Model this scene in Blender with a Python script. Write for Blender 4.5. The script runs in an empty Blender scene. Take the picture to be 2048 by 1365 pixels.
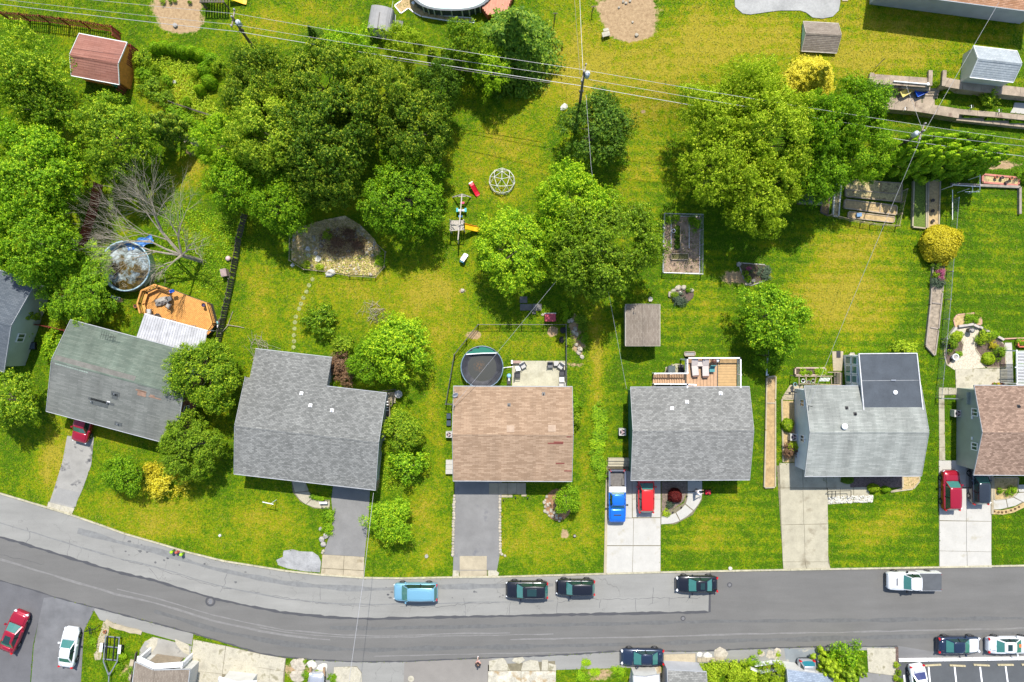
import bpy, math, random
import numpy as np
from mathutils import Vector, Matrix
R = math.radians
random.seed(7)
scene = bpy.context.scene
col = scene.collection
# ------------------------------------------------------------ camera, sky, sun, exposure
CAM_H = 75.0      # height of the drone above the lower lawns, metres
PPM = 18.2        # photograph pixels per metre at lawn level
cam = bpy.data.cameras.new('camera')
cam.sensor_width = 36
cam.lens = 36 / 2 / ((1024 / PPM) / CAM_H)
cam.clip_start = 1; cam.clip_end = 2000
camo = bpy.data.objects.new('camera', cam); col.objects.link(camo)
camo.location = (0, 0, CAM_H); camo.rotation_euler = (0, 0, 0)
scene.camera = camo
SUN_EL, SUN_DX = R(57), 0.10
sd = Vector((SUN_DX, 1, math.hypot(SUN_DX, 1) * math.tan(SUN_EL))).normalized()   # towards the sun
world = bpy.data.worlds.new('World'); scene.world = world; world.use_nodes = True
wn = world.node_tree
bg = wn.nodes['Background']
sky = wn.nodes.new('ShaderNodeTexSky'); sky.sky_type = 'NISHITA'; sky.sun_disc = False
sky.sun_elevation = SUN_EL; sky.sun_rotation = math.atan2(sd.x, sd.y)
wn.links.new(sky.outputs[0], bg.inputs[0]); bg.inputs[1].default_value = 0.15
sl = bpy.data.lights.new('sun', 'SUN'); sl.energy = 4.6; sl.angle = R(0.53); sl.color = (1, 0.955, 0.88)
so = bpy.data.objects.new('sun', sl); col.objects.link(so); so.location = (20, 40, 90)
so.rotation_euler = sd.to_track_quat('Z', 'Y').to_euler()
scene.view_settings.view_transform = 'Standard'; scene.view_settings.look = 'None'
scene.view_settings.exposure = 0.58; scene.view_settings.gamma = 1
scene.view_settings.use_curve_mapping = False
scene.cycles.max_bounces = 5; scene.cycles.transparent_max_bounces = 4
scene.cycles.diffuse_bounces = 3

# ------------------------------------------------------------ coordinates
def P(px, py, z=0.0):
    f = (CAM_H - z) / CAM_H / PPM
    return Vector(((px - 1024) * f, (682.5 - py) * f, z))
def _ln(a, b):
    m = (b.y - a.y) / (b.x - a.x)
    return lambda x: a.y + (x - a.x) * m
UP, MID = 2.2, 1.1
TX = P(1738, 160, UP).x
line1 = _ln(P(1740, 160, UP), P(2048, 188, UP))
line2 = _ln(P(1760, 212, MID), P(2048, 246, MID))
def G(x, y):
    """height of the ground: lawns at 0, two terraces in the far corner"""
    sx = min(1, max(0, (x - 5) / 17)); sx = sx * sx * (3 - 2 * sx)
    if x > TX:
        l1, l2 = line1(x), line2(x)
        if y > l1: return UP
        if y > l2: return MID
        return 0.0
    y1 = 22.0; sy = min(1, max(0, (y - y1) / 6.5)); sy = sy * sy * (3 - 2 * sy)
    return UP * sx * sy
def PG(px, py, dz=0.0):
    z = 0
    for _ in range(4):
        p = P(px, py, z + dz); z = G(p.x, p.y)
    p = P(px, py, z + dz)
    return p

# ------------------------------------------------------------ objects
def tag(o, label=None, cat=None, group=None, kind=None):
    if label: o['label'] = label
    if cat: o['category'] = cat
    if group: o['group'] = group
    if kind: o['kind'] = kind
    return o
def thing(name, label, cat, loc, rz=0, group=None, kind=None):
    o = bpy.data.objects.new(name, None); col.objects.link(o)
    o.location = loc; o.rotation_euler = (0, 0, rz); o.empty_display_size = .3
    return tag(o, label, cat, group, kind)
def link(name, me, parent=None, m=None, loc=None, rot=None, sc=None):
    o = bpy.data.objects.new(name, me); col.objects.link(o)
    if parent: o.parent = parent
    if loc is not None: o.location = loc
    if rot is not None: o.rotation_euler = rot
    if sc is not None: o.scale = sc
    if m is not None:
        if not me.materials: me.materials.append(m)
        if me.materials[0] != m:
            o.material_slots[0].link = 'OBJECT'; o.material_slots[0].material = m
    return o
def origin_of(o):
    v = Vector((0, 0, 0))
    while o: v += o.location; o = o.parent
    return v
class MB:
    def __init__(s): s.v = []; s.f = []; s.mi = []; s.m = 0
    def add(s, vs, fs):
        n = len(s.v); s.v += [tuple(v) for v in vs]
        s.f += [tuple(i + n for i in f) for f in fs]; s.mi += [s.m] * len(fs)
        return s
    def box(s, c, d, rz=0, tilt=None):
        x, y, z = d[0] / 2, d[1] / 2, d[2] / 2
        vs = [Vector(p) for p in ((-x,-y,-z),(x,-y,-z),(x,y,-z),(-x,y,-z),(-x,-y,z),(x,-y,z),(x,y,z),(-x,y,z))]
        M4 = Matrix.Rotation(rz, 3, 'Z')
        if tilt: M4 = M4 @ Matrix.Rotation(tilt[1], 3, tilt[0])
        return s.add([M4 @ v + Vector(c) for v in vs], [(3,2,1,0),(4,5,6,7),(0,1,5,4),(1,2,6,5),(2,3,7,6),(3,0,4,7)])
    def bar(s, a, b, w, h, up=(0, 0, 1)):
        a, b = Vector(a), Vector(b); d = (b - a).normalized()
        side = d.cross(Vector(up))
        if side.length < 1e-3: side = Vector((1, 0, 0))
        side.normalize(); u = side.cross(d)
        side *= w / 2; u *= h / 2
        vs = [a-side-u, a+side-u, a+side+u, a-side+u, b-side-u, b+side-u, b+side+u, b-side+u]
        return s.add(vs, [(0,3,2,1)[::-1],(4,5,6,7),(0,1,5,4),(1,2,6,5),(2,3,7,6),(3,0,4,7)])
    def tube(s, pts, r, n=6, r2=None):
        pts = [Vector(p) for p in pts]; k = len(pts); vs = []; fs = []
        for i, p in enumerate(pts):
            d = (pts[min(i+1, k-1)] - pts[max(i-1, 0)]).normalized()
            a = d.orthogonal().normalized(); b = d.cross(a)
            rr = r if r2 is None else r + (r2 - r) * i / (k - 1)
            for j in range(n):
                t = 2 * math.pi * j / n
                vs.append(p + a * math.cos(t) * rr + b * math.sin(t) * rr)
        for i in range(k - 1):
            for j in range(n):
                fs.append((i*n+j, i*n+(j+1) % n, (i+1)*n+(j+1) % n, (i+1)*n+j))
        fs.append(tuple(range(n))[::-1]); fs.append(tuple(range((k-1)*n, k*n)))
        return s.add(vs, fs)
    def prism(s, poly, z0, z1):
        n = len(poly); poly = [(p[0], p[1]) for p in poly]
        ar = sum(poly[i][0]*poly[(i+1) % n][1] - poly[(i+1) % n][0]*poly[i][1] for i in range(n))
        if ar < 0: poly = poly[::-1]
        vs = [(x, y, z0) for x, y in poly] + [(x, y, z1) for x, y in poly]
        fs = [tuple(range(n))[::-1], tuple(range(n, 2*n))]
        for i in range(n): fs.append((i, (i+1) % n, n+(i+1) % n, n+i))
        return s.add(vs, fs)
    def lathe(s, prof, n=16, c=(0, 0, 0), sx=1, sy=1):
        vs = []; fs = []; k = len(prof)
        for r, z in prof:
            for j in range(n):
                t = 2 * math.pi * j / n
                vs.append((c[0] + r*math.cos(t)*sx, c[1] + r*math.sin(t)*sy, c[2] + z))
        for i in range(k - 1):
            for j in range(n):
                fs.append((i*n+j, i*n+(j+1) % n, (i+1)*n+(j+1) % n, (i+1)*n+j))
        fs.append(tuple(range(n))[::-1]); fs.append(tuple(range((k-1)*n, k*n)))
        return s.add(vs, fs)
    def loft(s, secs, caps=True):
        n = len(secs[0]); vs = [p for sec in secs for p in sec]; fs = []
        for i in range(len(secs) - 1):
            for j in range(n):
                fs.append((i*n+j, (i+1)*n+j, (i+1)*n+(j+1) % n, i*n+(j+1) % n))
        if caps: fs.append(tuple(range(n))); fs.append(tuple(range((len(secs)-1)*n, len(secs)*n))[::-1])
        return s.add(vs, fs)
    def mesh(s, name, mats, smooth=False, off=None):
        me = bpy.data.meshes.new(name)
        vs = s.v if off is None else [(v[0]-off[0], v[1]-off[1], v[2]-off[2]) for v in s.v]
        me.from_pydata(vs, [], s.f)
        for m in (mats if isinstance(mats, (list, tuple)) else [mats]): me.materials.append(m)
        if any(s.mi): me.polygons.foreach_set('material_index', s.mi)
        if smooth: me.polygons.foreach_set('use_smooth', [True]*len(me.polygons))
        me.update(); return me
    def build(s, name, mats, parent=None, w=0, smooth=False, at=None, pos=None, kind=None, label=None, cat=None, group=None):
        off = None
        if w and parent: off = origin_of(parent)
        if at is not None: off = Vector(at)
        o = link(name, s.mesh(name, mats, smooth, off), parent)
        if at is not None: o.location = at
        if pos is not None: o.location = pos
        return tag(o, label, cat, group, kind)
def pieces(name, me, parent, places):
    for loc, rot, sc in places: link(name, me, parent, None, loc, rot, sc)

# ------------------------------------------------------------ materials
def hexc(r, g, b):
    f = lambda c: (c/12.92 if c <= .04045 else ((c+.055)/1.055)**2.4)
    return (f(r/255), f(g/255), f(b/255))
class NT:
    def __init__(s, name):
        s.m = bpy.data.materials.new(name); s.m.use_nodes = True; s.t = s.m.node_tree
        s.n = s.t.nodes; s.b = s.n['Principled BSDF']; s.out = s.n['Material Output']
    def add(s, typ, **k):
        o = s.n.new(typ)
        for a, b in k.items(): setattr(o, a, b)
        return o
    def ln(s, a, b): s.t.links.new(a, b)
    def pos(s, kind='world'):
        if kind == 'world': return s.add('ShaderNodeNewGeometry').outputs['Position']
        return s.add('ShaderNodeTexCoord').outputs['Object']
    def mapping(s, vec, scale=(1, 1, 1), rot=(0, 0, 0), loc=(0, 0, 0)):
        m = s.add('ShaderNodeMapping'); m.inputs['Scale'].default_value = scale
        m.inputs['Rotation'].default_value = rot; m.inputs['Location'].default_value = loc
        s.ln(vec, m.inputs['Vector']); return m.outputs[0]
    def noise(s, vec, scale, detail=3, rough=.55):
        n = s.add('ShaderNodeTexNoise'); n.inputs['Scale'].default_value = scale
        n.inputs['Detail'].default_value = detail; n.inputs['Roughness'].default_value = rough
        s.ln(vec, n.inputs['Vector']); return n.outputs['Fac']
    def ramp(s, fac, stops):
        r = s.add('ShaderNodeValToRGB'); e = r.color_ramp.elements
        while len(e) < len(stops): e.new(.5)
        for el, (p, c) in zip(e, stops): el.position = p; el.color = (*c, 1) if len(c) == 3 else c
        s.ln(fac, r.inputs[0]); return r.outputs[0]
    def mix(s, fac, a, b, typ='MIX'):
        m = s.add('ShaderNodeMix', data_type='RGBA', blend_type=typ)
        for sock, v in ((m.inputs[0], fac), (m.inputs[6], a), (m.inputs[7], b)):
            if hasattr(v, 'is_linked'): s.ln(v, sock)
            elif isinstance(v, (int, float)): sock.default_value = v
            else: sock.default_value = (*v, 1)
        return m.outputs[2]
    def math(s, op, a, b=0., c=None):
        m = s.add('ShaderNodeMath', operation=op)
        for i, v in enumerate((a, b, c)):
            if v is None: continue
            if hasattr(v, 'is_linked'): s.ln(v, m.inputs[i])
            else: m.inputs[i].default_value = v
        return m.outputs[0]
    def bump(s, h, strength=.3, dist=.02):
        b = s.add('ShaderNodeBump'); b.inputs['Strength'].default_value = strength
        b.inputs['Distance'].default_value = dist; s.ln(h, b.inputs['Height'])
        s.ln(b.outputs[0], s.b.inputs['Normal'])
    def set(s, **k):
        for a, v in k.items():
            sock = s.b.inputs[a.replace('_', ' ')]
            if hasattr(v, 'is_linked'): s.ln(v, sock)
            elif isinstance(v, tuple): sock.default_value = (*v, 1)
            else: sock.default_value = v
        return s
_mats = {}
def M(name, c=None, rough=.8, var=.18, scale=2.5, metal=0., bump=.15, streak=None, stain=None, spec=.4):
    """one everyday surface: base colour with two sizes of noise and a little relief"""
    if name in _mats: return _mats[name]
    s = NT(name); p = s.pos()
    v = s.mapping(p, streak) if streak else p
    n1 = s.noise(v, scale, 4); n2 = s.noise(p, scale * 9, 2)
    f = s.math('ADD', s.math('MULTIPLY', n1, .65), s.math('MULTIPLY', n2, .35))
    lo = tuple(max(0, x * (1 - var * 1.6)) for x in c); hi = tuple(x * (1 + var * 1.6) for x in c)
    cc = s.ramp(f, [(.3, lo), (.7, hi)])
    if stain:
        n3 = s.noise(p, stain[0], 5, .6)
        cc = s.mix(s.ramp(n3, [(stain[1], (0, 0, 0)), (stain[1] + .12, (1, 1, 1))]), cc, stain[2])
    s.set(Base_Color=cc, Roughness=rough, Metallic=metal, Specular_IOR_Level=spec)
    if bump: s.bump(n2, bump, .03)
    _mats[name] = s.m; return s.m
def shingle(name, c1, c2, mortar, stain=None, tab=.32, row=.15, streak=.16):
    s = NT(name); p = s.pos('obj')
    br = s.add('ShaderNodeTexBrick'); br.offset = .5
    br.inputs['Scale'].default_value = 1; br.inputs['Brick Width'].default_value = tab
    br.inputs['Row Height'].default_value = row; br.inputs['Mortar Size'].default_value = .012
    br.inputs['Mortar Smooth'].default_value = .3; br.inputs['Bias'].default_value = -.1
    br.inputs['Color1'].default_value = (*c1, 1); br.inputs['Color2'].default_value = (*c2, 1)
    br.inputs['Mortar'].default_value = (*mortar, 1); s.ln(p, br.inputs['Vector'])
    n = s.noise(s.mapping(p, (1.3, .25, 1)), .5, 4)
    cc = s.mix(1, br.outputs[0], s.ramp(n, [(.3, (1-streak,)*3), (.7, (1+streak*.4,)*3)]), 'MULTIPLY')
    g = s.noise(p, 30, 2)
    cc = s.mix(1, cc, s.ramp(g, [(.3, (.8,)*3), (.7, (1.15,)*3)]), 'MULTIPLY')
    if stain:
        n3 = s.noise(s.mapping(p, (1, .4, 1)), stain[0], 5, .6)
        cc = s.mix(s.ramp(n3, [(stain[1], (0, 0, 0)), (stain[1]+.15, (.8,)*3)]), cc, stain[2])
    s.set(Base_Color=cc, Roughness=.9, Specular_IOR_Level=.2)
    _mats[name] = s.m; return s.m
def paint(name, c, rough=.22, metal=.35, coat=.8):
    if name in _mats: return _mats[name]
    s = NT(name); n = s.noise(s.pos(), 60, 1)
    s.set(Base_Color=s.mix(n, tuple(x*.92 for x in c), tuple(min(1, x*1.08) for x in c)), Roughness=rough, Metallic=metal,
          Coat_Weight=coat, Coat_Roughness=.04)
    _mats[name] = s.m; return s.m
def plain(name, c, rough=.5, metal=0., spec=.5):
    return M(name, c, rough, .05, 6, metal, 0, spec=spec)
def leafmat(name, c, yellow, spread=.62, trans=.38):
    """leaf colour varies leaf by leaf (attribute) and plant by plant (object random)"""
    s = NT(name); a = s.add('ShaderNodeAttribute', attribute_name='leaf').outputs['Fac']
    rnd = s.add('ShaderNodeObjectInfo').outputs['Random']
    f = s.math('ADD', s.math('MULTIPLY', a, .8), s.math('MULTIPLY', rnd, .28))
    dk = tuple(x * (1 - spread) for x in c)  # deep dark end adds painted shade to the gaps between leaves
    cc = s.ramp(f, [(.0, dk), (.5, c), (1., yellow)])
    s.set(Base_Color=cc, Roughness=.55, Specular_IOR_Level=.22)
    tr = s.add('ShaderNodeBsdfTranslucent'); s.ln(s.mix(1, cc, (1.0, 1.15, .5), 'MULTIPLY'), tr.inputs[0])
    mx = s.add('ShaderNodeMixShader'); mx.inputs[0].default_value = trans
    s.ln(s.b.outputs[0], mx.inputs[1]); s.ln(tr.outputs[0], mx.inputs[2]); s.ln(mx.outputs[0], s.out.inputs[0])
    _mats[name] = s.m; return s.m

concrete = M('concrete', (.34, .31, .225), .9, .12, .9, stain=(.6, .56, (.235, .205, .14)))
concrete_white = M('concrete_white', (.40, .385, .345), .9, .06, .9, stain=(.8, .58, (.34, .315, .25)))
concrete_old = M('concrete_old', (.38, .35, .27), .9, .2, 1.1, stain=(1.1, .55, (.22, .20, .13)))
concrete_tan = M('concrete_tan', (.34, .29, .2), .9, .14, 1.2, stain=(.8, .6, (.22, .18, .11)))
joint = M('joint_dirt', (.16, .14, .09), .95, .2, 3)
brownstone = M('terrace_concrete', (.30, .24, .175), .9, .22, 1.2, stain=(.9, .55, (.17, .12, .09)))
white_paint = plain('white_paint', (.78, .78, .78), .4)
white_vinyl = M('white_vinyl', (.72, .73, .74), .45, .05, 2)
grey_metal = plain('galvanized_metal', (.42, .43, .44), .35, .7)
black_metal = plain('black_metal', (.02, .02, .022), .45, .4)
dark_plastic = plain('dark_plastic', (.03, .03, .035), .45)
rubber = M('tyre_rubber', (.018, .018, .018), .85, .1, 10)
rim_metal = plain('wheel_rim', (.5, .5, .52), .3, .8)
carglass = plain('car_glass', (.012, .035, .034), .06, 0, .9)
teal_glass = plain('tinted_windscreen', (.04, .15, .13), .05, 0, .9)
win_glass = plain('window_glass', (.03, .06, .065), .06, 0, .8)
redlight = plain('red_lamp_lens', (.45, .01, .012), .15)
whitelight = plain('clear_lamp_lens', (.7, .72, .74), .1)
soil = M('garden_soil', (.075, .055, .038), .95, .3, 5)
mulch = M('brown_mulch', (.11, .075, .06), .95, .45, 9, bump=.5)
drysoil = M('dry_tan_soil', (.40, .29, .14), .95, .25, 4, bump=.3)
straw = M('dry_straw', (.42, .34, .16), .95, .35, 7, bump=.5, stain=(1.5, .55, (.2, .14, .08)))
wood_dark = M('weathered_dark_wood', (.10, .085, .07), .9, .3, 2, streak=(1, 1, .2))
wood_grey = M('weathered_grey_wood', (.31, .25, .175), .9, .28, 2)
wood_red = M('red_stained_wood', (.22, .045, .025), .8, .25, 3)
wood_orange = M('orange_stained_deck', (.56, .265, .065), .7, .18, 3)
wood_tan = M('tan_composite_deck', (.42, .26, .15), .7, .12, 3)
wood_pole = M('pole_wood', (.14, .11, .085), .9, .25, 3)
bark = M('bark', (.12, .095, .07), .95, .35, 6)
bark_pale = M('pale_dead_bark', (.30, .26, .20), .95, .3, 6)
stone = M('pale_stone', (.36, .32, .25), .9, .28, 3, bump=.4)
stone_white = M('white_stone', (.50, .48, .42), .9, .22, 5, bump=.4)
stone_grey = M('grey_stone', (.30, .28, .25), .9, .25, 3, bump=.4)
LEAF = {
 'green': leafmat('leaves_green', (.17, .335, .010), (.74, .82, .04)),
 'bright': leafmat('leaves_bright_green', (.20, .42, .008), (.72, .85, .03)),
 'lime': leafmat('leaves_yellow_green', (.34, .50, .012), (.86, .90, .07)),
 'grove': leafmat('leaves_deep_green', (.095, .21, .008), (.58, .64, .04)),
 'dark': leafmat('leaves_dark_green', (.10, .22, .012), (.40, .52, .04)),
 'olive': leafmat('leaves_olive', (.21, .37, .012), (.68, .74, .05)),
 'gold': leafmat('leaves_golden', (.62, .52, .02), (.9, .82, .10), .35),
 'red': leafmat('leaves_red', (.16, .02, .02), (.30, .05, .035)),
 'pink': leafmat('petals_pink', (.55, .10, .25), (.8, .45, .55)),
 'brown': leafmat('leaves_dead_brown', (.18, .10, .055), (.30, .19, .09), .3, .1),
 'blue': leafmat('leaves_grey_green', (.11, .17, .10), (.26, .30, .20)),
}

# ============================================================ GROUND
def build_ground():
    xs = np.concatenate([[-400, -200, -110], np.arange(-64, 64.01, .3), [110, 200, 400]])
    ys = np.concatenate([[-400, -200, -90], np.arange(-44, 44.01, .3), [90, 200, 400]])
    X, Y = np.meshgrid(xs, ys); nx, ny = len(xs), len(ys)
    Z = np.zeros_like(X)
    sx = np.clip((X-5)/17, 0, 1); sx = sx*sx*(3-2*sx); sy = np.clip((Y-22)/6.5, 0, 1); sy = sy*sy*(3-2*sy)
    Z = UP*sx*sy
    L1, L2 = line1(X), line2(X)
    T = np.where(Y > L1, UP, np.where(Y > L2, MID, 0.0))
    Z = np.where(X > TX, T, Z)
    f = (CAM_H - Z)/CAM_H/PPM
    U = X/f + 1024; V = 682.5 - Y/f                       # photograph position of every vertex, to lay out the dry patches
    def blob(lst):
        a = np.zeros_like(X)
        for (px, py, rx, ry, v) in lst:
            d = ((U-px)/rx)**2 + ((V-py)/ry)**2
            a += v*np.exp(-d)
        return a
    dry = blob([
     (100,930,35,80,1.0),(130,900,30,50,.5),(330,1025,55,38,.95),(240,1010,60,40,.6),(300,1060,70,20,.5),(480,1060,70,50,.5),(560,1020,50,30,.4),
     (560,1050,60,30,.35),(860,1080,40,70,.6),(850,1000,25,60,.5),(1100,1080,70,40,.55),(1060,1040,50,40,.4),(1030,1100,60,25,.4),(1170,1000,18,120,.5),
     (1195,740,14,110,.8),(1190,650,20,60,.5),(900,600,60,60,.35),(850,590,70,60,.55),(780,600,80,60,.4),(870,680,60,50,.5),(690,600,70,50,.45),
     (640,560,90,40,.3),(520,560,40,60,.45),(530,640,60,50,.4),(600,640,16,50,.5),(870,560,80,40,.3),(960,680,40,25,.5),(1060,680,60,25,.4),
     (990,280,60,60,.45),(1050,300,50,60,.5),(940,320,60,50,.3),(960,380,70,50,.3),(1020,390,40,30,.4),(1130,110,70,70,.8),(1200,150,80,60,.75),(1130,200,60,40,.5),
     (1300,210,60,60,.7),(1290,300,50,70,.7),(1330,110,90,60,.6),(1270,400,60,60,.45),(1180,40,60,40,.3),(1290,130,90,40,.55),
     (1440,60,120,60,.95),(1560,100,100,70,.8),(1750,60,130,60,.85),(1820,120,90,40,.8),(1700,130,60,50,.8),(1400,150,60,60,.5),(1990,60,60,30,.5),(1900,50,40,50,.4),
     (1720,560,90,90,.95),(1660,620,80,60,.7),(1740,480,70,50,.6),(1650,520,60,50,.6),(1600,600,50,50,.5),(1420,590,50,40,.5),(1400,640,70,50,.35),(1720,640,90,40,.4),
     (2000,500,50,60,.45),(1960,570,50,40,.35),(1420,1060,80,40,.5),(1480,1020,50,40,.5),(1380,1090,70,20,.35),(1760,1060,70,35,.8),(1800,1020,40,25,.6),(1700,1080,60,30,.4),
     (1530,1100,22,30,.3),(340,200,60,40,.7),(380,170,40,40,.5),(390,330,35,25,.9),(370,360,30,30,.5),(520,60,60,40,.5),(560,30,60,25,.4),(640,30,60,30,.4),
     (180,90,60,30,.25),(220,870,50,20,.5),(280,900,40,20,.3),(700,400,60,30,.6),(1290,640,40,60,.3),(1230,1050,10,100,.5),(1180,560,30,40,.3),
     (110,350,40,60,.5),(240,560,20,10,.5),(865,790,20,60,.5),(880,900,12,60,.3),(150,330,40,60,.5),(800,120,60,40,.5)])
    base = np.where(U > 1225, .12, .30) + np.where((V < 250) & (U > 1080), .16, 0)
    base = np.where((U > 1860) & (V > 240), .02, base)
    base = np.where((U > 1855) & (U < 1885) & (V > 500), .0, base)
    base = np.where((U > 60) & (U < 90) & (V > 700), .1, base)
    dry = dry + base
    dirt = blob([(1255,20,50,36,2.4),(1264,62,38,18,2.0),(355,12,44,36,2.1),(365,50,32,14,1.8),(948,670,16,9,1.3),(1105,663,10,9,1.9),(1148,660,16,34,.9),(1160,690,14,20,.9),
     (925,583,7,5,1.3),(385,300,16,14,1.2),(880,320,8,5,.9),(1286,224,7,5,1.0),(1170,203,5,4,1.2),(1133,213,7,3,1.),(1480,555,45,16,1.1),(1800,330,16,10,.7),
     (200,330,14,10,.4),(1085,100,8,4,.8),(700,500,70,45,.7),(590,480,20,40,.6),(240,600,14,9,.8),(1130,1068,10,10,1.2),(755,930,6,60,1.0),(770,800,12,24,.8),(640,110,20,10,.9),
     (1875,690,4,70,.0),(1990,330,50,9,1.3),(1150,730,20,6,.8),(700,60,5,4,.6),(270,1345,30,20,1.),(1200,1350,40,14,.8),(590,1340,40,18,.8),(1420,1335,60,10,.6)])
    stripe = ((U > 1225) | ((V < 140) & (U > 1350))).astype(float)
    v = np.stack([X, Y, Z], -1).reshape(-1, 3)
    idx = np.arange(nx*ny).reshape(ny, nx)
    q = np.stack([idx[:-1, :-1], idx[:-1, 1:], idx[1:, 1:], idx[1:, :-1]], -1).reshape(-1, 4)
    me = bpy.data.meshes.new('ground'); me.vertices.add(len(v)); me.vertices.foreach_set('co', v.ravel())
    me.loops.add(q.size); me.loops.foreach_set('vertex_index', q.ravel())
    me.polygons.add(len(q)); me.polygons.foreach_set('loop_start', np.arange(0, q.size, 4))
    me.update(calc_edges=True)
    c = me.color_attributes.new('lawn', 'FLOAT_COLOR', 'POINT')
    far = (np.abs(X) > 80) | (np.abs(Y) > 60)
    data = np.stack([np.where(far, .3, dry), np.where(far, 0, dirt), np.where(far, 0, stripe), np.ones_like(X)], -1).astype(np.float32)
    c.data.foreach_set('color', data.ravel())
    s = NT('lawn_grass'); p = s.pos()
    at = s.add('ShaderNodeAttribute', attribute_name='lawn'); sp = s.add('ShaderNodeSeparateColor'); s.ln(at.outputs['Color'], sp.inputs[0])
    n1 = s.noise(p, .3, 6, .6); n2 = s.noise(p, 1.2, 5, .65); n3 = s.noise(p, 3.4, 4, .65); n4 = s.noise(p, 8.5, 2, .6)
    # mowing bands lean the blades; they show as slightly paler grass
    sepx = s.add('ShaderNodeSeparateXYZ'); s.ln(p, sepx.inputs[0])
    wv = s.math('SINE', s.math('MULTIPLY', s.math('ADD', sepx.outputs[1], s.math('MULTIPLY', sepx.outputs[0], .03)), 5.6))
    st = s.math('MULTIPLY', s.math('MULTIPLY', wv, sp.outputs[2]), .14)
    d = s.math('ADD', s.math('ADD', s.math('MULTIPLY', sp.outputs[0], .72), s.math('MULTIPLY', s.math('SUBTRACT', n1, .5), 1.7)), s.math('MULTIPLY', s.math('SUBTRACT', n2, .5), 1.3))
    d = s.math('ADD', d, s.math('MULTIPLY', s.math('SUBTRACT', n3, .5), 1.6)); d = s.math('ADD', d, st)
    d = s.math('ADD', d, s.math('MULTIPLY', s.math('SUBTRACT', n4, .5), 1.4))
    cc = s.ramp(d, [(0, (.046, .108, .004)), (.25, (.088, .162, .004)), (.55, (.158, .200, .005)), (.88, (.215, .205, .008)), (1., (.27, .225, .022))])
    cc = s.mix(1, cc, s.ramp(s.noise(p, 6, 4, .75), [(.3, (.62,)*3), (.7, (1.38,)*3)]), 'MULTIPLY')
    dd = s.math('ADD', sp.outputs[1], s.math('MULTIPLY', s.math('SUBTRACT', n2, .5), 1.2))
    dd = s.math('ADD', dd, s.math('MULTIPLY', s.math('SUBTRACT', n3, .5), .7))
    soilc = s.ramp(n3, [(.3, (.27, .18, .10)), (.7, (.42, .30, .17))])
    cc = s.mix(s.ramp(dd, [(.45, (0, 0, 0)), (.7, (1, 1, 1))]), cc, soilc)
    s.set(Base_Color=cc, Roughness=.9, Specular_IOR_Level=.03)
    s.bump(s.math('ADD', s.noise(p, 18, 3, .7), n3), .7, .07)
    me.materials.append(s.m)
    o = link('ground', me); tag(o, kind='structure')
    return xs, ys, dry, dirt
GRID = build_ground()
PAVE = []

# ============================================================ ROADS
def asphalt(name, c, crack=0, var=.1, streak=True, stain=None):
    s = NT(name); p = s.pos()
    n1 = s.noise(s.mapping(p, (.25, 1.6, 1), (0, 0, .0)) if streak else p, .55, 5, .6); n2 = s.noise(p, 28, 2); n3 = s.noise(p, .22, 4, .6)
    f = s.math('ADD', s.math('MULTIPLY', n1, .6), s.math('MULTIPLY', n3, .4))
    cc = s.ramp(f, [(.3, tuple(x*(1-var*1.5) for x in c)), (.7, tuple(x*(1+var*1.5) for x in c))])
    cc = s.mix(1, cc, s.ramp(n2, [(.3, (.9,)*3), (.7, (1.1,)*3)]), 'MULTIPLY')
    if stain: cc = s.mix(s.ramp(s.noise(p, stain[0], 5, .65), [(stain[1], (0, 0, 0)), (stain[1]+.1, (1, 1, 1))]), cc, stain[2])
    if crack:
        vo = s.add('ShaderNodeTexVoronoi', feature='DISTANCE_TO_EDGE'); vo.inputs['Scale'].default_value = crack
        w = s.mix(.12, p, s.add('ShaderNodeTexNoise').outputs['Color'], 'ADD'); 
        ns = [n for n in s.n if n.bl_idname == 'ShaderNodeTexNoise'][-1]; ns.inputs['Scale'].default_value = 1.2; ns.inputs['Detail'].default_value = 5; s.ln(p, ns.inputs['Vector'])
        ww = s.add('ShaderNodeVectorMath', operation='MULTIPLY_ADD'); s.ln(ns.outputs['Color'], ww.inputs[0]); ww.inputs[1].default_value = (1.6, 1.6, 0); s.ln(p, ww.inputs[2])
        s.ln(ww.outputs[0], vo.inputs['Vector'])
        mask = s.math('MULTIPLY', s.ramp(vo.outputs['Distance'], [(.0, (1,)*3), (.012*crack*3, (0,)*3)]), s.ramp(s.noise(p, .4, 2), [(.48, (0,)*3), (.58, (1,)*3)]))
        cc = s.mix(s.math('MULTIPLY', mask, .55), cc, tuple(x*.45 for x in c))
    s.set(Base_Color=cc, Roughness=.88, Specular_IOR_Level=.3); s.bump(n2, .2, .01)
    _mats[name] = s.m; return s.m
asph_new = asphalt('new_asphalt', (.125, .121, .113), 0, .09)
asph_old = asphalt('old_pale_asphalt', (.218, .214, .196), .28, .1, stain=(.35, .66, (.15, .15, .15)))
asph_side = asphalt('side_asphalt', (.105, .104, .108), 0, .12, False)
asph_drive = asphalt('driveway_asphalt', (.18, .176, .168), 0, .14, False, stain=(.45, .6, (.13, .13, .135)))
asph_patch = asphalt('patchy_asphalt', (.27, .26, .235), 0, .2, False, stain=(.55, .56, (.055, .055, .06)))
asph_tan = asphalt('dusty_asphalt', (.20, .185, .165), 0, .08, False)
asph_lot = asphalt('parking_lot_asphalt', (.075, .08, .084), 0, .12, False)
tar = plain('tar_seal', (.055, .055, .058), .6)
slabbed = []
_lay = [0.012]
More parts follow.
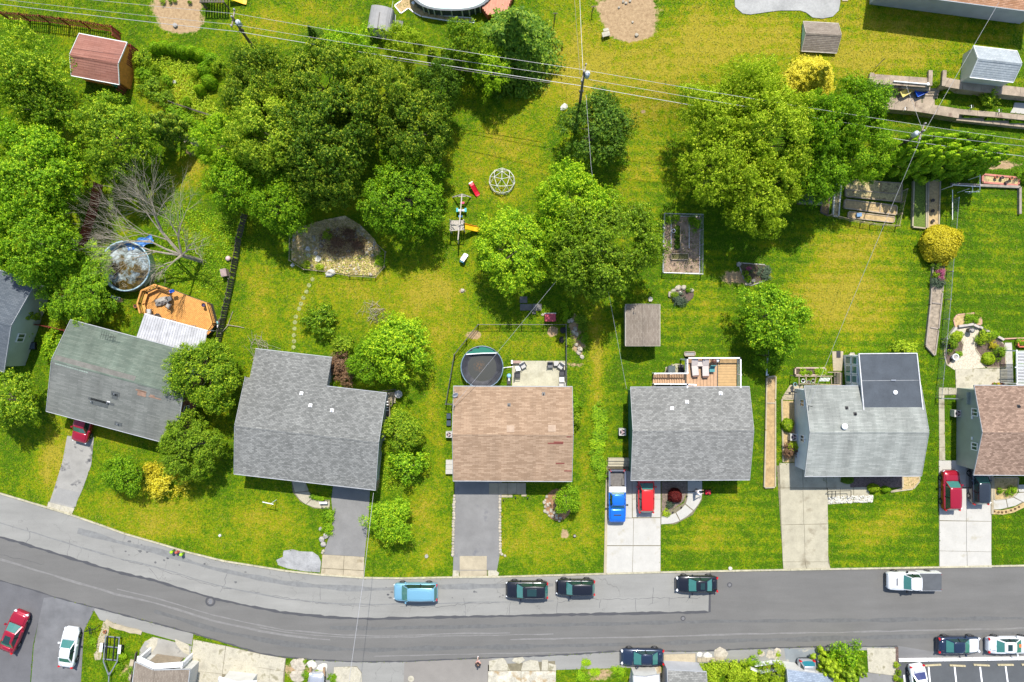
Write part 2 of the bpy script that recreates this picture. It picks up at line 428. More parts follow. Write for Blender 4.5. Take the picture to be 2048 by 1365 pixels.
def sheet(name, pts, m, z=None, th=.02, kind='structure', parent=None, label=None):
    """a flat sheet laid on the ground, its own few millimetres above the one before it"""
    if z is None: z = 0
    poly = [PG(*p) for p in pts]; g = G(poly[0].x, poly[0].y)
    PAVE.append([(p.x, p.y) for p in poly]); b = MB(); b.prism(poly, g + z, g + z + th)
    return b.build(name, m, parent, w=1, kind=kind if not parent else None, label=label)
CURB = [(-60,965),(0,988),(50,1003),(100,1018),(142,1031),(200,1051),(250,1069),(320,1089),(380,1107),(450,1124),(508,1133),(570,1143),(642,1151),(727,1157),(800,1158),(905,1156),(1000,1155),(1213,1149),(1320,1146),(1520,1142),(1700,1139),(1880,1136),(2120,1131)]
SEAM = [(-60,1060),(0,1074),(71,1095),(156,1121),(234,1144),(309,1161),(355,1175),(426,1197),(520,1217),(571,1226),(660,1235),(749,1238),(855,1235),(1020,1232),(1107,1230),(1266,1227),(1419,1224)]
BOT = [(387,1267),(520,1307),(571,1315),(631,1320),(713,1324),(809,1323),(955,1317),(1020,1315),(1160,1308),(1245,1302),(1391,1303),(1520,1297),(1627,1294),(1794,1293),(1860,1305),(2120,1305)]
BL = [(-60,1150),(0,1161),(85,1186),(107,1194),(185,1214),(284,1240),(387,1267)]
sheet('road', CURB[:] + [(2120,1400)] + BOT[::-1] + BL[::-1], asph_new, .0, .02)
sheet('old_road_strip', CURB[:16] + [(1213,1149),(1320,1146),(1419,1144)] + SEAM[::-1], asph_old, .004, .022)
def ribbon(name, pts, w, z0, z1, m, wob=0, kind='structure', parent=None):
    b = MB(); ws = [PG(*p) for p in pts]
    L = []; Rr = []
    for i, p in enumerate(ws):
        d = (ws[min(i+1, len(ws)-1)] - ws[max(i-1, 0)]); d.z = 0; d.normalize(); n = Vector((-d.y, d.x, 0))
        k = w * (1 + random.uniform(-wob, wob))
        L.append(p + n*k/2); Rr.append(p - n*k/2)
    for i in range(len(ws)-1):
        g = ws[i].z
        b.prism([L[i], L[i+1], Rr[i+1], Rr[i]], g+z0, g+z1)
    return b.build(name, m, parent, w=1, kind=kind if not parent else None)
def dens(pts, step=12, jit=0):
    out = []
    for a, b in zip(pts, pts[1:]):
        n = max(1, int(math.hypot(b[0]-a[0], b[1]-a[1])/step))
        for i in range(n): out.append((a[0]+(b[0]-a[0])*i/n + random.uniform(-jit, jit), a[1]+(b[1]-a[1])*i/n + random.uniform(-jit, jit)))
    return out + [pts[-1]]
ribbon('road_seam', dens(SEAM, 9, .6) + [(1420,1146)], .26, .02, .033, tar, .45)
ribbon('road_edge_seam', dens(BL, 9, .5) + dens(BOT[:-2], 9, .5), .14, .02, .031, tar, .6)
CONC_CURB = [p for p in CURB]
curb = thing('kerb', None, None, P(1024, 1150), kind='structure')
cp = dens([(p[0], p[1]-1.5) for p in CONC_CURB], 46)
for a, c in zip(cp, cp[1:]):
    A, B = PG(*a), PG(*c); d = (B-A).normalized()*.012
    MB().bar(A+d+Vector((0,0,.03)), B-d+Vector((0,0,.03)), .17, .2).build('kerb_stone', M('kerb_concrete', (.36,.33,.23), .9, .25, 2), curb, w=1)
# pale and dark tracks worn along the lanes
random.seed(5)
trk = [M('pale_track', (.165,.160,.152), .9, .12, 2), M('dark_track', (.105,.105,.102), .9, .12, 2), M('strip_wear', (.165,.166,.16), .9, .15, 2)]
def lane(off, x0, x1, w, m, z):
    pts = dens([(x, y+off*(1 if x < 1300 else 1-(x-1300)/2600)) for x, y in SEAM+[(1700,1224),(2120,1222)] if x0 <= x <= x1], 26, .8)
    ribbon('road_wear', pts, w, z, z+.002, m, .5)
lane(34, 230, 1020, .12, trk[0], .0215); lane(38, 500, 1110, .09, trk[0], .0222); lane(45, 0, 660, .2, trk[0], .0229); lane(20, 650, 2120, .35, trk[1], .0218); lane(62, 300, 2120, .45, trk[1], .0224)
lane(48, 1020, 2120, .16, trk[0], .0232); lane(75, 700, 1300, .1, trk[0], .0226); lane(-28, 0, 1110, .12, trk[2], .0275); lane(-60, 150, 1230, .5, trk[2], .0278)
for i in range(34):
    x = random.choice([random.uniform(300, 560), random.uniform(760, 800), random.uniform(250, 320), random.uniform(900, 1120)]); yb = np.interp(x, [p[0] for p in CURB], [p[1] for p in CURB]); y = yb+random.uniform(8, 40); r = random.uniform(.04, .17)
    q = PG(x, y); MB().prism([(q.x+r*random.uniform(.5,1.2)*math.cos(a)*1.5, q.y+r*random.uniform(.5,1.2)*math.sin(a)) for a in np.linspace(0, 5.6, 7)], .0262, .0285+i*.00002).build('oil_spot', trk[1] if i % 3 else tar, kind='structure')
# cracks in the old strip
ck = MB()
random.seed(3)
def crack(b, pts, w=.03):
    q = dens(pts, 7, 2.0); 
    for i in range(len(q)-1):
        A, B = PG(*q[i]), PG(*q[i+1]); d = (B-A).normalized(); n = Vector((-d.y, d.x, 0))*w/2*random.uniform(.6, 1.4)
        z = .0275
        b.add([(A.x-n.x, A.y-n.y, z), (B.x-n.x, B.y-n.y, z), (B.x+n.x, B.y+n.y, z), (A.x+n.x, A.y+n.y, z)], [(0, 1, 2, 3)])
for c in [[(55,1055),(62,1075),(50,1090)],[(140,1080),(135,1112)],[(160,1095),(240,1118),(310,1135),(400,1165),(470,1180),(520,1185)],[(455,1140),(450,1165),(440,1185)],[(500,1186),(560,1193),(640,1207),(720,1213),(760,1212)],
          [(643,1168),(641,1200)],[(720,1140),(716,1160)],[(800,1212),(860,1215),(930,1208),(1000,1206)],[(928,1198),(931,1232)],[(1020,1205),(1018,1230)],[(1114,1193),(1115,1230)],[(1115,1206),(1160,1197),(1215,1199),(1300,1197),(1400,1195)],
          [(1305,1175),(1304,1208)],[(1272,1200),(1273,1226)],[(1338,1196),(1338,1212)],[(1200,1200),(1199,1216)],[(90,1130),(0,1110)],[(300,1138),(318,1160)],[(1385,1190),(1372,1205)]]:
    crack(ck, c)
ck.build('road_crack', tar, kind='structure')
st = NT('faded_road_streak'); 
st.set(Base_Color=(.19, .185, .182), Roughness=.9)
def manhole(px, py, r, label):
    t = thing('manhole', label, 'manhole', PG(px, py), group='manholes in the road')
    MB().lathe([(r, .021), (r, .034)], 20).build('collar', tar, t)
    MB().lathe([(r*.62, .034), (r*.62, .04)], 18).build('cover', M('iron_cover', (.16,.15,.14), .6, .25, 20, .3), t)
    b = MB()
    for k in range(5): b.box((0, (k-2)*r*.2, .042), (r*.8*(1-abs(k-2)*.18), r*.06, .006))
    b.build('rib', grey_metal, t)
manhole(421, 1203, .56, 'big round manhole on the dark lane at the left bend of the road')
manhole(1459, 1170, .28, 'small manhole just right of the black sedan, near the lawn side of the road')
manhole(1366, 1237, .28, 'small manhole alone in the middle of the dark lane')

# ---- side street, pads and aprons south of the road
sheet('side_street', BL[:4] + [(78,1240),(66,1292),(58,1400),(-60,1400)], asph_side, .004, .02)
sheet('parking_pad', [(88,1196),(107,1194),(190,1217),(168,1262),(160,1400),(60,1400),(68,1292),(78,1240)], asphalt('pad_asphalt', (.135,.135,.138), 0, .2, False), .006, .024)
sheet('pavement_apron', [(185,1215),(284,1241),(387,1268),(384,1290),(330,1276),(290,1265),(200,1240)], asph_old, .005, .024)
sheet('yard_pad', [(290,1283),(310,1275),(384,1292),(376,1345),(276,1340),(280,1300)], asph_patch, .005, .022)
sheet('yard_crust', [(292,1283),(306,1274),(316,1277),(314,1290),(304,1306),(301,1299),(290,1293),(299,1288)], concrete_old, .012, .022)
sheet('yard_crust', [(350,1278),(378,1290),(379,1310),(368,1306),(358,1296),(352,1288)], concrete_old, .012, .022)
sheet('street_apron', [(631,1321),(713,1325),(809,1324),(806,1400),(600,1400)], asph_old, .005, .024)
sheet('street_pad', [(809,1324),(955,1318),(984,1316),(975,1400),(806,1400)], asph_tan, .006, .024)
sheet('street_apron', [(984,1316),(1160,1309),(1245,1303),(1395,1304),(1395,1312),(1300,1336),(1250,1336),(1112,1340),(1108,1400),(975,1400)], asph_old, .004, .022)
sheet('street_apron', [(1391,1304),(1520,1298),(1627,1295),(1794,1294),(1794,1300),(1640,1302),(1640,1326),(1391,1326)], asph_old, .006, .022)
sheet('street_apron', [(1795,1292),(1862,1303),(2120,1303),(2120,1316),(1795,1321)], asphalt('kerb_lane_asphalt', (.15,.148,.145), 0, .15), .006, .022)
crumb = M('crumbled_concrete', (.42,.39,.31), .9, .3, 1.2, stain=(.9,.52,(.30,.22,.12)))
def slabs(root, name, m, polys, gap=.6, th=.09):
    for q in polys:
        cx = sum(p[0] for p in q)/len(q); cy = sum(p[1] for p in q)/len(q)
        q2 = [(p[0]-(p[0]-cx)/max(1e-6, math.hypot(p[0]-cx, p[1]-cy))*gap, p[1]-(p[1]-cy)/max(1e-6, math.hypot(p[0]-cx, p[1]-cy))*gap) for p in q]
        poly = [PG(*p) for p in q2]; g = poly[0].z
        MB().prism(poly, g-.05, g+th*random.uniform(.93, 1)).build(name, m, root, w=1)
def quad(a, b, c, d, nu, nv):
    """split a quadrilateral (corners in the photograph) into nu x nv slabs"""
    L = lambda p, q, t: (p[0]+(q[0]-p[0])*t, p[1]+(q[1]-p[1])*t); out = []
    us = nu if isinstance(nu, list) else [i/nu for i in range(nu+1)]; vs = nv if isinstance(nv, list) else [i/nv for i in range(nv+1)]
    for u0, u1 in zip(us, us[1:]):
        for v0, v1 in zip(vs, vs[1:]):
            f = lambda u, v: L(L(a, b, u), L(d, c, u), v)
            out.append([f(u0, v0), f(u1, v0), f(u1, v1), f(u0, v1)])
    return out
def paved(name, base, m, polys, th=.07, gap=.55, part='slab'):
    poly = [PG(*p) for p in base]; PAVE.append([(p.x, p.y) for p in poly]); b = MB().prism(poly, poly[0].z-.04, poly[0].z+.03)
    o = b.build(name, joint, at=(poly[0].x, poly[0].y, 0), kind='structure')
    slabs(o, part, m, polys, gap, th); return o
paved('street_driveway', [(387,1279),(452,1292),(520,1307),(572,1317),(566,1400),(372,1400)], concrete_old,
      quad((387,1279),(452,1292),(445,1348),(378,1341),1,1)+quad((452,1292),(520,1308),(512,1360),(445,1348),1,1)+quad((520,1308),(572,1317),(568,1343),(514,1334),1,1)
      +quad((514,1334),(568,1343),(564,1400),(506,1400),2,1)+quad((378,1341),(445,1348),(440,1400),(372,1400),1,1), .06)
paved('street_slab', [(668,1334),(714,1333),(724,1346),(724,1400),(664,1400)], concrete_old, [[(668,1334),(700,1333),(708,1340),(706,1400),(664,1400)],[(700,1333),(714,1334),(724,1346),(724,1400),(706,1400)]], .06)
o = paved('crumbling_pad', [(976,1330),(1110,1322),(1112,1400),(975,1400)], crumb, quad((976,1342),(1042,1342),(1042,1400),(975,1400),1,1)+quad((1042,1342),(1112,1342),(1112,1400),(1042,1400),1,1), .07)
for q in [[(978,1322),(1006,1316),(1012,1322),(1020,1341),(978,1341)],[(1028,1316),(1045,1314),(1050,1320),(1038,1328),(1024,1322)],[(1046,1325),(1060,1320),(1076,1322),(1080,1341),(1042,1341)],[(1084,1320),(1096,1320),(1097,1341),(1083,1341)],[(1097,1326),(1112,1330),(1112,1341),(1098,1341)]]:
    MB().prism([PG(*p) for p in q], 0, .075).build('broken_slab', concrete_old, o, w=1)
paved('street_slab', [(1327,1309),(1391,1307),(1391,1330),(1327,1336)], concrete_tan, quad((1327,1309),(1391,1307),(1391,1330),(1327,1336),1,1), .06)
paved('street_slab', [(1262,1336),(1322,1332),(1326,1400),(1252,1400)], crumb, quad((1262,1336),(1322,1332),(1326,1400),(1252,1400),2,1), .06)
paved('street_driveway', [(1733,1296),(1791,1297),(1792,1352),(1740,1346)], concrete_old, quad((1733,1296),(1791,1297),(1791,1352),(1736,1345),1,1), .06)
sheet('street_pad', [(1720,1344),(1792,1352),(1786,1400),(1715,1400)], asph_drive, .004, .03)
sheet('street_pad', [(1568,1297),(1640,1300),(1636,1350),(1575,1350)], asphalt('blue_grey_asphalt', (.17,.19,.2), 0, .2, False, stain=(.7,.6,(.36,.33,.26))), .006, .026)
# parking lot
sheet('parking_lot', [(1797,1324),(2120,1318),(2120,1400),(1790,1400)], asph_lot, .004, .02)
lot = thing('parking_kerb', None, None, P(1900, 1320), kind='structure')
for i in range(11):
    x0 = 1797 + i*29.5
    MB().bar(PG(x0+.4, 1320.5-i*.45, .12), PG(x0+29.1, 1320-i*.45, .12), .3, .24).build('kerb_stone', white_paint, lot, w=1)
for x0, y0, x1, y1 in [(1857,1334,1863,1400),(1909,1334,1916,1400),(1960,1334,1968,1400),(2011,1333,2020,1400),(1808,1350,1812,1400)]:
    sheet('bay_line', [(x0-1.6,y0),(x0+1.4,y0),(x1+1.4,y1),(x1-1.6,y1)], white_paint, .026, .004)
for i, (x, y, a, w) in enumerate([(1829,1332,.06,'behind the parked white sedan'),(1865,1330,.06,'first one right of the parked white sedan'),(1914,1331,-.05,'second one right of the white sedan, tilted down'),(1962,1330,-.05,'over the third white bay line'),(2010,1329.5,0,'over the last bay line in view'),(2058,1329,0,'cut off by the photo edge')]):
    t = thing('wheel_stop', 'cream concrete wheel stop ' + w, 'wheel stop', PG(x, y, .02), a, 'wheel stops in the parking lot')
    MB().box((0,0,.07),(1.75,.16,.14)).build('block', M('cream_wheelstop', (.42,.36,.22), .85, .1), t)
    for sx in (-.6, .6): MB().lathe([(.03,.14),(.03,.155)], 6, (sx,0,0)).build('bolt', black_metal, t)

# ---- driveways of the houses
paved('driveway', [(1213,920),(1262,920),(1266,962),(1322,962),(1321,1147),(1207,1148)], concrete_white,
  quad((1216,942),(1264,942),(1264,1036),(1214,1036),1,2) + quad((1264,962),(1321,962),(1321,1035),(1265,1035),1,2) +
  quad((1213,1037),(1321,1036),(1321,1091),(1211,1091),[0,.5,1],1) + quad((1211,1092),(1321,1092),(1321,1146),(1208,1147),[0,.5,1],1))
ribbon('driveway_edge', [(1214,960),(1212,1040),(1210,1147)], .28, 0, .14, concrete_tan)
st = thing('garden_steps', None, None, PG(1238, 928), kind='structure')
for i in range(3): MB().box((0, -i*.32+.55, .30-.08*i), (2.5, .3, .6-.16*i)).build('step', concrete, st)
paved('driveway', [(1553,932),(1604,926),(1656,972),(1654,1100),(1661,1138),(1567,1140)], concrete,
  quad((1558,926),(1604,926),(1606,976),(1560,976),1,1)+quad((1560,976),(1654,977),(1656,1048),(1562,1050),[0,.48,1],1)+quad((1562,1050),(1656,1048),(1656,1124),(1565,1124),[0,.49,1],1)+quad((1565,1124),(1656,1124),(1661,1138),(1566,1140),[0,.49,1],1)+quad((1604,926),(1700,930),(1700,976),(1606,976),2,1))
paved('driveway', [(1877,922),(1934,922),(1984,945),(1982,1136),(1878,1136)], concrete_white,
  quad((1877,921),(1932,921),(1932,975),(1878,975),1,1)+quad((1932,921),(1982,921),(1982,975),(1932,975),1,1)+quad((1878,976),(1982,976),(1982,1043),(1878,1041),[0,.52,1],1)+quad((1878,1042),(1982,1043),(1982,1104),(1878,1102),[0,.52,1],1)+quad((1878,1102),(1982,1104),(1983,1136),(1878,1136),[0,.53,1],1))
ribbon('driveway_edge', [(1983,950),(1983,1028)], .25, 0, .16, concrete_tan)
sheet('driveway', [(910,955),(1004,955),(1001,1060),(999,1112),(993,1146),(975,1140),(906,1146),(907,1110),(909,1000)], asph_drive, .004, .05)
paved('driveway_apron', [(919,1112),(975,1112),(975,1154),(919,1155)], concrete_tan, quad((919,1112),(974,1112),(974,1140),(919,1140),1,1)+quad((919,1141),(974,1141),(974,1154),(919,1154),1,1), .075)
for q in [[(906,1141),(918,1141),(918,1155),(905,1154)],[(976,1141),(992,1141),(998,1146),(995,1155),(976,1155)]]: sheet('driveway_shoulder', q, concrete_old, .01, .05)
sheet('driveway', [(667,965),(740,980),(737,1040),(729,1114),(646,1109),(660,1070),(666,1030),(663,1000)], asph_drive, .004, .05)
paved('driveway_apron', [(645,1109),(729,1114),(729,1156),(641,1151)], concrete_tan, quad((645,1109),(729,1114),(728,1141),(643,1136),[0,.52,1],1)+quad((643,1137),(728,1142),(728,1155),(641,1151),[0,.52,1],1), .075)
sheet('gravel_patch', [(567,1102),(585,1099),(600,1103),(625,1104),(637,1112),(642,1124),(640,1145),(610,1143),(575,1137),(556,1130),(553,1120),(566,1114)], M('pale_gravel', (.27,.27,.265), .95, .2, .8, bump=.6, stain=(.5,.58,(.17,.17,.17))), .002, .03)
sheet('driveway', [(135,872),(188,875),(183,930),(165,980),(143,1028),(95,1018),(108,980),(125,925)], asph_patch, .004, .04)
sheet('driveway', [(116,975),(158,985),(152,1014),(104,1002)], asphalt('pale_drive', (.24,.235,.22), 0, .1, False), .008, .045)
paved('driveway_apron', [(97,1003),(150,1016),(143,1031),(93,1018)], concrete_old, quad((97,1004),(150,1017),(144,1030),(94,1017),2,1), .06)
# ---- front walks
paved('front_walk', [(1360,962),(1404,962),(1404,1000),(1385,1030),(1350,1049),(1322,1048),(1322,1024),(1345,1020),(1368,1006),(1374,985)], concrete_white,
  [[(1375,962),(1404,962),(1404,983),(1375,983)],[(1375,984),(1404,984),(1403,997),(1396,1010),(1387,1021),(1371,1008),(1374,998)],[(1370,1009),(1386,1022),(1374,1033),(1360,1041),(1352,1025),(1362,1018)],[(1351,1026),(1359,1042),(1345,1047),(1322,1049),(1322,1032),(1338,1031)]], .07, .4)
paved('front_walk', [(583,958),(612,966),(616,985),(630,1000),(660,1000),(660,1018),(628,1017),(600,1003),(586,985)], concrete,
  [[(583,958),(612,966),(618,982),(590,985)],[(590,986),(618,983),(627,994),(612,1009),(599,999)],[(628,995),(645,1003),(643,1017),(628,1015),(613,1009)],[(646,1003),(660,1003),(659,1018),(644,1017)]], .07, .4)
paved('front_walk', [(977,965),(1050,965),(1050,989),(1004,989),(1003,996),(977,990)], concrete_tan, quad((978,966),(1052,966),(1052,989),(978,989),4,1), .09)
sheet('front_walk', [(1003,990),(1025,990),(1025,995),(1003,995)], concrete_tan, .0, .05); sheet('front_walk', [(1043,988),(1053,988),(1053,993),(1043,993)], concrete_tan, .0, .05)
paved('front_walk', [(1655,976),(1738,974),(1738,993),(1655,993)], concrete, quad((1655,976),(1738,974),(1738,992),(1655,994),[0,.3,.62,1],1), .08)
paved('front_walk', [(1984,1000),(2010,998),(2040,985),(2045,970),(2120,965),(2120,1010),(2050,1005),(2010,1018),(1984,1020)], concrete_white,
  [[(1984,1000),(2011,999),(2014,1015),(2000,1019),(1984,1019)],[(2012,999),(2026,995),(2044,1004),(2030,1012),(2015,1015)],[(2027,994),(2036,986),(2060,985),(2120,985),(2120,1000),(2045,1004)],[(2034,970),(2120,968),(2120,984),(2037,984)]], .07, .4)
paved('side_path', [(1877,780),(1915,782),(1914,790),(1888,791),(1890,921),(1878,921)], concrete,
  quad((1877,769+6),(1915,776),(1915,789),(1877,790),2,1)+quad((1877,790),(1888,790),(1890,921),(1878,921),1,5), .06)
# ---- patios
paved('patio', [(1024,722),(1131,722),(1131,790),(1024,790)], M('cream_patio_concrete', (.37,.35,.26), .9, .14, .9, stain=(.7,.58,(.29,.27,.19))), quad((1024,722),(1131,722),(1131,790),(1024,790),2,1), .08, .1)
paved('patio', [(1910,738),(2015,737),(2018,790),(1912,802)], concrete_old, quad((1910,738),(2014,737),(2014,800),(1912,802),1,1), .07, .1)
sheet('pebble_path', [(1908,655),(1925,650),(1945,650),(1960,657),(1952,680),(1950,692),(1958,700),(1960,712),(1970,736),(1908,740),(1893,730),(1908,720),(1922,712),(1926,700),(1926,685),(1915,665)], M('exposed_pebbles', (.48,.42,.32), .9, .35, 9, bump=.6), .002, .05)
sheet('back_walk', [(2009,686),(2023,686),(2026,765),(2012,765)], concrete_white, .002, .06)
sheet('patio', [(1467,-40),(1680,-40),(1680,5),(1677,22),(1665,34),(1645,38),(1625,36),(1612,26),(1600,22),(1560,22),(1535,25),(1500,30),(1485,28),(1470,15)], M('pale_patio', (.30,.30,.285), .9, .16, .5), .003, .07)
sheet('patio', [(1684,-40),(1705,-40),(1695,3),(1684,3)], concrete_tan, .003, .07)
paved('side_pad', [(1300,775),(1345,727),(1345,775)], concrete, [[(1330,735),(1352,727),(1364,728),(1366,748),(1330,748)]], .05)
sheet('side_walk', [(1664,703),(1686,703),(1684,742),(1666,742)], concrete_tan, .0, .06)
sheet('side_walk', [(1686,712),(1715,712),(1715,724),(1686,722)], concrete_tan, .0, .06)
sheet('side_walk', [(1580,770),(1606,772),(1606,800),(1564,800),(1564,795)], concrete_tan, .0, .06)
sheet('dirt_strip', [(1564,802),(1590,802),(1594,925),(1568,925)], drysoil, .0, .03)
ribbon('strip_edge', [(1566,924),(1563,800),(1572,794),(1586,795)], .18, 0, .15, concrete_tan)

# ============================================================ BUILDINGS
sh_grey = shingle('grey_shingles', (.15,.151,.14), (.262,.262,.244), (.075,.08,.08))
sh_grey2 = shingle('mid_grey_shingles', (.172,.170,.158), (.29,.287,.268), (.10,.105,.10))
sh_brown = shingle('tan_brown_shingles', (.27,.18,.115), (.39,.275,.185), (.21,.14,.09), tab=.6)
sh_green = shingle('grey_green_shingles', (.115,.145,.115), (.17,.20,.16), (.095,.12,.095), (.5, .6, (.19, .20, .17)), tab=.9, streak=.3)
sh_greyp = shingle('grey_weathered_shingles', (.135,.142,.128), (.185,.19,.172), (.105,.11,.10), (.5, .6, (.09, .095, .09)), tab=.9, streak=.25)
sh_pale = shingle('pale_grey_shingles', (.25,.262,.238), (.335,.345,.315), (.17,.19,.175), (.45, .62, (.15, .16, .155)), tab=.8, streak=.35)
sh_cocoa = shingle('cocoa_shingles', (.19,.125,.09), (.36,.25,.185), (.15,.10,.075), tab=.3)
sh_red = shingle('dull_red_shingles', (.26,.115,.085), (.31,.15,.115), (.16,.065,.05), tab=1.2, row=.22)
sh_taupe = shingle('taupe_shingles', (.20,.165,.13), (.27,.23,.185), (.15,.12,.095), tab=.35)
sh_white = shingle('pale_blue_grey_shingles', (.30,.33,.345), (.38,.41,.42), (.23,.26,.27), tab=.3, row=.2)
sh_orange = shingle('orange_tan_shingles', (.37,.19,.10), (.50,.29,.18), (.27,.13,.07), tab=.4)
sh_dark = shingle('dark_blue_shingles', (.08,.095,.11), (.12,.135,.15), (.05,.06,.07), tab=.4)
sh_blue = shingle('slate_blue_shingles', (.19,.23,.29), (.28,.33,.40), (.13,.16,.2), tab=.3)
def siding(name, c, step=.18, vert=False):
    s = NT(name); p = s.pos('obj'); sp = s.add('ShaderNodeSeparateXYZ'); s.ln(p, sp.inputs[0])
    fr = s.math('FRACT', s.math('DIVIDE', sp.outputs[2], step))
    n = s.noise(p, .8, 4)
    cc = s.ramp(n, [(.3, tuple(x*.88 for x in c)), (.7, tuple(min(1, x*1.08) for x in c))])
    s.set(Base_Color=cc, Roughness=.6); s.bump(fr, .6, .02); return s.m
sd_white = siding('white_siding', (.60,.66,.72)); sd_sage = siding('sage_grey_siding', (.31,.34,.29)); sd_green = siding('dark_green_siding', (.03,.14,.10))
sd_brick = M('red_brick_wall', (.24,.10,.075), .9, .25, 4); sd_pale = siding('pale_green_siding', (.40,.46,.38)); sd_grey = siding('pale_grey_siding', (.38,.39,.41))
sd_blue = siding('grey_blue_siding', (.33,.37,.40)); sd_beige = siding('beige_siding', (.45,.38,.28)); sd_brown = M('varnished_board_siding', (.62,.22,.04), .6, .2, 3)
sd_teal = siding('pale_teal_siding', (.38,.55,.47)); sd_cream = siding('cream_siding', (.55,.54,.50))

trim_grey = M('grey_trim', (.34,.35,.36), .6, .1)
def gable(name, label, cat, r0, r1, zr, ptN, ptS, ze, wall_m, roof_m, over=.35, oe=.45, trim=trim_grey, ext=None, row=.145, ptNz=None, roof_ms=None, group=None, floor=None, L=None, thick=.1):
    """a building under a gable roof. r0, r1: the two ends of the ridge; ptN, ptS: a point on each eave"""
    A, B = P(*r0, zr), P(*r1, zr); d = (B-A); d.z = 0; ln = d.length if L is None else L; d.normalize()
    if L: B = A + d*L
    n = Vector((-d.y, d.x, 0)); gz = G((A.x+B.x)/2, (A.y+B.y)/2) if floor is None else floor
    dN = (P(*ptN, ze)-A).dot(n); dS = -(P(*ptS, ze)-A).dot(n)
    c = (A+B)/2; rz = math.atan2(d.y, d.x); hz = ln/2; zr_, ze_ = zr-gz, ze-gz
    t = thing(name, label, cat, (c.x, c.y, gz), rz, group)
    sN, sS = (zr_-ze_)/dN, (zr_-ze_)/dS
    # walls with gable ends
    w = MB(); x = hz-over; a, b2 = dN-oe, dS-oe; za, zb = zr_-sN*a-thick*1.2, zr_-sS*b2-thick*1.2; zt = zr_-thick*1.4
    vs = []
    for X in (-x, x): vs += [(X, -b2, 0), (X, a, 0), (X, a, za), (X, 0, zt), (X, -b2, zb)]
    w.add(vs, [(0,4,3,2,1), (5,6,7,8,9), (0,5,9,4), (1,2,7,6), (4,9,8,3), (3,8,7,2)])
    w.build('wall', wall_m, t)
    # roof deck slabs and stepped shingle courses
    rf = None
    for sgn, dd, sl, mm, sect in ((1, dN, sN, roof_m, [(-hz, hz, 0, dN)] + ([(ext[0], ext[1], dN, ext[2])] if ext else [])), (-1, dS, sS, roof_ms or roof_m, [(-hz, hz, 0, dS)])):
        b = MB()
        for (x0, x1, ya, yb) in sect:
            k = max(1, round((yb-ya)/row)); h = (yb-ya)/k
            for i in range(k):
                y0, y1 = ya+i*h, ya+(i+1)*h; q0, q1 = zr_-sl*y0+.004, zr_-sl*y1+.022
                vs = [(x0, sgn*y0, q0), (x1, sgn*y0, q0), (x1, sgn*y1, q1), (x0, sgn*y1, q1), (x1, sgn*y1, zr_-sl*y1+.002), (x0, sgn*y1, zr_-sl*y1+.002)]
                b.add(vs, [(0,1,2,3)[::-sgn], (3,2,4,5)[::-sgn]])
            vs = [(X, sgn*Y, zr_-sl*Y-q) for q in (0.0, thick) for X, Y in ((x0,ya),(x1,ya),(x1,yb),(x0,yb))]
            b.add(vs, [(4,5,6,7), (0,4,7,3), (1,2,6,5), (3,7,6,2), (0,1,5,4)])
        o = b.build('roof', mm, t); rf = rf or o
        # gutter / fascia and rake boards
        for (x0, x1, ya, yb) in sect:
            if ext and sgn == 1 and yb == dN: xs0 = ext[1] if ext[0] <= -hz+.6 else x0
            else: xs0 = x0
            zz = zr_-sl*yb
            if yb > ya: MB().bar((xs0-.02, sgn*(yb+.05), zz-.03), (x1+.02, sgn*(yb+.05), zz-.04), .07, .1).build('gutter', trim, t)
        yy = dd
        for X in (-hz-.03, hz+.03):
            MB().bar((X, sgn*.03, zr_-.02), (X, sgn*(yy+.05), zr_-sl*(yy+.05)-.02), .035, .15).build('rake_board', trim, t)
    b = MB()
    for sgn, sl in ((1, sN), (-1, sS)):
        b.add([(-hz, 0, zr_+.045), (hz, 0, zr_+.045), (hz, sgn*.16, zr_-sl*.16+.04), (-hz, sgn*.16, zr_-sl*.16+.04)], [(0,1,2,3)[::-sgn]])
    b.build('ridge_cap', roof_m, t)
    t['_'] = 0; del t['_']
    inf = dict(t=t, hz=hz, dN=dN, dS=dS, zr=zr_, ze=ze_, sN=sN, sS=sS, d=d, n=n, c=c, over=over, oe=oe, gz=gz, roof=rf)
    def on_roof(px, py):
        """the point of the roof seen at a photograph position, in the building's own frame"""
        z = zr
        for _ in range(6):
            p = P(px, py, z); lx = (p-c).dot(d); ly = (p-c).dot(n); z = zr - (sN*ly if ly > 0 else -sS*ly)
        return lx, ly, z-gz, math.atan(sN if ly > 0 else -sS)
    inf['at'] = on_roof
    return inf
def pipe_vent(h, px, py, flash=white_paint, r=.05):
    x, y, z, a = h['at'](px, py)
    o = MB().box((0, 0, .03), (.34, .34, .02), 0, ('X', -a)).build('vent_flashing', flash, h['t']); o.location = (x, y, z)
    MB().tube([(0,0,0),(0,0,.32)], r, 8).build('vent_pipe', grey_metal if flash == white_paint else black_metal, o)
def patch(h, px, py, w, l, m, rz=0):
    x, y, z, a = h['at'](px, py)
    o = MB().box((0, 0, .035), (w, l, .015), 0).build('shingle_patch', m, h['t']); o.location = (x, y, z); o.rotation_euler = (-a, 0, rz)
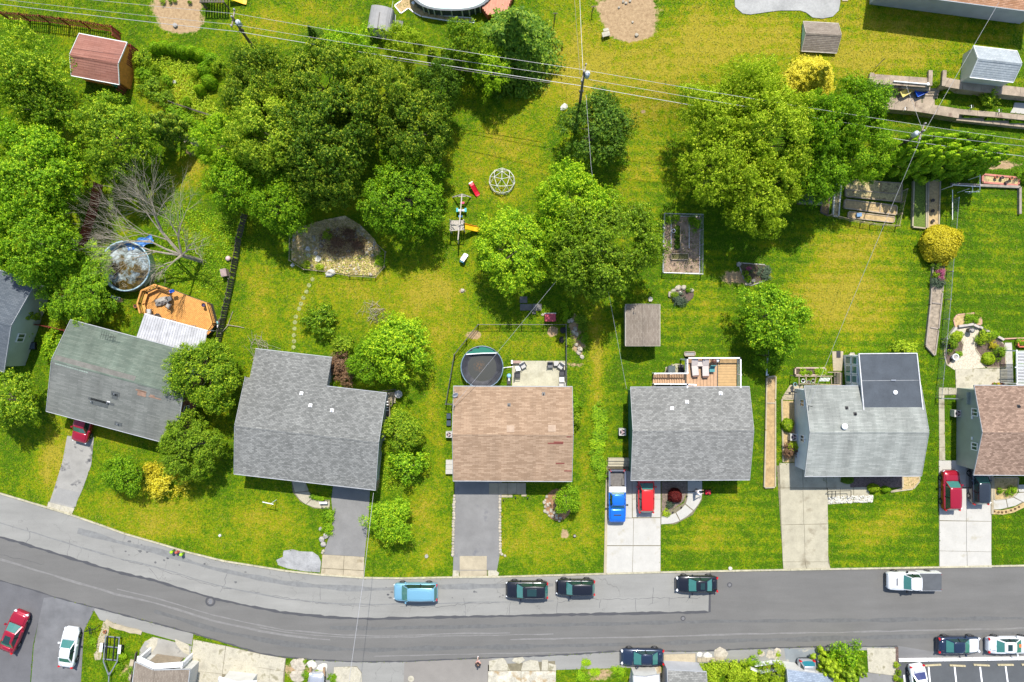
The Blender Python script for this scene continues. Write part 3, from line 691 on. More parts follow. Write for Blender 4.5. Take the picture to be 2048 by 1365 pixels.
def wall_window(h, side, s, z, w, hh, pane=win_glass, frame=white_paint, parts=2):
    """a framed window on wall W, E, N or S of a building, s along the wall"""
    t = h['t']; x = h['hz']-h['over']
    if side in 'WE':
        sx = -1 if side == 'W' else 1; c = Vector((sx*x, s, z)); u = Vector((0, 1, 0)); nn = Vector((sx, 0, 0))
    else:
        sy = 1 if side == 'N' else -1; c = Vector((s, sy*((h['dN'] if sy > 0 else h['dS'])-h['oe']), z)); u = Vector((1, 0, 0)); nn = Vector((0, sy, 0))
    b = MB(); up = Vector((0, 0, 1)); c = c+nn*.03
    for a_, b_ in ((c-u*w/2-up*hh/2, c+u*w/2-up*hh/2), (c-u*w/2+up*hh/2, c+u*w/2+up*hh/2)): b.bar(a_-u*.05, b_+u*.05, .09, .1)
    for k in (-1, 0, 1): b.bar(c+u*k*w/2-up*hh/2, c+u*k*w/2+up*hh/2, .08, .09 if k else .05, nn)
    f = b.build('window', frame, t)
    for k in (-1, 1):
        MB().bar(c+u*(k*w/4)-up*hh/2-nn*.01, c+u*(k*w/4)+up*hh/2-nn*.01, w/2-.03, .03, nn).build('pane', pane, f)
def garage_door(h, side, s, w=2.6, hh=2.15, m=white_vinyl):
    t = h['t']; sy = 1 if side == 'N' else -1; y = sy*((h['dN'] if sy > 0 else h['dS'])-h['oe']+.02)
    d = MB().box((s, y, hh/2), (w, .06, hh)).build('garage_door', m, t)
    for k in range(4): MB().box((s, y+sy*.045, hh*(k+.5)/4), (w-.12, .03, hh/4-.06)).build('panel', m, d)
def downspout(h, x, y): MB().tube([(x, y, h['ze']-.1), (x, y, .1)], .05, 6).build('downspout', white_paint, h['t'])

# the row of houses, left to right
h0 = gable('house', 'dark roofed house cut off by the left edge of the photo, pale green end wall', 'house', (22,652), (-240,560), 4.6, (-60,720), (58,562), 3.3, sd_pale, sh_dark, .3, L=14)
wall_window(h0, 'W', 1.4, 2.2, .9, 1.0)
h1 = gable('house', 'house with patched grey green roof beside the orange deck', 'house', (104,720), (366,790), 4.6, (147,642), (88,821), 3.3, sd_brick, sh_green, .35, roof_ms=sh_greyp)
for i in range(14):
    patch(h1, 112+i*4.8, 727.5+i*1.35, .22, .16, M('pale_ridge_tab', (.22,.26,.22), .9))
patch(h1, 190, 736.5, 8.6, .52, M('brown_strip_shingles', (.13,.125,.11), .95, .2, 1.5))
for x, y, w, l in [(284,787,.9,.62),(282,782,1.1,.15),(305,792,.5,.2),(310,796,1.3,.13)]: patch(h1, x, y, w, l, M('rusty_patch', (.24,.15,.105), .95, .2, 4))
for x, y, w, l in [(231,788,.9,.5),(199,806,1.9,.7),(203,803,2.8,.25),(237,848,.8,.4),(230,793,.6,.6)]: patch(h1, x, y, w, l, M('dark_patch', (.075,.082,.08), .95, .15, 4))
for x, y in [(231,788),(185,803),(217,806),(237,848)]: pipe_vent(h1, x, y)
wall_window(h1, 'E', 2.2, 2.3, 1.0, 1.0); wall_window(h1, 'E', -2.0, 2.3, 1.0, 1.0)
garage_door(h1, 'S', -4.3)
# television aerial lying on the rear slope
x, y, z, a = h1['at'](229, 674)
an = MB(); an.tube([(0,0,.0),(0,-.1,1.0)], .025, 5); an.tube([(-.9,0,.9),(.7,.1,1.0)], .022, 5)
for k in range(7): an.tube([(-.85+k*.25,-.45+.03*k,.95),(-.85+k*.25,.45-.03*k,.95)], .014, 4)
o = an.build('roof_aerial', black_metal, h1['t']); o.location = (x, y, z)
h2 = gable('house', 'large grey shingled house with L shaped roof and curved front walk', 'house', (470,852), (757,885), 4.6, (771,787), (463,947), 3.3, sd_blue, sh_grey, .3, ext=(-7.0, 1.15, 8.0))
# the rear wing under the long slope
b = MB(); sN = h2['sN']; zz = h2['zr']-sN*7.6-.15; b.box((-2.95, (h2['dN']-.5+7.6)/2, zz/2), (7.5, 7.6-h2['dN']+.5, zz)); b.build('wall', sd_blue, h2['t'])
for x, y in [(603,787),(621,811),(664,821)]: pipe_vent(h2, x, y)
garage_door(h2, 'S', 5.2)
h3 = gable('house', 'tan brown roofed house behind the round black covered pool', 'house', (905,869), (1146,870), 4.6, (1020,774), (1020,962), 3.3, sd_cream, sh_brown, .25)
for x, y in [(1018,810),(1087,788)]: pipe_vent(h3, x, y, black_metal)
for x, y, w, l in [(1111,887,1.6,.14),(1117,885,1.0,.2),(1120,927,.9,.13),(1136,942,.8,.13),(1138,874,.5,.1)]: patch(h3, x, y, w, l, M('red_patch', (.20,.06,.045), .95, .1))
for x, y in [(1104,857),(1021,858)]: patch(h3, x, y, .8, .7, M('pale_patch', (.34,.25,.18), .95, .1))
garage_door(h3, 'S', -3.9, 3.0); wall_window(h3, 'S', 2.8, 2.0, 1.8, 1.2)
downspout(h3, 2.0, -5.1)
h4 = gable('house', 'grey roofed house with white railed rear deck and dark green wall', 'house', (1266,862), (1507,861), 4.6, (1380,775), (1380,960), 3.3, sd_green, sh_grey2, .3)
for x, y in [(1344,817),(1374,804),(1441,787)]: pipe_vent(h4, x, y)
garage_door(h4, 'S', -4.0, 2.8)
for x in (1.0, 2.5): MB().box((x, -4.62, 1.5), (.16, .16, 3.0)).build('porch_post', white_paint, h4['t'])
h5 = gable('house', 'pale grey roofed house with dark flat sunroom roof', 'house', (1620,865), (1857,864), 4.6, (1650,773), (1740,952), 3.3, sd_white, sh_pale, .3)
pipe_vent(h5, 1693, 816, black_metal); pipe_vent(h5, 1710, 828, black_metal, .07)
x, y, z, a = h5['at'](1687, 853)
o = MB().lathe([(.02,.0),(.18,.0),(.18,.2),(.31,.22),(.33,.28),(.28,.36),(.12,.41),(.02,.42)], 18).build('turbine_vent', white_paint, h5['t'], smooth=True); o.location = (x, y, z)
for s, z in ((2.8, 2.1), (-1.0, 2.1)): wall_window(h5, 'W', s, z, .7, 1.0)
MB().box((-6.0, -1.0, 3.05), (.5, .04, .05)).build('wall_light_bar', grey_metal, h5['t'])
x, y, z, a = h5['at'](1617, 812); o = MB().tube([(0,0,0),(0,0,1.1)], .04, 6).build('service_mast', black_metal, h5['t']); o.location = (x, y, z-.2)
garage_door(h5, 'S', -3.6, 2.8)
# sunroom
def world_poly(t, pts): return pts
sr = MB(); zs0, zs1 = 3.55, 3.95
c4 = [P(1717,708,zs0), P(1833,707,zs0), P(1845,820,zs1), P(1727,821,zs1)]
vs = [p for p in c4] + [p-Vector((0,0,.16)) for p in c4]
sr.add(vs, [(3,2,1,0),(4,5,6,7),(0,1,5,4),(1,2,6,5),(2,3,7,6),(3,0,4,7)])
su = sr.build('sunroom_roof', M('dark_roll_roofing', (.058,.068,.08), .85, .14, .8), h5['t'])
Rt = Matrix.Rotation(-h5['t'].rotation_euler.z, 4, 'Z')
for o in (su,):
    o.data.transform(Matrix.Translation(-h5['t'].location)); o.data.transform(Rt)
def child_w(b, name, m, parent, smooth=False):
    """geometry given in world coordinates, hung under a turned thing"""
    o = b.build(name, m, parent); root = parent
    while root.parent: root = root.parent
    o.data.transform(Matrix.Translation(-root.location)); o.data.transform(Matrix.Rotation(-root.rotation_euler.z, 4, 'Z')); return o
for i in range(4):
    a, b_ = c4[i], c4[(i+1) % 4]
    if i == 2: continue
    child_w(MB().bar(a+Vector((0,0,.0)), b_+Vector((0,0,.0)), .1, .2), 'roof_trim', M('soft_white_trim', (.5,.5,.5), .6), h5['t'])
for k, (px, py) in enumerate([(1787,761),(1790,815),(1735,815)]):
    child_w(MB().box(P(px, py, 3.84), (.5 if k != 1 else .6, .14, .05)), 'roof_hatch', grey_metal, h5['t'])
child_w(MB().bar(P(1722,762,3.76), P(1839,761,3.76), .07, .04), 'roof_seam', M('pale_seam', (.2,.21,.22), .8), h5['t'])
child_w(MB().lathe([(.12,0),(.22,0),(.22,.12),(.12,.12)], 14, P(1790,785,3.84)), 'roof_vent_ring', white_paint, h5['t'])
w4 = [P(1719,712,zs0), P(1831,711,zs0), P(1831,775,zs0), P(1724,775,zs0)]
wb = MB().prism([(p.x, p.y) for p in w4], 0, 3.42); wl = child_w(wb, 'sunroom_wall', sd_white, h5['t'])
xw = (P(1719,712,zs0).x + P(1724,775,zs0).x)/2
for j in range(3):
    for i, zc in enumerate((1.1, 2.45)):
        y = P(0, 722+j*19, zs0).y
        c = Vector((xw-.07 + (.06-.06*j)*0 - (.0 if j else .02), y, zc))
        f = MB()
        f.box(c, (.07, .86, 1.05)); fo = child_w(f, 'window', white_paint, h5['t'])
        child_w(MB().box(c-Vector((.045,0,0)), (.03, .68, .86)), 'pane', plain('teal_pane', (.05,.16,.16), .08), fo)
h6 = gable('house', 'cocoa brown roofed house at the right edge with sage side wall', 'house', (1965,865), (2130,866), 4.6, (2000,772), (2000,950), 3.3, sd_sage, sh_cocoa, .3, L=13)
for s, z in ((1.9, 3.0), (-1.7, 3.0)): wall_window(h6, 'W', s, z, .75, .9)
for s, z in ((1.3, 2.6), (-.9, 2.6)): MB().box((-6.25, s, z), (.12, .3, .12)).build('wall_vent', white_paint, h6['t'])
pipe_vent(h6, 2037, 813, black_metal, .04)
MB().box((-6.25, 3.3, 2.2), (.7, 1.3, .1)).build('side_awning', M('awning_green_grey', (.18,.22,.19), .6), h6['t'])
h7 = gable('house', 'orange tan roofed house cut off by the top right corner', 'house', (1790,-110), (2080,-72), 7.0, (1900,-190), (1960,9.5), 5.6, sd_grey, sh_orange, .4, L=17)
g1 = gable('garage', 'brown shingled garage with open white gable front, below the dark pad', 'garage', (307,1341), (291,1460), 3.7, (377,1356), (266,1362), 2.6, sd_cream, sh_taupe, .35, .1)
g1w = g1['t']
MB().box((-g1['hz']+.2, 0, 1.2), (.12, 3.0, 2.2)).build('garage_door', M('open_garage_shade', (.25,.20,.14), .8), g1w)  # no door here: panel coloured as the shade inside the open garage
for s in (-1, 1): MB().bar((-g1['hz']-.35, 0, 3.55), (-g1['hz']-.35, s*2.4, 2.45), .5, .18).build('gable_trim', white_paint, g1w)
for s in (-1, 1): MB().box((-g1['hz']-.15, s*2.3, 1.2), (.5, .22, 2.4)).build('corner_post', white_paint, g1w)
g2 = gable('garage', 'white framed garage roof at the bottom edge beside cream slabs', 'garage', (470,1371), (458,1480), 3.2, (499,1376), (437,1376), 2.5, sd_cream, M('white_metal_roof', (.55,.55,.55), .5, .06), .2, .1)
for s in (-1, 1): MB().bar((-g2['hz']-.2, 0, 3.1), (-g2['hz']-.2, s*2.0, 2.5), .3, .16).build('gable_trim', white_paint, g2['t'])
g3 = gable('garage', 'grey shingled roof at the bottom edge beside the yellow green hedge', 'garage', (1336,1372), (1414,1376), 3.3, (1375,1343), (1375,1420), 2.7, sd_grey, sh_grey2, .12, .2)
g3b = gable('shed', 'small white roofed shed at the bottom edge below the black sedan', 'shed', (1291,1354), (1296,1440), 2.5, (1318,1356), (1267,1352), 2.2, sd_cream, M('white_metal_roof', (.55,.55,.55), .5, .06), .1, .1)
g4 = gable('garage', 'slate blue roofed garage behind the teal car at the bottom edge', 'garage', (1577,1372), (1668,1384), 3.4, (1620,1346), (1620,1440), 2.6, sd_cream, sh_blue, .2, .2)
# ---- sheds
s1 = gable('shed', 'red roofed garden shed with varnished brown end wall by the red fence', 'shed', (140,108+2), (236,124+4), 3.1, (158,68), (138,150), 2.3, sd_brown, sh_red, .06, .25, trim=white_paint, row=.25)
s1['t'].rotation_euler.z -= 0
MB().box((1.2, -s1['dS']+.22, 1.1), (.9, .06, 1.9)).build('door', M('teal_door', (.08,.28,.25), .6), s1['t'])
wall_window(s1, 'S', -.4, 1.4, .8, .7)
s2 = gable('shed', 'taupe roofed garden shed under the big tree, left of the stone ring', 'shed', (1288,609), (1288,692), 2.9, (1319,650), (1252,650), 2.15, sd_beige, sh_taupe, .12, .15, trim=M('taupe_trim', (.4,.36,.3), .7), row=.15)
MB().box((s2['hz']-.1, 0, .95), (.06, 1.5, 1.8)).build('door', sd_beige, s2['t'])
s3 = gable('shed', 'pale teal shed with speckled taupe roof beside the golden conifer', 'shed', (1612,67), (1682,71), UP+1.2, (1640,46), (1640,104), UP+.35, sd_teal, sh_taupe, .05, .1, trim=M('taupe_trim', (.4,.36,.3), .7), row=.15, floor=G(P(1640,80,2).x, P(1640,80,2).y))
print('s3', s3['gz'])
s4 = gable('shed', 'white shed with pale blue grey roof on the upper terrace', 'shed', (1956,118), (2043,128), UP+2.7, (1990,98), (1990,160), UP+1.75, sd_cream, sh_white, .05, .1, trim=white_paint, row=.2)
# arched grey shed
t = thing('shed', 'round roofed grey plastic shed at the top of the photo', 'shed', PG(766, 52), R(-10))
b = MB(); W_, L_ = 1.22, 1.25
arch = [(-W_, 0, 0)] + [(-W_*math.cos(a), 0, 1.5+.55*math.sin(a)) for a in np.linspace(0, math.pi, 11)] + [(W_, 0, 0)]
b.loft([[(x, y, z) for x, _, z in arch] for y in (-L_, L_)]); b.build('shell', M('grey_plastic', (.24,.235,.23), .6, .08), t)
MB().box((0, -L_-.02, .85), (1.3, .05, 1.6)).build('door', white_vinyl, t)
MB().tube([(0,-L_,2.08),(-.05,.5,2.08)], .05, 5).build('ridge_strap', dark_plastic, t)
t = thing('storage_bin', 'open topped white and black bin beside the round roofed shed', 'bin', PG(799, 60), R(-8))
MB().box((0,-.3,.35),(.8,.9,.7)).build('body', white_vinyl, t); MB().box((0,.45,.3),(.8,.55,.6)).build('crate', dark_plastic, t)
MB().tube([(-.35,-.6,.7),(-.3,.9,1.5)], .03, 5).build('handle', white_paint, t)

# ============================================================ HELPERS FOR YARD THINGS
def clip_line(poly, p, d):
    ts = []
    n = len(poly)
    for i in range(n):
        a, b = poly[i], poly[(i+1) % n]; e = (b[0]-a[0], b[1]-a[1]); den = d[0]*e[1]-d[1]*e[0]
        if abs(den) < 1e-9: continue
        t = ((a[0]-p[0])*e[1]-(a[1]-p[1])*e[0])/den; u = ((a[0]-p[0])*d[1]-(a[1]-p[1])*d[0])/den
        if 0 <= u <= 1: ts.append(t)
    return (min(ts), max(ts)) if len(ts) >= 2 else None
def boards(poly, ang, w, z, th, m, parent, name='board', gap=.022, off=(0, 0, 0)):
    d = (math.cos(ang), math.sin(ang)); nrm = (-d[1], d[0])
    s = [p[0]*nrm[0]+p[1]*nrm[1] for p in poly]; k = int((max(s)-min(s))/w)
    for i in range(k+1):
        q = min(s)+(i+.5)*w
        if q > max(s): break
        r = clip_line(poly, (nrm[0]*q, nrm[1]*q), d)
        if not r or r[1]-r[0] < .1: continue
        a = Vector((nrm[0]*q+d[0]*r[0], nrm[1]*q+d[1]*r[0], z)); b_ = Vector((nrm[0]*q+d[0]*r[1], nrm[1]*q+d[1]*r[1], z))
        MB().bar(a, b_, w-gap, th).build(name, m, parent, w=1)
def fence(name, label, path, h, m, style='picket', cat='fence', group=None, rail=None, pw=.13, gap=.05, post=2.4, jit=.02):
    ws = [PG(*p) for p in path]; t = thing(name, label, cat, ws[0], group=group)
    o = Vector(ws[0])
    pk = MB().box((0, 0, h/2+.04), (pw, .03, h-.04)).mesh('picket', m)
    post_me = MB().box((0, 0, h/2), (.1, .1, h+.06)).mesh('post', rail or m)
    wr = MB(); npk = 0
    for a, b in zip(ws, ws[1:]):
        d = b-a; L = d.length; dn = d.normalized(); ang = math.atan2(d.y, d.x)
        k = max(1, round(L/post))
        for i in range(k+1):
            if i == 0 and a is not ws[0]: continue
            link('post', post_me, t, None, a+dn*L*i/k-o, (0, 0, ang))
        if style == 'picket':
            n = int(L/(pw+gap))
            for i in range(n):
                p = a+dn*(i+.5)*(pw+gap)-o; sd_ = Vector((-dn.y, dn.x, 0))*.05
                link('picket', pk, t, None, p+sd_, (random.uniform(-jit, jit), random.uniform(-jit, jit), ang))
            for zz in (.3, h-.3): MB().bar(a-o+Vector((0,0,zz)), b-o+Vector((0,0,zz)), .05, .09).build('rail', rail or m, t)
        elif style == 'wire':
            for zz in ([h] if gap != 9 else [h, h*.5]): MB().tube([a-o+Vector((0,0,zz)), b-o+Vector((0,0,zz))], .025, 5).build('rail', rail or m, t)
            n = int(L/.22)
            for i in range(n):
                for s_ in (0, 1):
                    x0 = a-o+dn*L*i/n; x1 = a-o+dn*L*(i+1)/n
                    for q in range(int(h/.22)):
                        z0, z1 = .22*q+.03, .22*q+.25
                        if s_: z0, z1 = z1, z0
                        wr.bar(x0+Vector((0,0,z0)), x1+Vector((0,0,z1)), .007, .007)
        elif style == 'rails':
            for zz in (.35, .75, h-.08): MB().bar(a-o+Vector((0,0,zz)), b-o+Vector((0,0,zz)), .05, .12).build('rail', rail or m, t)
    if wr.v: wr.build('wire_mesh', rail or m, t, kind='stuff')
    return t
def bed(label, pts, h=.22, w=.12, fm=wood_grey, sm=soil, cat='garden bed', name='raised_bed', group=None, cross=(), z=None, part='edging_board'):
    ws = [PG(*p) for p in pts]; t = thing(name, label, cat, ws[0], group=group)
    MB().prism(ws, ws[0].z, ws[0].z+h*.7).build('soil', sm, t, w=1)
    for a, b in list(zip(ws, ws[1:]+ws[:1])) + [(PG(*c[0]), PG(*c[1])) for c in cross]:
        d = (b-a).normalized()*(w/2)
        if (b-a).length > w*2: MB().bar(a-d*0+Vector((0,0,h/2))+d, b-d+Vector((0,0,h/2)), w, h).build(part, fm, t, w=1)
    return t
def rock_mesh(name, m, seed, rough=.25):
    rd = random.Random(seed); b = MB(); n = 7; secs = []
    for k, (r, z) in enumerate(((.75, 0), (1, .35), (.85, .8), (.45, 1))):
        secs.append([(r*math.cos(2*math.pi*j/n)*rd.uniform(1-rough, 1+rough)*.5, r*math.sin(2*math.pi*j/n)*rd.uniform(1-rough, 1+rough)*.5, z*rd.uniform(.9, 1.1)) for j in range(n)])
    b.loft(secs); return b.mesh(name, m)
ROCK = {k: [rock_mesh('stone', m, s) for s in (1, 2, 3, 4)] for k, m in (('tan', stone), ('white', stone_white), ('grey', stone_grey))}
def stones(label, path, size, kind='tan', cat='stone edging', name='stone_edging', group=None, closed=False, hh=.6, jit=.15, parent=None, asp=1.3, step=None):
    ws = [PG(*p) for p in path]; 
    if closed: ws.append(ws[0])
    t = parent or thing(name, label, cat, ws[0], group=group)
    o = origin_of(t)
    for a, b in zip(ws, ws[1:]):
        d = b-a; L = d.length; n = max(1, round(L/(step or size*.95))); ang = math.atan2(d.y, d.x)
        for i in range(n):
            p = a+d*(i+.5)/n-o+Vector((random.uniform(-1, 1), random.uniform(-1, 1), 0))*size*jit
            s = size*random.uniform(.8, 1.15)
            link('stone', random.choice(ROCK[kind]), t, None, p, (0, 0, ang+random.uniform(-.2, .2)), (s*asp*.9, s, s*hh*random.uniform(.7, 1.2)))
    return t
def boulder(px, py, r, kind, label, asp=1., group=None, z=.6):
    me = random.choice(ROCK[kind]); p = PG(px, py)
    o = link('rock', me, None, None, p, (0, 0, random.uniform(0, 3)), (2*r/PPM*asp, 2*r/PPM, r/PPM*z*1.6))
    return tag(o, label, 'rock', group)

# ============================================================ DECKS, POOLS
# orange deck with octagon end
t = thing('deck', 'orange stained wooden deck with an angled end and cluttered furniture', 'deck', PG(350, 620))
dz = .75
poly = [P(x, y, dz) for x, y in [(318,571),(342,579),(380,594),(420,608),(431,648),(416,670),(400,664),(289,627),(284,608),(292,583)]]
boards([(p.x, p.y) for p in poly], R(-15+62), .15, dz-.02, .04, wood_orange, t)
MB().prism([(p.x, p.y) for p in poly], .02, dz-.06).build('deck_base', wood_dark, t, w=1)
rp = [poly[i] for i in (7, 8, 9, 0, 1)]; rp2 = [poly[3], poly[4], poly[5]]
for path in (rp, rp2):
    for a, b_ in zip(path, path[1:]):
        up = Vector((0,0,.95)); MB().bar(a+up, b_+up, .15, .05).build('top_rail', wood_orange, t, w=1)
        MB().bar(a+up*.35, b_+up*.35, .05, .1).build('lower_rail', wood_orange, t, w=1); MB().bar(a+up*.7, b_+up*.7, .05, .1).build('lower_rail', wood_orange, t, w=1)
        for q in (a, b_): MB().bar(q, q+up, .1, .1).build('post', wood_orange, t, w=1)
        # bench along the rail
        cin = Vector((P(350,620,dz))); inn = (cin-(a+b_)/2).normalized()*.35
        if path is rp: MB().bar(a+inn+Vector((0,0,.42)), b_+inn+Vector((0,0,.42)), .32, .05).build('bench_board', wood_orange, t, w=1)
# awning of white corrugated pans
t = thing('awning', 'white corrugated patio awning between the deck and the grey green roof', 'awning', PG(340, 665))
a0, a1, b0, b1 = P(289,628,2.7), P(415,662,2.7), P(272,677,3.1), P(404,716,3.1)
N_ = 26
for i in range(N_):
    u0, u1 = i/N_, (i+1)/N_; A, B, C, D = a0.lerp(a1, u0), a0.lerp(a1, u1), b0.lerp(b1, u1), b0.lerp(b1, u0); e = (B-A)*.12; r = Vector((0,0,.05))
    b = MB(); vs = [A, A+e+r, B-e*2+r, B-e, D, D+e+r, C-e*2+r, C-e, B, C]
    b.add(vs, [(0,4,5,1)[::-1], (1,5,6,2)[::-1], (2,6,7,3)[::-1], (3,7,9,8)[::-1]])
    b.build('roof_pan', M('chalky_white_metal', (.36,.36,.37), .6, .2, 1.6, stain=(1.2,.62,(.3,.3,.29))), t, w=1)
MB().bar(a0-Vector((0,0,.08)), a1-Vector((0,0,.08)), .1, .14).build('awning_beam', white_paint, t, w=1)
for u in (.02, .35, .68, .98):
    q = a0.lerp(a1, u); MB().bar(Vector((q.x, q.y, 0)), q-Vector((0,0,.15)), .08, .08).build('post', white_paint, t, w=1)
# green algae pool
t = thing('old_pool', 'neglected round pool of murky brown water beneath the bare tree', 'pool', PG(258+4, 535))
rr = 2.72
MB().lathe([(rr,0),(rr,1.15),(rr+.05,1.2),(rr-.12,1.2),(rr-.12,1.1),(rr-.1,.5)], 36).build('pool_wall', M('faded_blue_liner', (.30,.42,.47), .5, .2, 1.5), t, smooth=True)
pool_w = NT('murky_water'); p_ = pool_w.pos(); n_ = pool_w.noise(p_, .7, 6, .7)
n_ = pool_w.math('ADD', n_, pool_w.math('MULTIPLY', pool_w.add('ShaderNodeSeparateXYZ').outputs[1], .045)); sx_ = [n for n in pool_w.n if n.bl_idname == 'ShaderNodeSeparateXYZ'][0]; pool_w.ln(pool_w.pos('obj'), sx_.inputs[0])
pool_w.set(Base_Color=pool_w.ramp(n_, [(.35, (.02,.02,.01)), (.47, (.10,.065,.012)), (.54, (.2,.24,.24)), (.62, (.42,.48,.5))]), Roughness=.12)
MB().lathe([(.01,.5),(rr-.11,.5),(rr-.11,.52),(.01,.52)], 36).build('water', pool_w.m, t)
b = MB(); rd = random.Random(5)
for i in range(60):
    a_ = rd.uniform(0, 6.28); q = rr*.85*math.sqrt(rd.random()); x, y = q*math.cos(a_), q*math.sin(a_)
    dx, dy = rd.uniform(-.7,.7), rd.uniform(-.7,.7)
    if math.hypot(x+dx, y+dy) < rr*.9: b.tube([(x,y,.54),(x+dx*.5,y+dy*.5+.05,.62),(x+dx,y+dy,.55)], .014, 3)
b.build('floating_twigs', bark_pale, t, kind='stuff')
# crumpled blue tarp
tt = MB(); n = 14; rd = random.Random(9)
vs = [(-1.5+3*i/n, (-.45+.9*j/6)*(1+.2*math.sin(i)), .15+rd.uniform(0,.22)) for i in range(n+1) for j in range(7)]
tt.add(vs, [(i*7+j, (i+1)*7+j, (i+1)*7+j+1, i*7+j+1) for i in range(n) for j in range(6)])
tarp_m = plain('blue_tarp', (.07,.20,.48), .35)
o = tt.build('tarp', tarp_m, at=(0,0,0)); tag(o, 'crumpled blue tarp lying against the top of the murky pool', 'tarp'); o.location = PG(282, 487, .3); o.rotation_euler.z = R(18)
# covered pool
t = thing('covered_pool', 'round pool under a sagging black cover, in the fenced yard', 'pool', PG(965, 734))
rr = 2.22
MB().lathe([(rr,0),(rr,1.12),(rr+.09,1.15),(rr+.09,1.2),(rr-.02,1.2),(rr-.02,.05)], 32).build('pool_wall', M('blue_black_wall', (.03,.07,.12), .4, .1), t, smooth=True)
MB().tube([((rr+.06)*math.cos(a), (rr+.06)*math.sin(a), 1.22) for a in np.linspace(0, 2*math.pi, 33)], .05, 6).build('rim', M('pale_blue_rim', (.16,.22,.27), .5), t, smooth=True)
b = MB(); n = 36; rd = random.Random(3); rings = [(rr-.03,1.18),(rr*.93,1.08),(rr*.84,.92),(rr*.74,.82),(rr*.7,.8)]
secs = []
for k, (r_, z_) in enumerate(rings): secs.append([(r_*math.cos(2*math.pi*j/n), r_*math.sin(2*math.pi*j/n), z_+(0 if k in (0, 4) else .07*math.sin(j*2.7)+rd.uniform(-.05,.05))) for j in range(n)])
b.loft(secs[::-1], caps=False); b.build('cover', M('black_pool_cover', (.03,.031,.038), .62, .25, 2), t, smooth=True)
wat = NT('puddle_on_cover'); p_ = wat.pos('obj'); gr = wat.add('ShaderNodeTexGradient', gradient_type='SPHERICAL'); wat.ln(wat.mapping(p_, (.9,.9,.9), loc=(.25,-.1,0)), gr.inputs[0])
lv = wat.math('MULTIPLY', gr.outputs[1], wat.ramp(wat.noise(p_, 5, 5, .7), [(.45,(0,)*3),(.6,(1,)*3)]))
wat.set(Base_Color=wat.mix(lv, (.028,.03,.026), (.28,.12,.02)), Roughness=.5)
MB().lathe([(.01,.8),(rr*.7,.8),(rr*.7,.805),(.01,.805)], 36).build('puddle', wat.m, t)
b = MB(); sg = [((rr-.03)*math.cos(a), (rr-.03)*math.sin(a)) for a in np.linspace(R(44), R(141), 13)]
b.prism(sg, 1.14, 1.17); b.build('green_flap', plain('green_cover', (.01,.13,.085), .35), t)
MB().tube([(sg[0][0],sg[0][1],1.2), (0,sg[0][1]-.02,1.16), (sg[-1][0],sg[-1][1],1.2)], .06, 5).build('cover_roll', white_vinyl, t)
t = thing('pool_hose', 'white hose from the black covered pool to the patio', 'hose', PG(1006, 737)); MB().tube([PG(1003,738,.6), PG(1008,736,.3), PG(1015,735,.12), PG(1026,734,.12)], .045, 6).build('hose', white_paint, t, w=1)
# large oval pool at the top edge
t = thing('oval_pool', 'oval pool with pale green cover cut off by the top edge', 'pool', PG(905, -20))
n = 40; W0, H0 = 4.5, 2.9; pts = [(W0*math.copysign(abs(math.cos(a))**.75, math.cos(a)), H0*math.copysign(abs(math.sin(a))**.8, math.sin(a))) for a in np.linspace(0, 2*math.pi, n, endpoint=False)]
cc_ = origin_of(t)
b = MB(); b.loft([[(x*s_, y*s_, z) for x, y in pts] for s_, z in ((1,0),(1,1.35),(1.03,1.38),(1.03,1.43),(.96,1.43),(.95,1.35))], caps=False); b.build('pool_wall', M('grey_blue_pool_wall', (.05,.07,.085), .5, .2), t)
cv = NT('pale_pool_cover'); n_ = cv.noise(cv.mapping(cv.pos(), (.5,1,1), (0,0,.5)), .6, 5, .6)
cv.set(Base_Color=cv.ramp(n_, [(.35,(.08,.26,.22)),(.5,(.25,.40,.36)),(.62,(.50,.56,.54))]), Roughness=.3)
b = MB(); b.prism([(x*.96, y*.96) for x, y in pts], 1.3, 1.37); b.build('cover', cv.m, t)
for i in range(26, 37):
    x, y = pts[i % n]; MB().box((x*1.02, y*1.02, .68), (.12, .12, 1.36)).build('upright', M('pale_upright', (.5,.5,.54), .5), t)
dk = thing('pool_deck', 'coral painted deck at the right end of the oval pool', 'deck', PG(990, 5))
dp = [P(962,12,1.2), P(958,-20,1.2), P(1030,-20,1.2), P(1012,25,1.2), P(975,30,1.2)]
boards([(p.x, p.y) for p in dp], R(95), .16, 1.18, .04, M('coral_boards', (.50,.22,.14), .7, .12), dk)
MB().prism([(p.x, p.y) for p in dp], .02, 1.12).build('deck_skirt', M('coral_skirt', (.45,.11,.06), .7), dk, w=1)
e = bed('white edged strip of gravel curving round the oval pool', [(789,12),(802,3),(812,-20),(836,-20),(836,8),(855,22),(880,32),(945,37),(950,46),(905,44),(843,34),(828,26),(817,17),(802,28)], .1, .1, white_paint, drysoil, 'garden edging', 'pool_edging')
t = thing('pool_skimmer_light', 'round white disc light beside the oval pool steps', 'lamp', PG(828, 12)); MB().lathe([(.05,0),(.05,.6),(.17,.62),(.17,.68),(.05,.7)], 14).build('shade', white_paint, t)

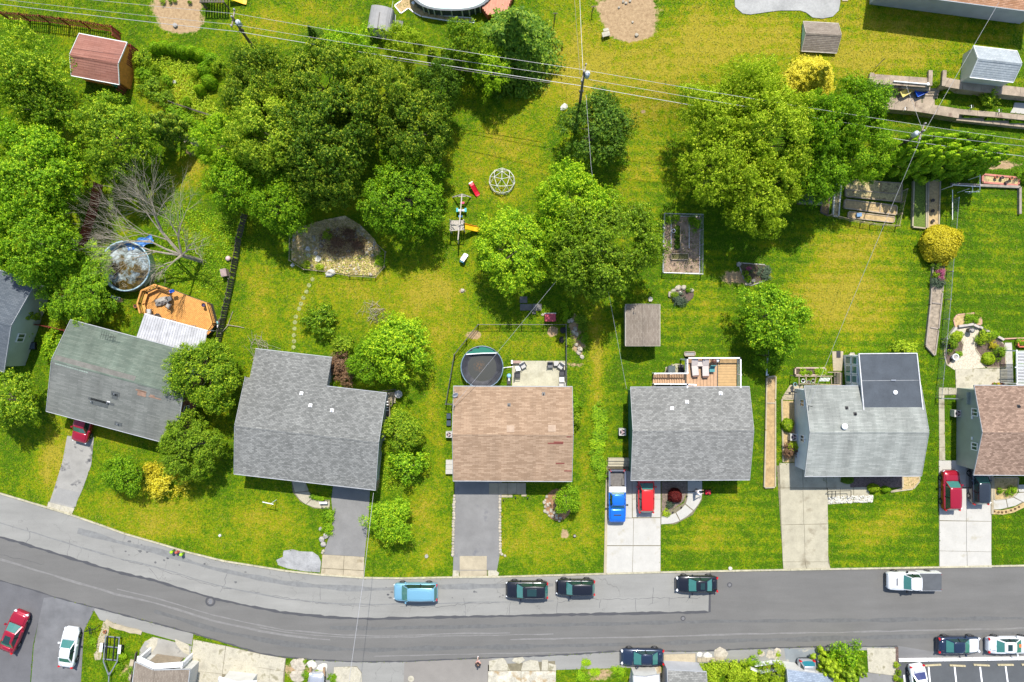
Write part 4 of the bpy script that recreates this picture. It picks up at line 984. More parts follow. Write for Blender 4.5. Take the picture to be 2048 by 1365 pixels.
# white railed deck behind the grey house
t = thing('deck', 'tan composite deck with white railings behind the grey roofed house', 'deck', PG(1425, 745))
dz = 2.3
q = lambda x, y, dzz=0: P(x, y, dz+dzz)
boards([(p.x, p.y) for p in (q(1371,717), q(1434,717), q(1434,782), q(1371,782))], R(90), .36, dz, .04, wood_tan, t, gap=.03)
boards([(p.x, p.y) for p in (q(1436,717), q(1474,717), q(1474,782), q(1436,782))], 0, .29, dz, .04, M('golden_tan_deck', (.42,.27,.12), .7, .1), t, gap=.02)
MB().prism([q(1371,717), q(1474,717), q(1474,782), q(1371,782)], dz-.25, dz-.03).build('deck_frame', wood_dark, t, w=1)
def railing(t, path, z, h, m=white_paint, bal=.13):
    for a, b_ in zip(path, path[1:]):
        a, b_ = Vector(a), Vector(b_); up = Vector((0,0,h)); d = b_-a; L = d.length
        MB().bar(a+up, b_+up, .13, .07).build('top_rail', m, t, w=1); MB().bar(a+up*.12, b_+up*.12, .05, .06).build('bottom_rail', m, t, w=1)
        n = max(1, int(L/bal)); me = MB()
        for i in range(1, n): p = a+d*i/n; me.bar(p+up*.14, p+up*.97, .035, .035, (1,0,0))
        me.build('balusters', m, t, w=1, kind='stuff')
        k = max(1, round(L/2.1))
        for i in range(k+1): p = a+d*i/k; MB().box(p+Vector((0,0,h/2)), (.11,.11,h+.12)).build('post', m, t, w=1); MB().box(p+Vector((0,0,h+.09)), (.16,.16,.04)).build('post_cap', m, t, w=1)
railing(t, [q(1370,745), q(1370,716), q(1475,716), q(1475,782)], dz, 1.0)
railing(t, [q(1370,782), q(1370,768), q(1386,769)], dz, 1.0)
for x, y in [(1372,720),(1420,718),(1472,720),(1473,770)]:
    p = q(x, y); MB().box((p.x, p.y, dz/2-.1), (.14,.14,dz-.2)).build('post', white_paint, t, w=1)
s0, s1_ = P(1369,757,dz), P(1306,757,.1)
ns = 13
for i in range(ns):
    p = s0.lerp(s1_, (i+.5)/ns); MB().box((p.x, p.y, p.z+.02), (.29, 1.05, .05)).build('stair_tread', wood_tan, t, w=1); MB().box((p.x+.14, p.y, p.z-.07), (.02, 1.05, .16)).build('riser', wood_dark, t, w=1)
for sy in (.57, -.57):
    o_ = Vector((0, sy, 0)); railing(t, [s0+o_, s1_+o_], 0, .95); MB().bar(s0+o_-Vector((0,0,.12)), s1_+o_-Vector((0,0,.12)), .05, .28).build('stringer', white_paint, t, w=1)
bx = bed('small square planter of gravel at the corner of the white railed deck', [(1368,704),(1389,704),(1389,712),(1368,712)], .3, .1, wood_grey, M('pale_gravel', (.3,.3,.29)), 'planter', 'planter')
t = thing('trash_bin', 'dark grey bin with domed lid beside the deck stairs', 'bin', PG(1339, 738), R(0)); MB().lathe([(.34,0),(.42,.8),(.44,.82)], 8).build('body', dark_plastic, t); MB().box((0.05,0,.86),(.75,.7,.08)).build('lid', M('grey_lid', (.07,.09,.09), .5), t)
t = thing('basement_hatch', 'black basement hatch tucked against the white railed deck', 'hatch', PG(1361, 738)); MB().box((0,0,.2),(.5,.9,.4),0).build('body', black_metal, t); MB().box((0,0,.43),(.54,.94,.04)).build('lid', dark_plastic, t)

# ============================================================ FENCES
fence('picket_fence', 'long red picket fence at the top left corner of the photo', [(20,40),(100,47),(180,58),(242,68)], 1.9, wood_red, pw=.1, gap=.12)
fence('picket_fence', 'short red picket fence behind the red roofed shed', [(242,94),(277,102),(266,150),(250,190)], 1.6, wood_red, pw=.12, gap=.08)
fence('gate', 'red wooden gate section between the long red fence and the shed', [(238,66),(242,84)], 1.7, wood_red, pw=.14, gap=.02, cat='gate')
fence('picket_fence', 'red board fence running down between the left trees', [(205,372),(196,420),(180,470),(166,515)], 1.7, wood_red, pw=.16, gap=.02)
fence('picket_fence', 'low red fence and boards above the left corner of the green roof', [(78,650),(110,656),(140,663)], 1.0, wood_red, pw=.14, gap=.04)
fence('picket_fence', 'weathered dark board fence between the deck yard and the big lawn', [(494,432),(482,480),(476,520),(468,560),(460,600),(450,640),(440,690)], 1.55, wood_dark, pw=.2, gap=.05, jit=.05)
fence('chain_link_fence', 'metal fence round the yard with the black covered pool', [(905,808),(893,807),(910,709),(957,650),(1131,650),(1132,775)], 1.15, M('dark_steel_rail', (.12,.12,.115), .5, .1, metal=.3), 'wire', gap=9)
fence('chain_link_fence', 'thin chain link fence dividing the two right hand yards', [(1912,797),(1871,796),(1889,600),(1893,545),(1900,465),(1905,400)], 1.1, grey_metal, 'wire')
fence('timber_fence', 'two rail timber fence along the wild grass at upper left', [(345,208),(380,220),(430,236),(470,246)], .9, wood_dark, 'rails')
fence('garden_fence', 'low wire fence round the dry rock garden', [(582,470),(581,522),(610,540),(660,545),(700,553),(752,556),(770,535),(772,505),(757,492)], .55, wood_grey, 'wire', post=1.6)
fence('garden_fence', 'wire fence round the plot under the yellow green tree shade', [(1326,430),(1324,547),(1401,550),(1402,432),(1326,430)], .9, grey_metal, 'wire', post=1.8)
fence('garden_fence', 'wire and timber fence round the tan vegetable plot', [(1655,432),(1700,443),(1740,450),(1790,454),(1806,382)], .9, wood_grey, 'wire', post=1.2)

# ============================================================ TREES
def leaf_mesh(name, C, N, size, seed, droop=.0, asp=.62, tone=None):
    """C centres (k,3), N outward directions, one folded leaf spray per centre"""
    rg = np.random.default_rng(seed); k = len(C)
    n = N + rg.normal(0, .38, (k, 3)); n /= np.linalg.norm(n, axis=1)[:, None]
    r = rg.normal(0, 1, (k, 3)); u = np.cross(n, r); u /= np.linalg.norm(u, axis=1)[:, None]; v = np.cross(n, u)
    s = size*rg.uniform(.65, 1.35, k)[:, None]
    f = n*s*.22
    V = np.stack([C-u*s*.5, C+v*s*asp*.5+f, C+u*s*.5, C-v*s*asp*.5+f], 1).reshape(-1, 3)
    me = bpy.data.meshes.new(name); me.vertices.add(4*k); me.vertices.foreach_set('co', V.ravel().astype(np.float32))
    me.loops.add(4*k); me.loops.foreach_set('vertex_index', np.arange(4*k, dtype=np.int32))
    me.polygons.add(k); me.polygons.foreach_set('loop_start', np.arange(0, 4*k, 4, dtype=np.int32)); me.update(calc_edges=True)
    a = me.attributes.new('leaf', 'FLOAT', 'FACE')
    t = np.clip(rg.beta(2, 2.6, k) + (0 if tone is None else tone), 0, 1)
    a.data.foreach_set('value', t.astype(np.float32)); return me
def sph(rg, k, lo=-1.):
    z = rg.uniform(lo, 1, k); a = rg.uniform(0, 2*np.pi, k); q = np.sqrt(1-z*z)
    return np.stack([q*np.cos(a), q*np.sin(a), z], 1)
def crown(name, seed, r=5., hz=.62, clumps=70, n=15000, leaf=.30, lobes=.2, cr=(.15, .27), low=-.45, hollow=.55, asp=.62):
    """broadleaf crown: irregular outline made of leafy clumps, with gaps between them"""
    rg = np.random.default_rng(seed); D = sph(rg, clumps, low)
    th = np.arctan2(D[:, 1], D[:, 0]); ph = rg.uniform(0, 6.28, 4)
    Rr = 1+lobes*(np.sin(3*th+ph[0])*.45+np.sin(5*th+ph[1])*.35+np.sin(2*th+ph[2])*.4)
    rad = Rr*rg.uniform(hollow, .97, clumps)
    cen = D*rad[:, None]*r; cen[:, 2] *= hz
    cs = r*rg.uniform(*cr, clumps)
    w = cs**2; K = 11; m = n//K; ti = rg.choice(clumps, m, p=w/w.sum())
    d = sph(rg, m, -.5); rr = cs[ti]*(.6+.65*rg.random(m)**.6)
    Tc = cen[ti]+d*rr[:, None]*np.array([1, 1, .85]); Tn = d*.7+D[ti]*.5+np.array([0, 0, .5]); Tn /= np.linalg.norm(Tn, axis=1)[:, None]
    idx = np.repeat(np.arange(m), K); k = len(idx); al = rg.uniform(-1.6, .8, k)*leaf*1.2; q = rg.normal(0, 1, (k, 3))*leaf*(.62-.22*al/leaf)[:, None]
    C = Tc[idx]+q*.75+Tn[idx]*al[:, None]
    N = Tn[idx]*.9+q/leaf*.45
    tone = al/leaf*.22+.02+rg.normal(0, .10, m)[idx]+rg.normal(0, .07, clumps)[ti][idx]  # young pale tips; darker tone low in each tuft paints shaded gaps deeper
    return leaf_mesh(name, C, N, leaf, seed+1, asp=asp, tone=tone), cen, cs
def spray_crown(name, seed, r=4., h=7., n=9000, leaf=.3, layers=14, taper=1.0, gap=.3):
    """conifer: drooping boughs in whorls up a central stem"""
    rg = np.random.default_rng(seed); C = []; N = []
    for L in range(layers):
        z = h*(.06+.92*L/(layers-1)); rl = r*(1-(L/(layers-.2)))**taper*rg.uniform(.88, 1.08)+.15
        nb = max(5, int(13*(rl/r)+4)); a0 = rg.uniform(0, 6.28)
        for b in range(nb):
            a = a0+6.283*b/nb+rg.normal(0, .12); L_ = rl*rg.uniform(.75, 1.12); m = max(8, int(n*L_/(layers*nb*r*.55)))
            t = rg.uniform(.12, 1, m); wd = (.16+.16*(1-t))*L_*rg.normal(0, .55, m)
            x = t*L_*math.cos(a)-wd*math.sin(a); y = t*L_*math.sin(a)+wd*math.cos(a)
            zz = z-.20*(t**1.5)*L_+rg.normal(0, .06, m)
            C.append(np.stack([x, y, zz], 1)); N.append(np.tile([math.cos(a)*.25, math.sin(a)*.25, .8], (m, 1)))
    C = np.concatenate(C); N = np.concatenate(N)
    return leaf_mesh(name, C, N, leaf, seed+1, asp=.42)
def plume_crown(name, seed, r=1.2, h=6.5, n=8400, leaf=.15, plumes=34):
    """arborvitae: many upright pointed plumes packed round the stem, paler at their tips"""
    rg = np.random.default_rng(seed); C = []; N = []; T = []
    for k in range(plumes):
        z0 = h*(.02+.78*k/plumes); a = k*2.4+rg.normal(0, .3); q = r*(1-(z0/h)**1.5)*rg.uniform(.6, 1.05); hh = h*rg.uniform(.13, .22); m = n//plumes
        t = rg.random(m)**.8; w = .30*r*(1-t)**.6*np.minimum(1, t*5+.35); aa = rg.uniform(0, 6.28, m); ww = w*np.sqrt(rg.random(m)*.5+.5)
        x = (q+.1*t)*math.cos(a)+ww*np.cos(aa); y = (q+.1*t)*math.sin(a)+ww*np.sin(aa); z = z0+t*hh
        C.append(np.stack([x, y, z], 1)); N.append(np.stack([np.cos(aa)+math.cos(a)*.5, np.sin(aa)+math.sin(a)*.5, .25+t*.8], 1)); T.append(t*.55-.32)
    C = np.concatenate(C); N = np.concatenate(N)
    return leaf_mesh(name, C, N, leaf, seed+1, asp=.45, tone=np.concatenate(T))
def round_crown(name, seed, r=1., hz=.8, n=3800, leaf=.11, rough=.17, asp=.6):
    """clipped or naturally round shrub"""
    rg = np.random.default_rng(seed); d = sph(rg, n, -.2); th = np.arctan2(d[:, 1], d[:, 0])
    b = np.zeros(n)
    for k in range(26):
        c = sph(rg, 1, -.1)[0]; b += np.exp(-((d-c)**2).sum(1)/.05)*rg.uniform(-1, 1.6)
    R_ = r*(.86+rough*b+.1*rg.random(n)); C = d*R_[:, None]; C[:, 2] = C[:, 2]*hz+r*hz*.25
    C *= (1-.25*(rg.random(n)[:, None]**3))
    return leaf_mesh(name, C, d+np.array([0, 0, .3]), leaf, seed+1, asp=asp)
BIG = [crown('crown', s, 5, .62, 230, 62000, .15, .2, (.07, .15), hollow=.6) for s in (11, 23, 37, 51)]
AIRY = [crown('crown', s, 5, .6, 190, 38000, .145, .28, (.08, .16), hollow=.3) for s in (61, 73)]
MIDC = [crown('crown', s, 3, .7, 120, 24000, .13, .22, (.11, .21)) for s in (13, 29, 43)]
SML = [crown('crown', s, 1.2, .75, 34, 4200, .115, .28, (.22, .38)) for s in (17, 31, 47)]
SPRUCE = [spray_crown('crown', s, 4, 9, 22000, .30) for s in (5, 9)]
CONE = [plume_crown('crown', s) for s in (3, 8, 15)]
ROUND = [round_crown('crown', s) for s in (2, 6, 12)]
ROUNDBIG = [round_crown('crown', 21, 2., .75, 12000, .15, .14)]
TINY = [round_crown('crown', s, .5, .8, 260, .14, .2) for s in (4, 7)]
def trunk_mb(h, r, cen, cs, spread, k=12, seed=0):
    rd = random.Random(seed); b = MB()
    b.tube([(0,0,0),(rd.uniform(-.1,.1),rd.uniform(-.1,.1),h*.5),(0,0,h)], r, 7, r*.5)
    for i in rd.sample(range(len(cen)), min(k, len(cen))):
        c = cen[i]; z0 = h*rd.uniform(.45, .95)
        b.tube([(0,0,z0), (c[0]*.5*spread, c[1]*.5*spread, z0+(c[2]+h*1.0-z0)*.35+.2), (c[0]*spread*.9, c[1]*spread*.9, h+c[2]*.8)], r*.35, 5, r*.1)
    return b
_tm = {}
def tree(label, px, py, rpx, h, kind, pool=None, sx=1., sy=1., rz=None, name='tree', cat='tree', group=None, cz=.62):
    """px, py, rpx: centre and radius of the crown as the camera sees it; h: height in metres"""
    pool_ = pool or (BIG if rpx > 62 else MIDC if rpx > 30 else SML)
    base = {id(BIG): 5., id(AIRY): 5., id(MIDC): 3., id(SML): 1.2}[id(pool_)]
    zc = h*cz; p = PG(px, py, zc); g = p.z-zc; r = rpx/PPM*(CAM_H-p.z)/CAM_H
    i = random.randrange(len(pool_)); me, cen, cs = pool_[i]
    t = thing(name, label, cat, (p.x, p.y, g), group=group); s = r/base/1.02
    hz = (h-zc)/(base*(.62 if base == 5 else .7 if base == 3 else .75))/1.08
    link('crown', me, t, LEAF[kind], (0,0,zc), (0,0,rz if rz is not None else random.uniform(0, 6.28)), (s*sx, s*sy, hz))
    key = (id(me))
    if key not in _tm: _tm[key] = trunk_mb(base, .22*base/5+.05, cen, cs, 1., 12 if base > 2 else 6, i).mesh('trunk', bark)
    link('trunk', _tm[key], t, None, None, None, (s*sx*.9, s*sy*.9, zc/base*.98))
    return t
def conifer(label, px, py, rpx, h, kind, pool, name='conifer', cat='tree', group=None, base_at=False, rmax=None, hb=None):
    p = PG(px, py) if base_at else PG(px, py, h*.45); g = G(p.x, p.y)
    t = thing(name, label, cat, (p.x, p.y, g), group=group)
    R_, H_ = (4, 9) if pool is SPRUCE else (1.25, 6.5)
    r = rpx/PPM
    link('crown', random.choice(pool), t, LEAF[kind], (0,0,.1), (0,0,random.uniform(0,6)), (r/R_, r/R_, h/H_))
    MB().tube([(0,0,0),(0,0,h*.9)], .12*h/6, 6, .03).build('trunk', bark, t)
    return t
def shrub(label, px, py, rpx, h, kind, pool=None, sx=1., sy=1., rz=0, name='shrub', cat='shrub', group=None, single=True):
    pool = pool or ROUND; base = {id(ROUND): 1., id(ROUNDBIG): 2., id(TINY): .5, id(SML): 1.2}[id(pool)]
    p = PG(px, py, h*.4); g = p.z-h*.4; r = rpx/PPM
    me = random.choice(pool); dz = 0
    if isinstance(me, tuple): me = me[0]; dz = h*.5
    hz = h/(base*1.02) if not dz else h/(base*1.5)
    o = link(name, me, None, LEAF[kind], (p.x, p.y, g+dz), (0,0,rz+random.choice((0, 3.14))), (r/base*sx, r/base*sy, hz))
    return tag(o, label, cat, group)

random.seed(12)
MASS = 'trees of the dense grove at the top left centre'
T = tree
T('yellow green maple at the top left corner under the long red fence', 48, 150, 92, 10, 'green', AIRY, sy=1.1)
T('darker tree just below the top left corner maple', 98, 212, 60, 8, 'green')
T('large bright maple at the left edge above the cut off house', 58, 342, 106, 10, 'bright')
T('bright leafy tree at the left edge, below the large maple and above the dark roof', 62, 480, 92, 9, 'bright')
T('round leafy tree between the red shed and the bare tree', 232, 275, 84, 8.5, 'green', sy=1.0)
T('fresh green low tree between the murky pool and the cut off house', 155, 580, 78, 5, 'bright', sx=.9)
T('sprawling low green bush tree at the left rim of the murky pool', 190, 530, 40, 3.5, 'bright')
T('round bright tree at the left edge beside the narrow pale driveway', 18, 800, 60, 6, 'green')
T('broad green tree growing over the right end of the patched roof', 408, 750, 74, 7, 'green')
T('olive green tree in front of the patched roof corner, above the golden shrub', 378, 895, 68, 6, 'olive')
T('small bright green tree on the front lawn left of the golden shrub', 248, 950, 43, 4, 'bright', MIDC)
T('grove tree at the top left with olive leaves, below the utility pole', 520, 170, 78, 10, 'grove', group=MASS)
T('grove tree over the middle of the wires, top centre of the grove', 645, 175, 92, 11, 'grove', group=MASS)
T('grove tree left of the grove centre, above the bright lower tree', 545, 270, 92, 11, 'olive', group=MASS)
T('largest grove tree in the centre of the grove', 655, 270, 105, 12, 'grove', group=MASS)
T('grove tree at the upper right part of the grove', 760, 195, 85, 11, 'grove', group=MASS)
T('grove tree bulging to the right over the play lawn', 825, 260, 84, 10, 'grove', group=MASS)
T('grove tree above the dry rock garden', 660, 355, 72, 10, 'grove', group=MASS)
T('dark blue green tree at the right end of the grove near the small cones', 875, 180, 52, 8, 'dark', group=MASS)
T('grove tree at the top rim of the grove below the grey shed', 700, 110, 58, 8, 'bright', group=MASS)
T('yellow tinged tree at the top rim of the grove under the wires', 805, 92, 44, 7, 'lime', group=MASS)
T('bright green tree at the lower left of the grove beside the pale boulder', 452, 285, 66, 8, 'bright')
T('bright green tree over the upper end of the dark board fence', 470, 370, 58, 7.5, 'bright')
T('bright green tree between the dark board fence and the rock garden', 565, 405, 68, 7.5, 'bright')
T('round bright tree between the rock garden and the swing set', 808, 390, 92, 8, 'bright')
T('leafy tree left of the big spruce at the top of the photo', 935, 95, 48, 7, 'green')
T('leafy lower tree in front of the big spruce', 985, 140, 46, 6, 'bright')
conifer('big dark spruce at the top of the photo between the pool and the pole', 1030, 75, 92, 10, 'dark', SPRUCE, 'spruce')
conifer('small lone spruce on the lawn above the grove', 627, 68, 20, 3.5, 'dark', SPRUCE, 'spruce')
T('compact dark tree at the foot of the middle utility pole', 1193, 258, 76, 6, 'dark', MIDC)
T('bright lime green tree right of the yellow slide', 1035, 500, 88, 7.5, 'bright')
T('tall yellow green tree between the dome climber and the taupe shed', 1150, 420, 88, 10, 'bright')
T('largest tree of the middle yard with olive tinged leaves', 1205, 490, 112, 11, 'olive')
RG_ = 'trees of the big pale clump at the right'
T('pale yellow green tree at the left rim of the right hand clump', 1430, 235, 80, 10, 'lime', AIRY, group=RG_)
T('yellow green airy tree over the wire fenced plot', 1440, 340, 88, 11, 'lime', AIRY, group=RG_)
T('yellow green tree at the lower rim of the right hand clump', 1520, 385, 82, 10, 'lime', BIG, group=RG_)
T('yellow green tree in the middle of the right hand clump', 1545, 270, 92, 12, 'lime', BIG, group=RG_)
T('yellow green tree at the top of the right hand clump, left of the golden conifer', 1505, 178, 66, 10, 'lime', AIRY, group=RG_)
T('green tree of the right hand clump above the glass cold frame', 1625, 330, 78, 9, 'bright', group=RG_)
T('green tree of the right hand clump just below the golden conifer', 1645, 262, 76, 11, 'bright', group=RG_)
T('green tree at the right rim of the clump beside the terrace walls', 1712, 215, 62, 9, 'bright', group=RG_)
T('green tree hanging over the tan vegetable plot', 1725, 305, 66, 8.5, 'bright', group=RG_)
conifer('golden feathery conifer between the teal shed and the pale clump', 1630, 152, 55, 5.2, 'gold', SPRUCE, 'golden_conifer')
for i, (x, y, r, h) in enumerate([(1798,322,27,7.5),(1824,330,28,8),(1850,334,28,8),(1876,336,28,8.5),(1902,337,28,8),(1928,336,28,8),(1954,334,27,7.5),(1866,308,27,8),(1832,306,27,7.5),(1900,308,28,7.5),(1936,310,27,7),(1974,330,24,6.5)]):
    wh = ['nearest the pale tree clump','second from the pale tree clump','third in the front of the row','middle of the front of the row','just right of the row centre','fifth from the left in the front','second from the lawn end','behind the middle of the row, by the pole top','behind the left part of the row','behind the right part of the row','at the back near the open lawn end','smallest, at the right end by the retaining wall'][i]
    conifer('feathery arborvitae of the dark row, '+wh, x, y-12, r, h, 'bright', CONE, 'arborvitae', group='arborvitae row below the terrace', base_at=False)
conifer('leaning arborvitae between the left leafy tree and the boulder', 338, 262, 38, 6.5, 'grove', CONE, 'arborvitae')
for i, (x, y, r, wh) in enumerate([(864,112,12,'leftmost'),(890,112,11,'second from the left'),(904,124,10,'in front, third'),(918,110,9,'fourth, nearest the spruce'),(921,130,9,'lowest right')]):
    conifer('small clipped cone shrub beside the wires, '+wh+' of five', x, y, r, 2.6, 'olive', CONE, 'cone_shrub', 'shrub', 'small cone shrubs above the grove')
shrub('round golden yellow shrub at the top of the narrow raised bed', 1884, 487, 40, 2.6, 'gold', ROUNDBIG)
T('bright tree with ragged edge between the deck and the sunroom yard', 1545, 632, 74, 6.5, 'bright', MIDC, sx=.95)
T('lower leafy branch mass beside the long timber strip bed', 1540, 712, 32, 3, 'bright', MIDC)
shrub('dense dark round shrub on the lawn beside the stepping stones', 640, 640, 32, 2.3, 'green', SML)
T('yellow green tree behind the big grey L shaped roof', 798, 695, 68, 6, 'bright', MIDC)
T('green tree touching the rear corner of the L shaped grey roof', 735, 730, 42, 4.5, 'bright', MIDC)
T('small tree between the grey and the tan brown houses', 803, 862, 40, 4, 'green', MIDC, sy=1.15)
T('spindly lower tree with open branches right of the grey garage wall', 812, 932, 33, 3.2, 'bright', SML, sy=1.2)
T('round bright tree on the lawn right of the asphalt driveway', 778, 1040, 49, 4, 'bright', MIDC)
T('round shrub tree in the stone crescent on the front lawn', 1137, 997, 30, 3.2, 'bright', MIDC)
T('tall bright shrub at the bottom edge left of the concrete pad', 1695, 1310, 32, 3, 'bright', SML)
T('yellow green mound of leaves at the bottom edge left of the teal car', 1550, 1352, 32, 2.5, 'lime', MIDC)
for i, (x, y, r, h, k, lb) in enumerate([(1655,1330,24,4,'lime','upper left of the cluster'),(1690,1345,24,4,'olive','in the middle of the cluster'),(1668,1360,24,4,'lime','at the lower left, cut by the photo edge'),(1712,1335,18,3.2,'olive','at the right beside the concrete pad')]):
    conifer('olive feathery evergreen by the teal car, '+lb, x, y, r, h, k, CONE, 'evergreen', group='evergreens beside the teal car')
# hedges and shrubs
HG = 'bright shrubs of the curved hedge below the red fence'
for i, (x, y, r, k, w) in enumerate([(285,118,17,'green','beside the shed fence'),(312,97,14,'bright','first one after the shed fence'),(330,94,13,'bright','second in the upper arc'),(348,99,14,'bright','third in the upper arc'),(366,104,13,'bright','fourth in the upper arc'),(385,104,13,'bright','fifth in the upper arc'),(403,110,14,'bright','sixth in the upper arc'),(422,122,18,'bright','at the turn of the arc'),(440,134,16,'green','below the turn near the grove'),(410,140,17,'bright','below the arc in the middle'),(418,163,16,'bright','lowest of the arc, over its own shade'),(400,180,11,'bright','tiny one at the end of the arc')]):
    shrub('bright green hedge shrub '+w, x, y, r, 1.5, k, ROUND if i not in (0, 8) else SML, name='hedge_shrub', group=HG)
for i, (x, y, r, k, w) in enumerate([(290,150,16,'bright','right of the shed'),(300,175,22,'green','between the shed and the timber fence'),(335,165,12,'bright','small and round in the wild patch'),(352,225,16,'bright','below the timber fence'),(330,200,18,'green','above the leaning arborvitae'),(375,240,14,'bright','near the grove edge'),(310,140,10,'green','tiny, below the hedge'),(390,150,9,'lime','tiny, yellowish, inside the hedge arc'),(372,205,10,'bright','tiny, at the timber fence')]):
    shrub('wild green bush '+w+' at the upper left', x, y, r, 1.1, k, SML, group='wild bushes at the upper left')
shrub('golden yellow shrub below the olive tree on the front lawn', 338, 962, 44, 2.0, 'gold', SML, sy=.75)
shrub('second golden shrub tuft at the left rim of the olive tree', 312, 940, 20, 1.8, 'gold', SML)
shrub('bright hedge shrub along the left end of the patched roof, upper one', 108, 683, 19, 1.6, 'bright', SML, sy=1.2)
shrub('bright hedge shrub along the left end of the patched roof, lower one', 103, 708, 15, 1.4, 'bright', SML, sy=1.3)
conifer('leaning arborvitae above the air conditioner of the cut off house', 52, 628, 22, 3.5, 'olive', CONE, 'arborvitae')
shrub('round green shrub left of the air conditioner of the cut off house', 45, 652, 20, 1.5, 'bright', SML)
for i, (x, y, r, k, w) in enumerate([(686,690,20,'olive','thin and greyish, upper'),(680,730,24,'brown','dead and rusty brown, middle'),(690,755,18,'brown','dead brown, lowest'),(760,690,1,'green','')][:3]):
    shrub('shrub behind the L shaped roof, '+w, x, y, r, 1.4, k, SML)
shrub('small bright shrub in the notch of the L shaped roof', 660, 766, 11, .9, 'bright', SML)
shrub('yellow green shrub at the wall between two grey houses', 768, 893, 12, 1.0, 'lime', SML)
shrub('shrub hugging the right wall of the tan roofed house, upper', 1150, 812, 14, 1.5, 'bright', SML, sy=1.3)
shrub('shrub hugging the right wall of the tan roofed house, lower', 1151, 840, 12, 1.5, 'green', SML, sy=1.4)
for i in range(9):
    y = 822+i*16.5; x = 1197+4*math.sin(i*.9)+(3 if i > 6 else 0)
    shrub('bright ground cover clump number '+['one','two','three','four','five','six','seven','eight','nine'][i]+' counting down the long strip', x, y, 15 if i < 8 else 10, .45, 'bright', SML, group='clumps of the bright ground cover strip', name='ground_cover_clump', cat='ground cover')
shrub('yellow green shrub behind the dark sunroom roof', 1808, 700, 24, 1.3, 'lime', SML, sy=.7)
for i, (x, y) in enumerate([(1412,1340),(1436,1334),(1460,1336),(1484,1342),(1500,1355),(1420,1358),(1470,1358)]):
    shrub('yellow green hedge bush by the grey bottom garage, '+['leftmost in front','second in front','third in front','fourth in front','rightmost','rear left','rear middle'][i], x, y, 18, 1.3, 'lime', SML, group='hedge beside the grey bottom garage', name='hedge_shrub')
shrub('low bright shrub at the street between hedge and white wall', 1505, 1322, 15, .8, 'bright', SML, sy=.6)
# the leafless tree
t = thing('bare_tree', 'bare leafless tree spreading grey twigs over the murky pool', 'tree', PG(402, 522))
b = MB(); rd = random.Random(4); tw = MB()
def grow(p, d, L, r, lvl):
    q = p+d*L*.5+Vector((rd.uniform(-.1,.1), rd.uniform(-.1,.1), .05))*L*.3; e = p+d*L
    (b if lvl < 3 else tw).tube([p, q, e], r if lvl < 3 else r*.8, 5 if lvl < 3 else 3, r*.5)
    if lvl >= 7: return
    for k in range(3 if lvl < 5 else 2):
        nd = (d+Vector((rd.uniform(-1,1), rd.uniform(-1,1), rd.uniform(-.45,.6)))*(.62 if lvl < 2 else .55)).normalized()
        s0_ = p.lerp(e, rd.uniform(.55, 1)) if k else e
        grow(s0_, nd, L*rd.uniform(.62, .85), r*.56, lvl+1)
b.tube([(0,0,0),(-.2,.1,1.8),(-.5,.2,3.4)], .26, 7, .2)
for dx, dy, dz_, L in [(-1.1,.55,.8,2.9),(-.6,1.0,.8,2.9),(-1.2,.15,.6,2.6),(.2,.9,.9,2.4),(-.8,1.2,.5,3.0),(.6,.2,.6,1.6),(-.2,-.5,.7,1.3)]:
    grow(Vector((-.5,.2,3.3)), Vector((dx,dy,dz_)).normalized(), L*1.12, .13, 1)
b.build('trunk', bark_pale, t); tw.build('twigs', bark_pale, t, kind='stuff')

# ============================================================ VEHICLES
def wheel_meshes():
    ty = MB().lathe([(.20,-.11),(.30,-.115),(.335,-.08),(.335,.08),(.30,.115),(.20,.11)], 20).mesh('tyre', rubber)
    rm = MB().lathe([(.02,.05),(.05,.10),(.12,.09),(.21,.09),(.215,.11),(.2,-.09)], 16)
    for k in range(5): a = k*1.2566; rm.bar((.03*math.cos(a),.03*math.sin(a),.1),(.2*math.cos(a),.2*math.sin(a),.1), .05, .03)
    return ty, rm.mesh('rim', rim_metal)
TYRE, RIM = wheel_meshes()
PROF = {
 'sedan': dict(body=[(1,.60,.52),(.975,.78,.66),(.91,.91,.74),(.75,.985,.83),(.55,1,.90),(.36,1,.95),(0,1,.97),(-.5,1,.98),(-.7,.98,.99),(-.88,.93,.96),(-.965,.84,.88),(-1,.66,.60)],
               ws=(.40,.08), rw=(-.40,-.70), zr=1.43, wb=.88, wt=.66, hood=(.42,.93), wheels=(.60,-.60), trunk=(-.72,-.95)),
 'suv': dict(body=[(1,.62,.6),(.975,.80,.80),(.91,.92,.92),(.75,.985,.98),(.55,1,1.03),(.40,1,1.06),(0,1,1.08),(-.6,1,1.1),(-.85,.97,1.1),(-.96,.9,1.05),(-1,.78,.7)],
             ws=(.46,.18), rw=(-.82,-.95), zr=1.68, wb=.9, wt=.70, hood=(.48,.93), wheels=(.60,-.60), trunk=None),
 'minivan': dict(body=[(1,.62,.6),(.975,.82,.82),(.91,.93,.93),(.8,.99,.99),(.65,1,1.03),(.5,1,1.06),(0,1,1.08),(-.6,1,1.1),(-.88,.98,1.1),(-.97,.93,1.05),(-1,.84,.7)],
             ws=(.58,.30), rw=(-.87,-.96), zr=1.74, wb=.92, wt=.76, hood=(.6,.95), wheels=(.62,-.60), trunk=None),
 'pickup': dict(body=[(1,.70,.7),(.98,.88,.98),(.92,.95,1.06),(.75,.99,1.10),(.55,1,1.13),(.44,1,1.14),(0,1,1.15),(-.15,1,1.15)],
             ws=(.44,.26), rw=(-.10,-.15), zr=1.86, wb=.88, wt=.72, hood=(.46,.94), wheels=(.66,-.60), trunk=None),
}
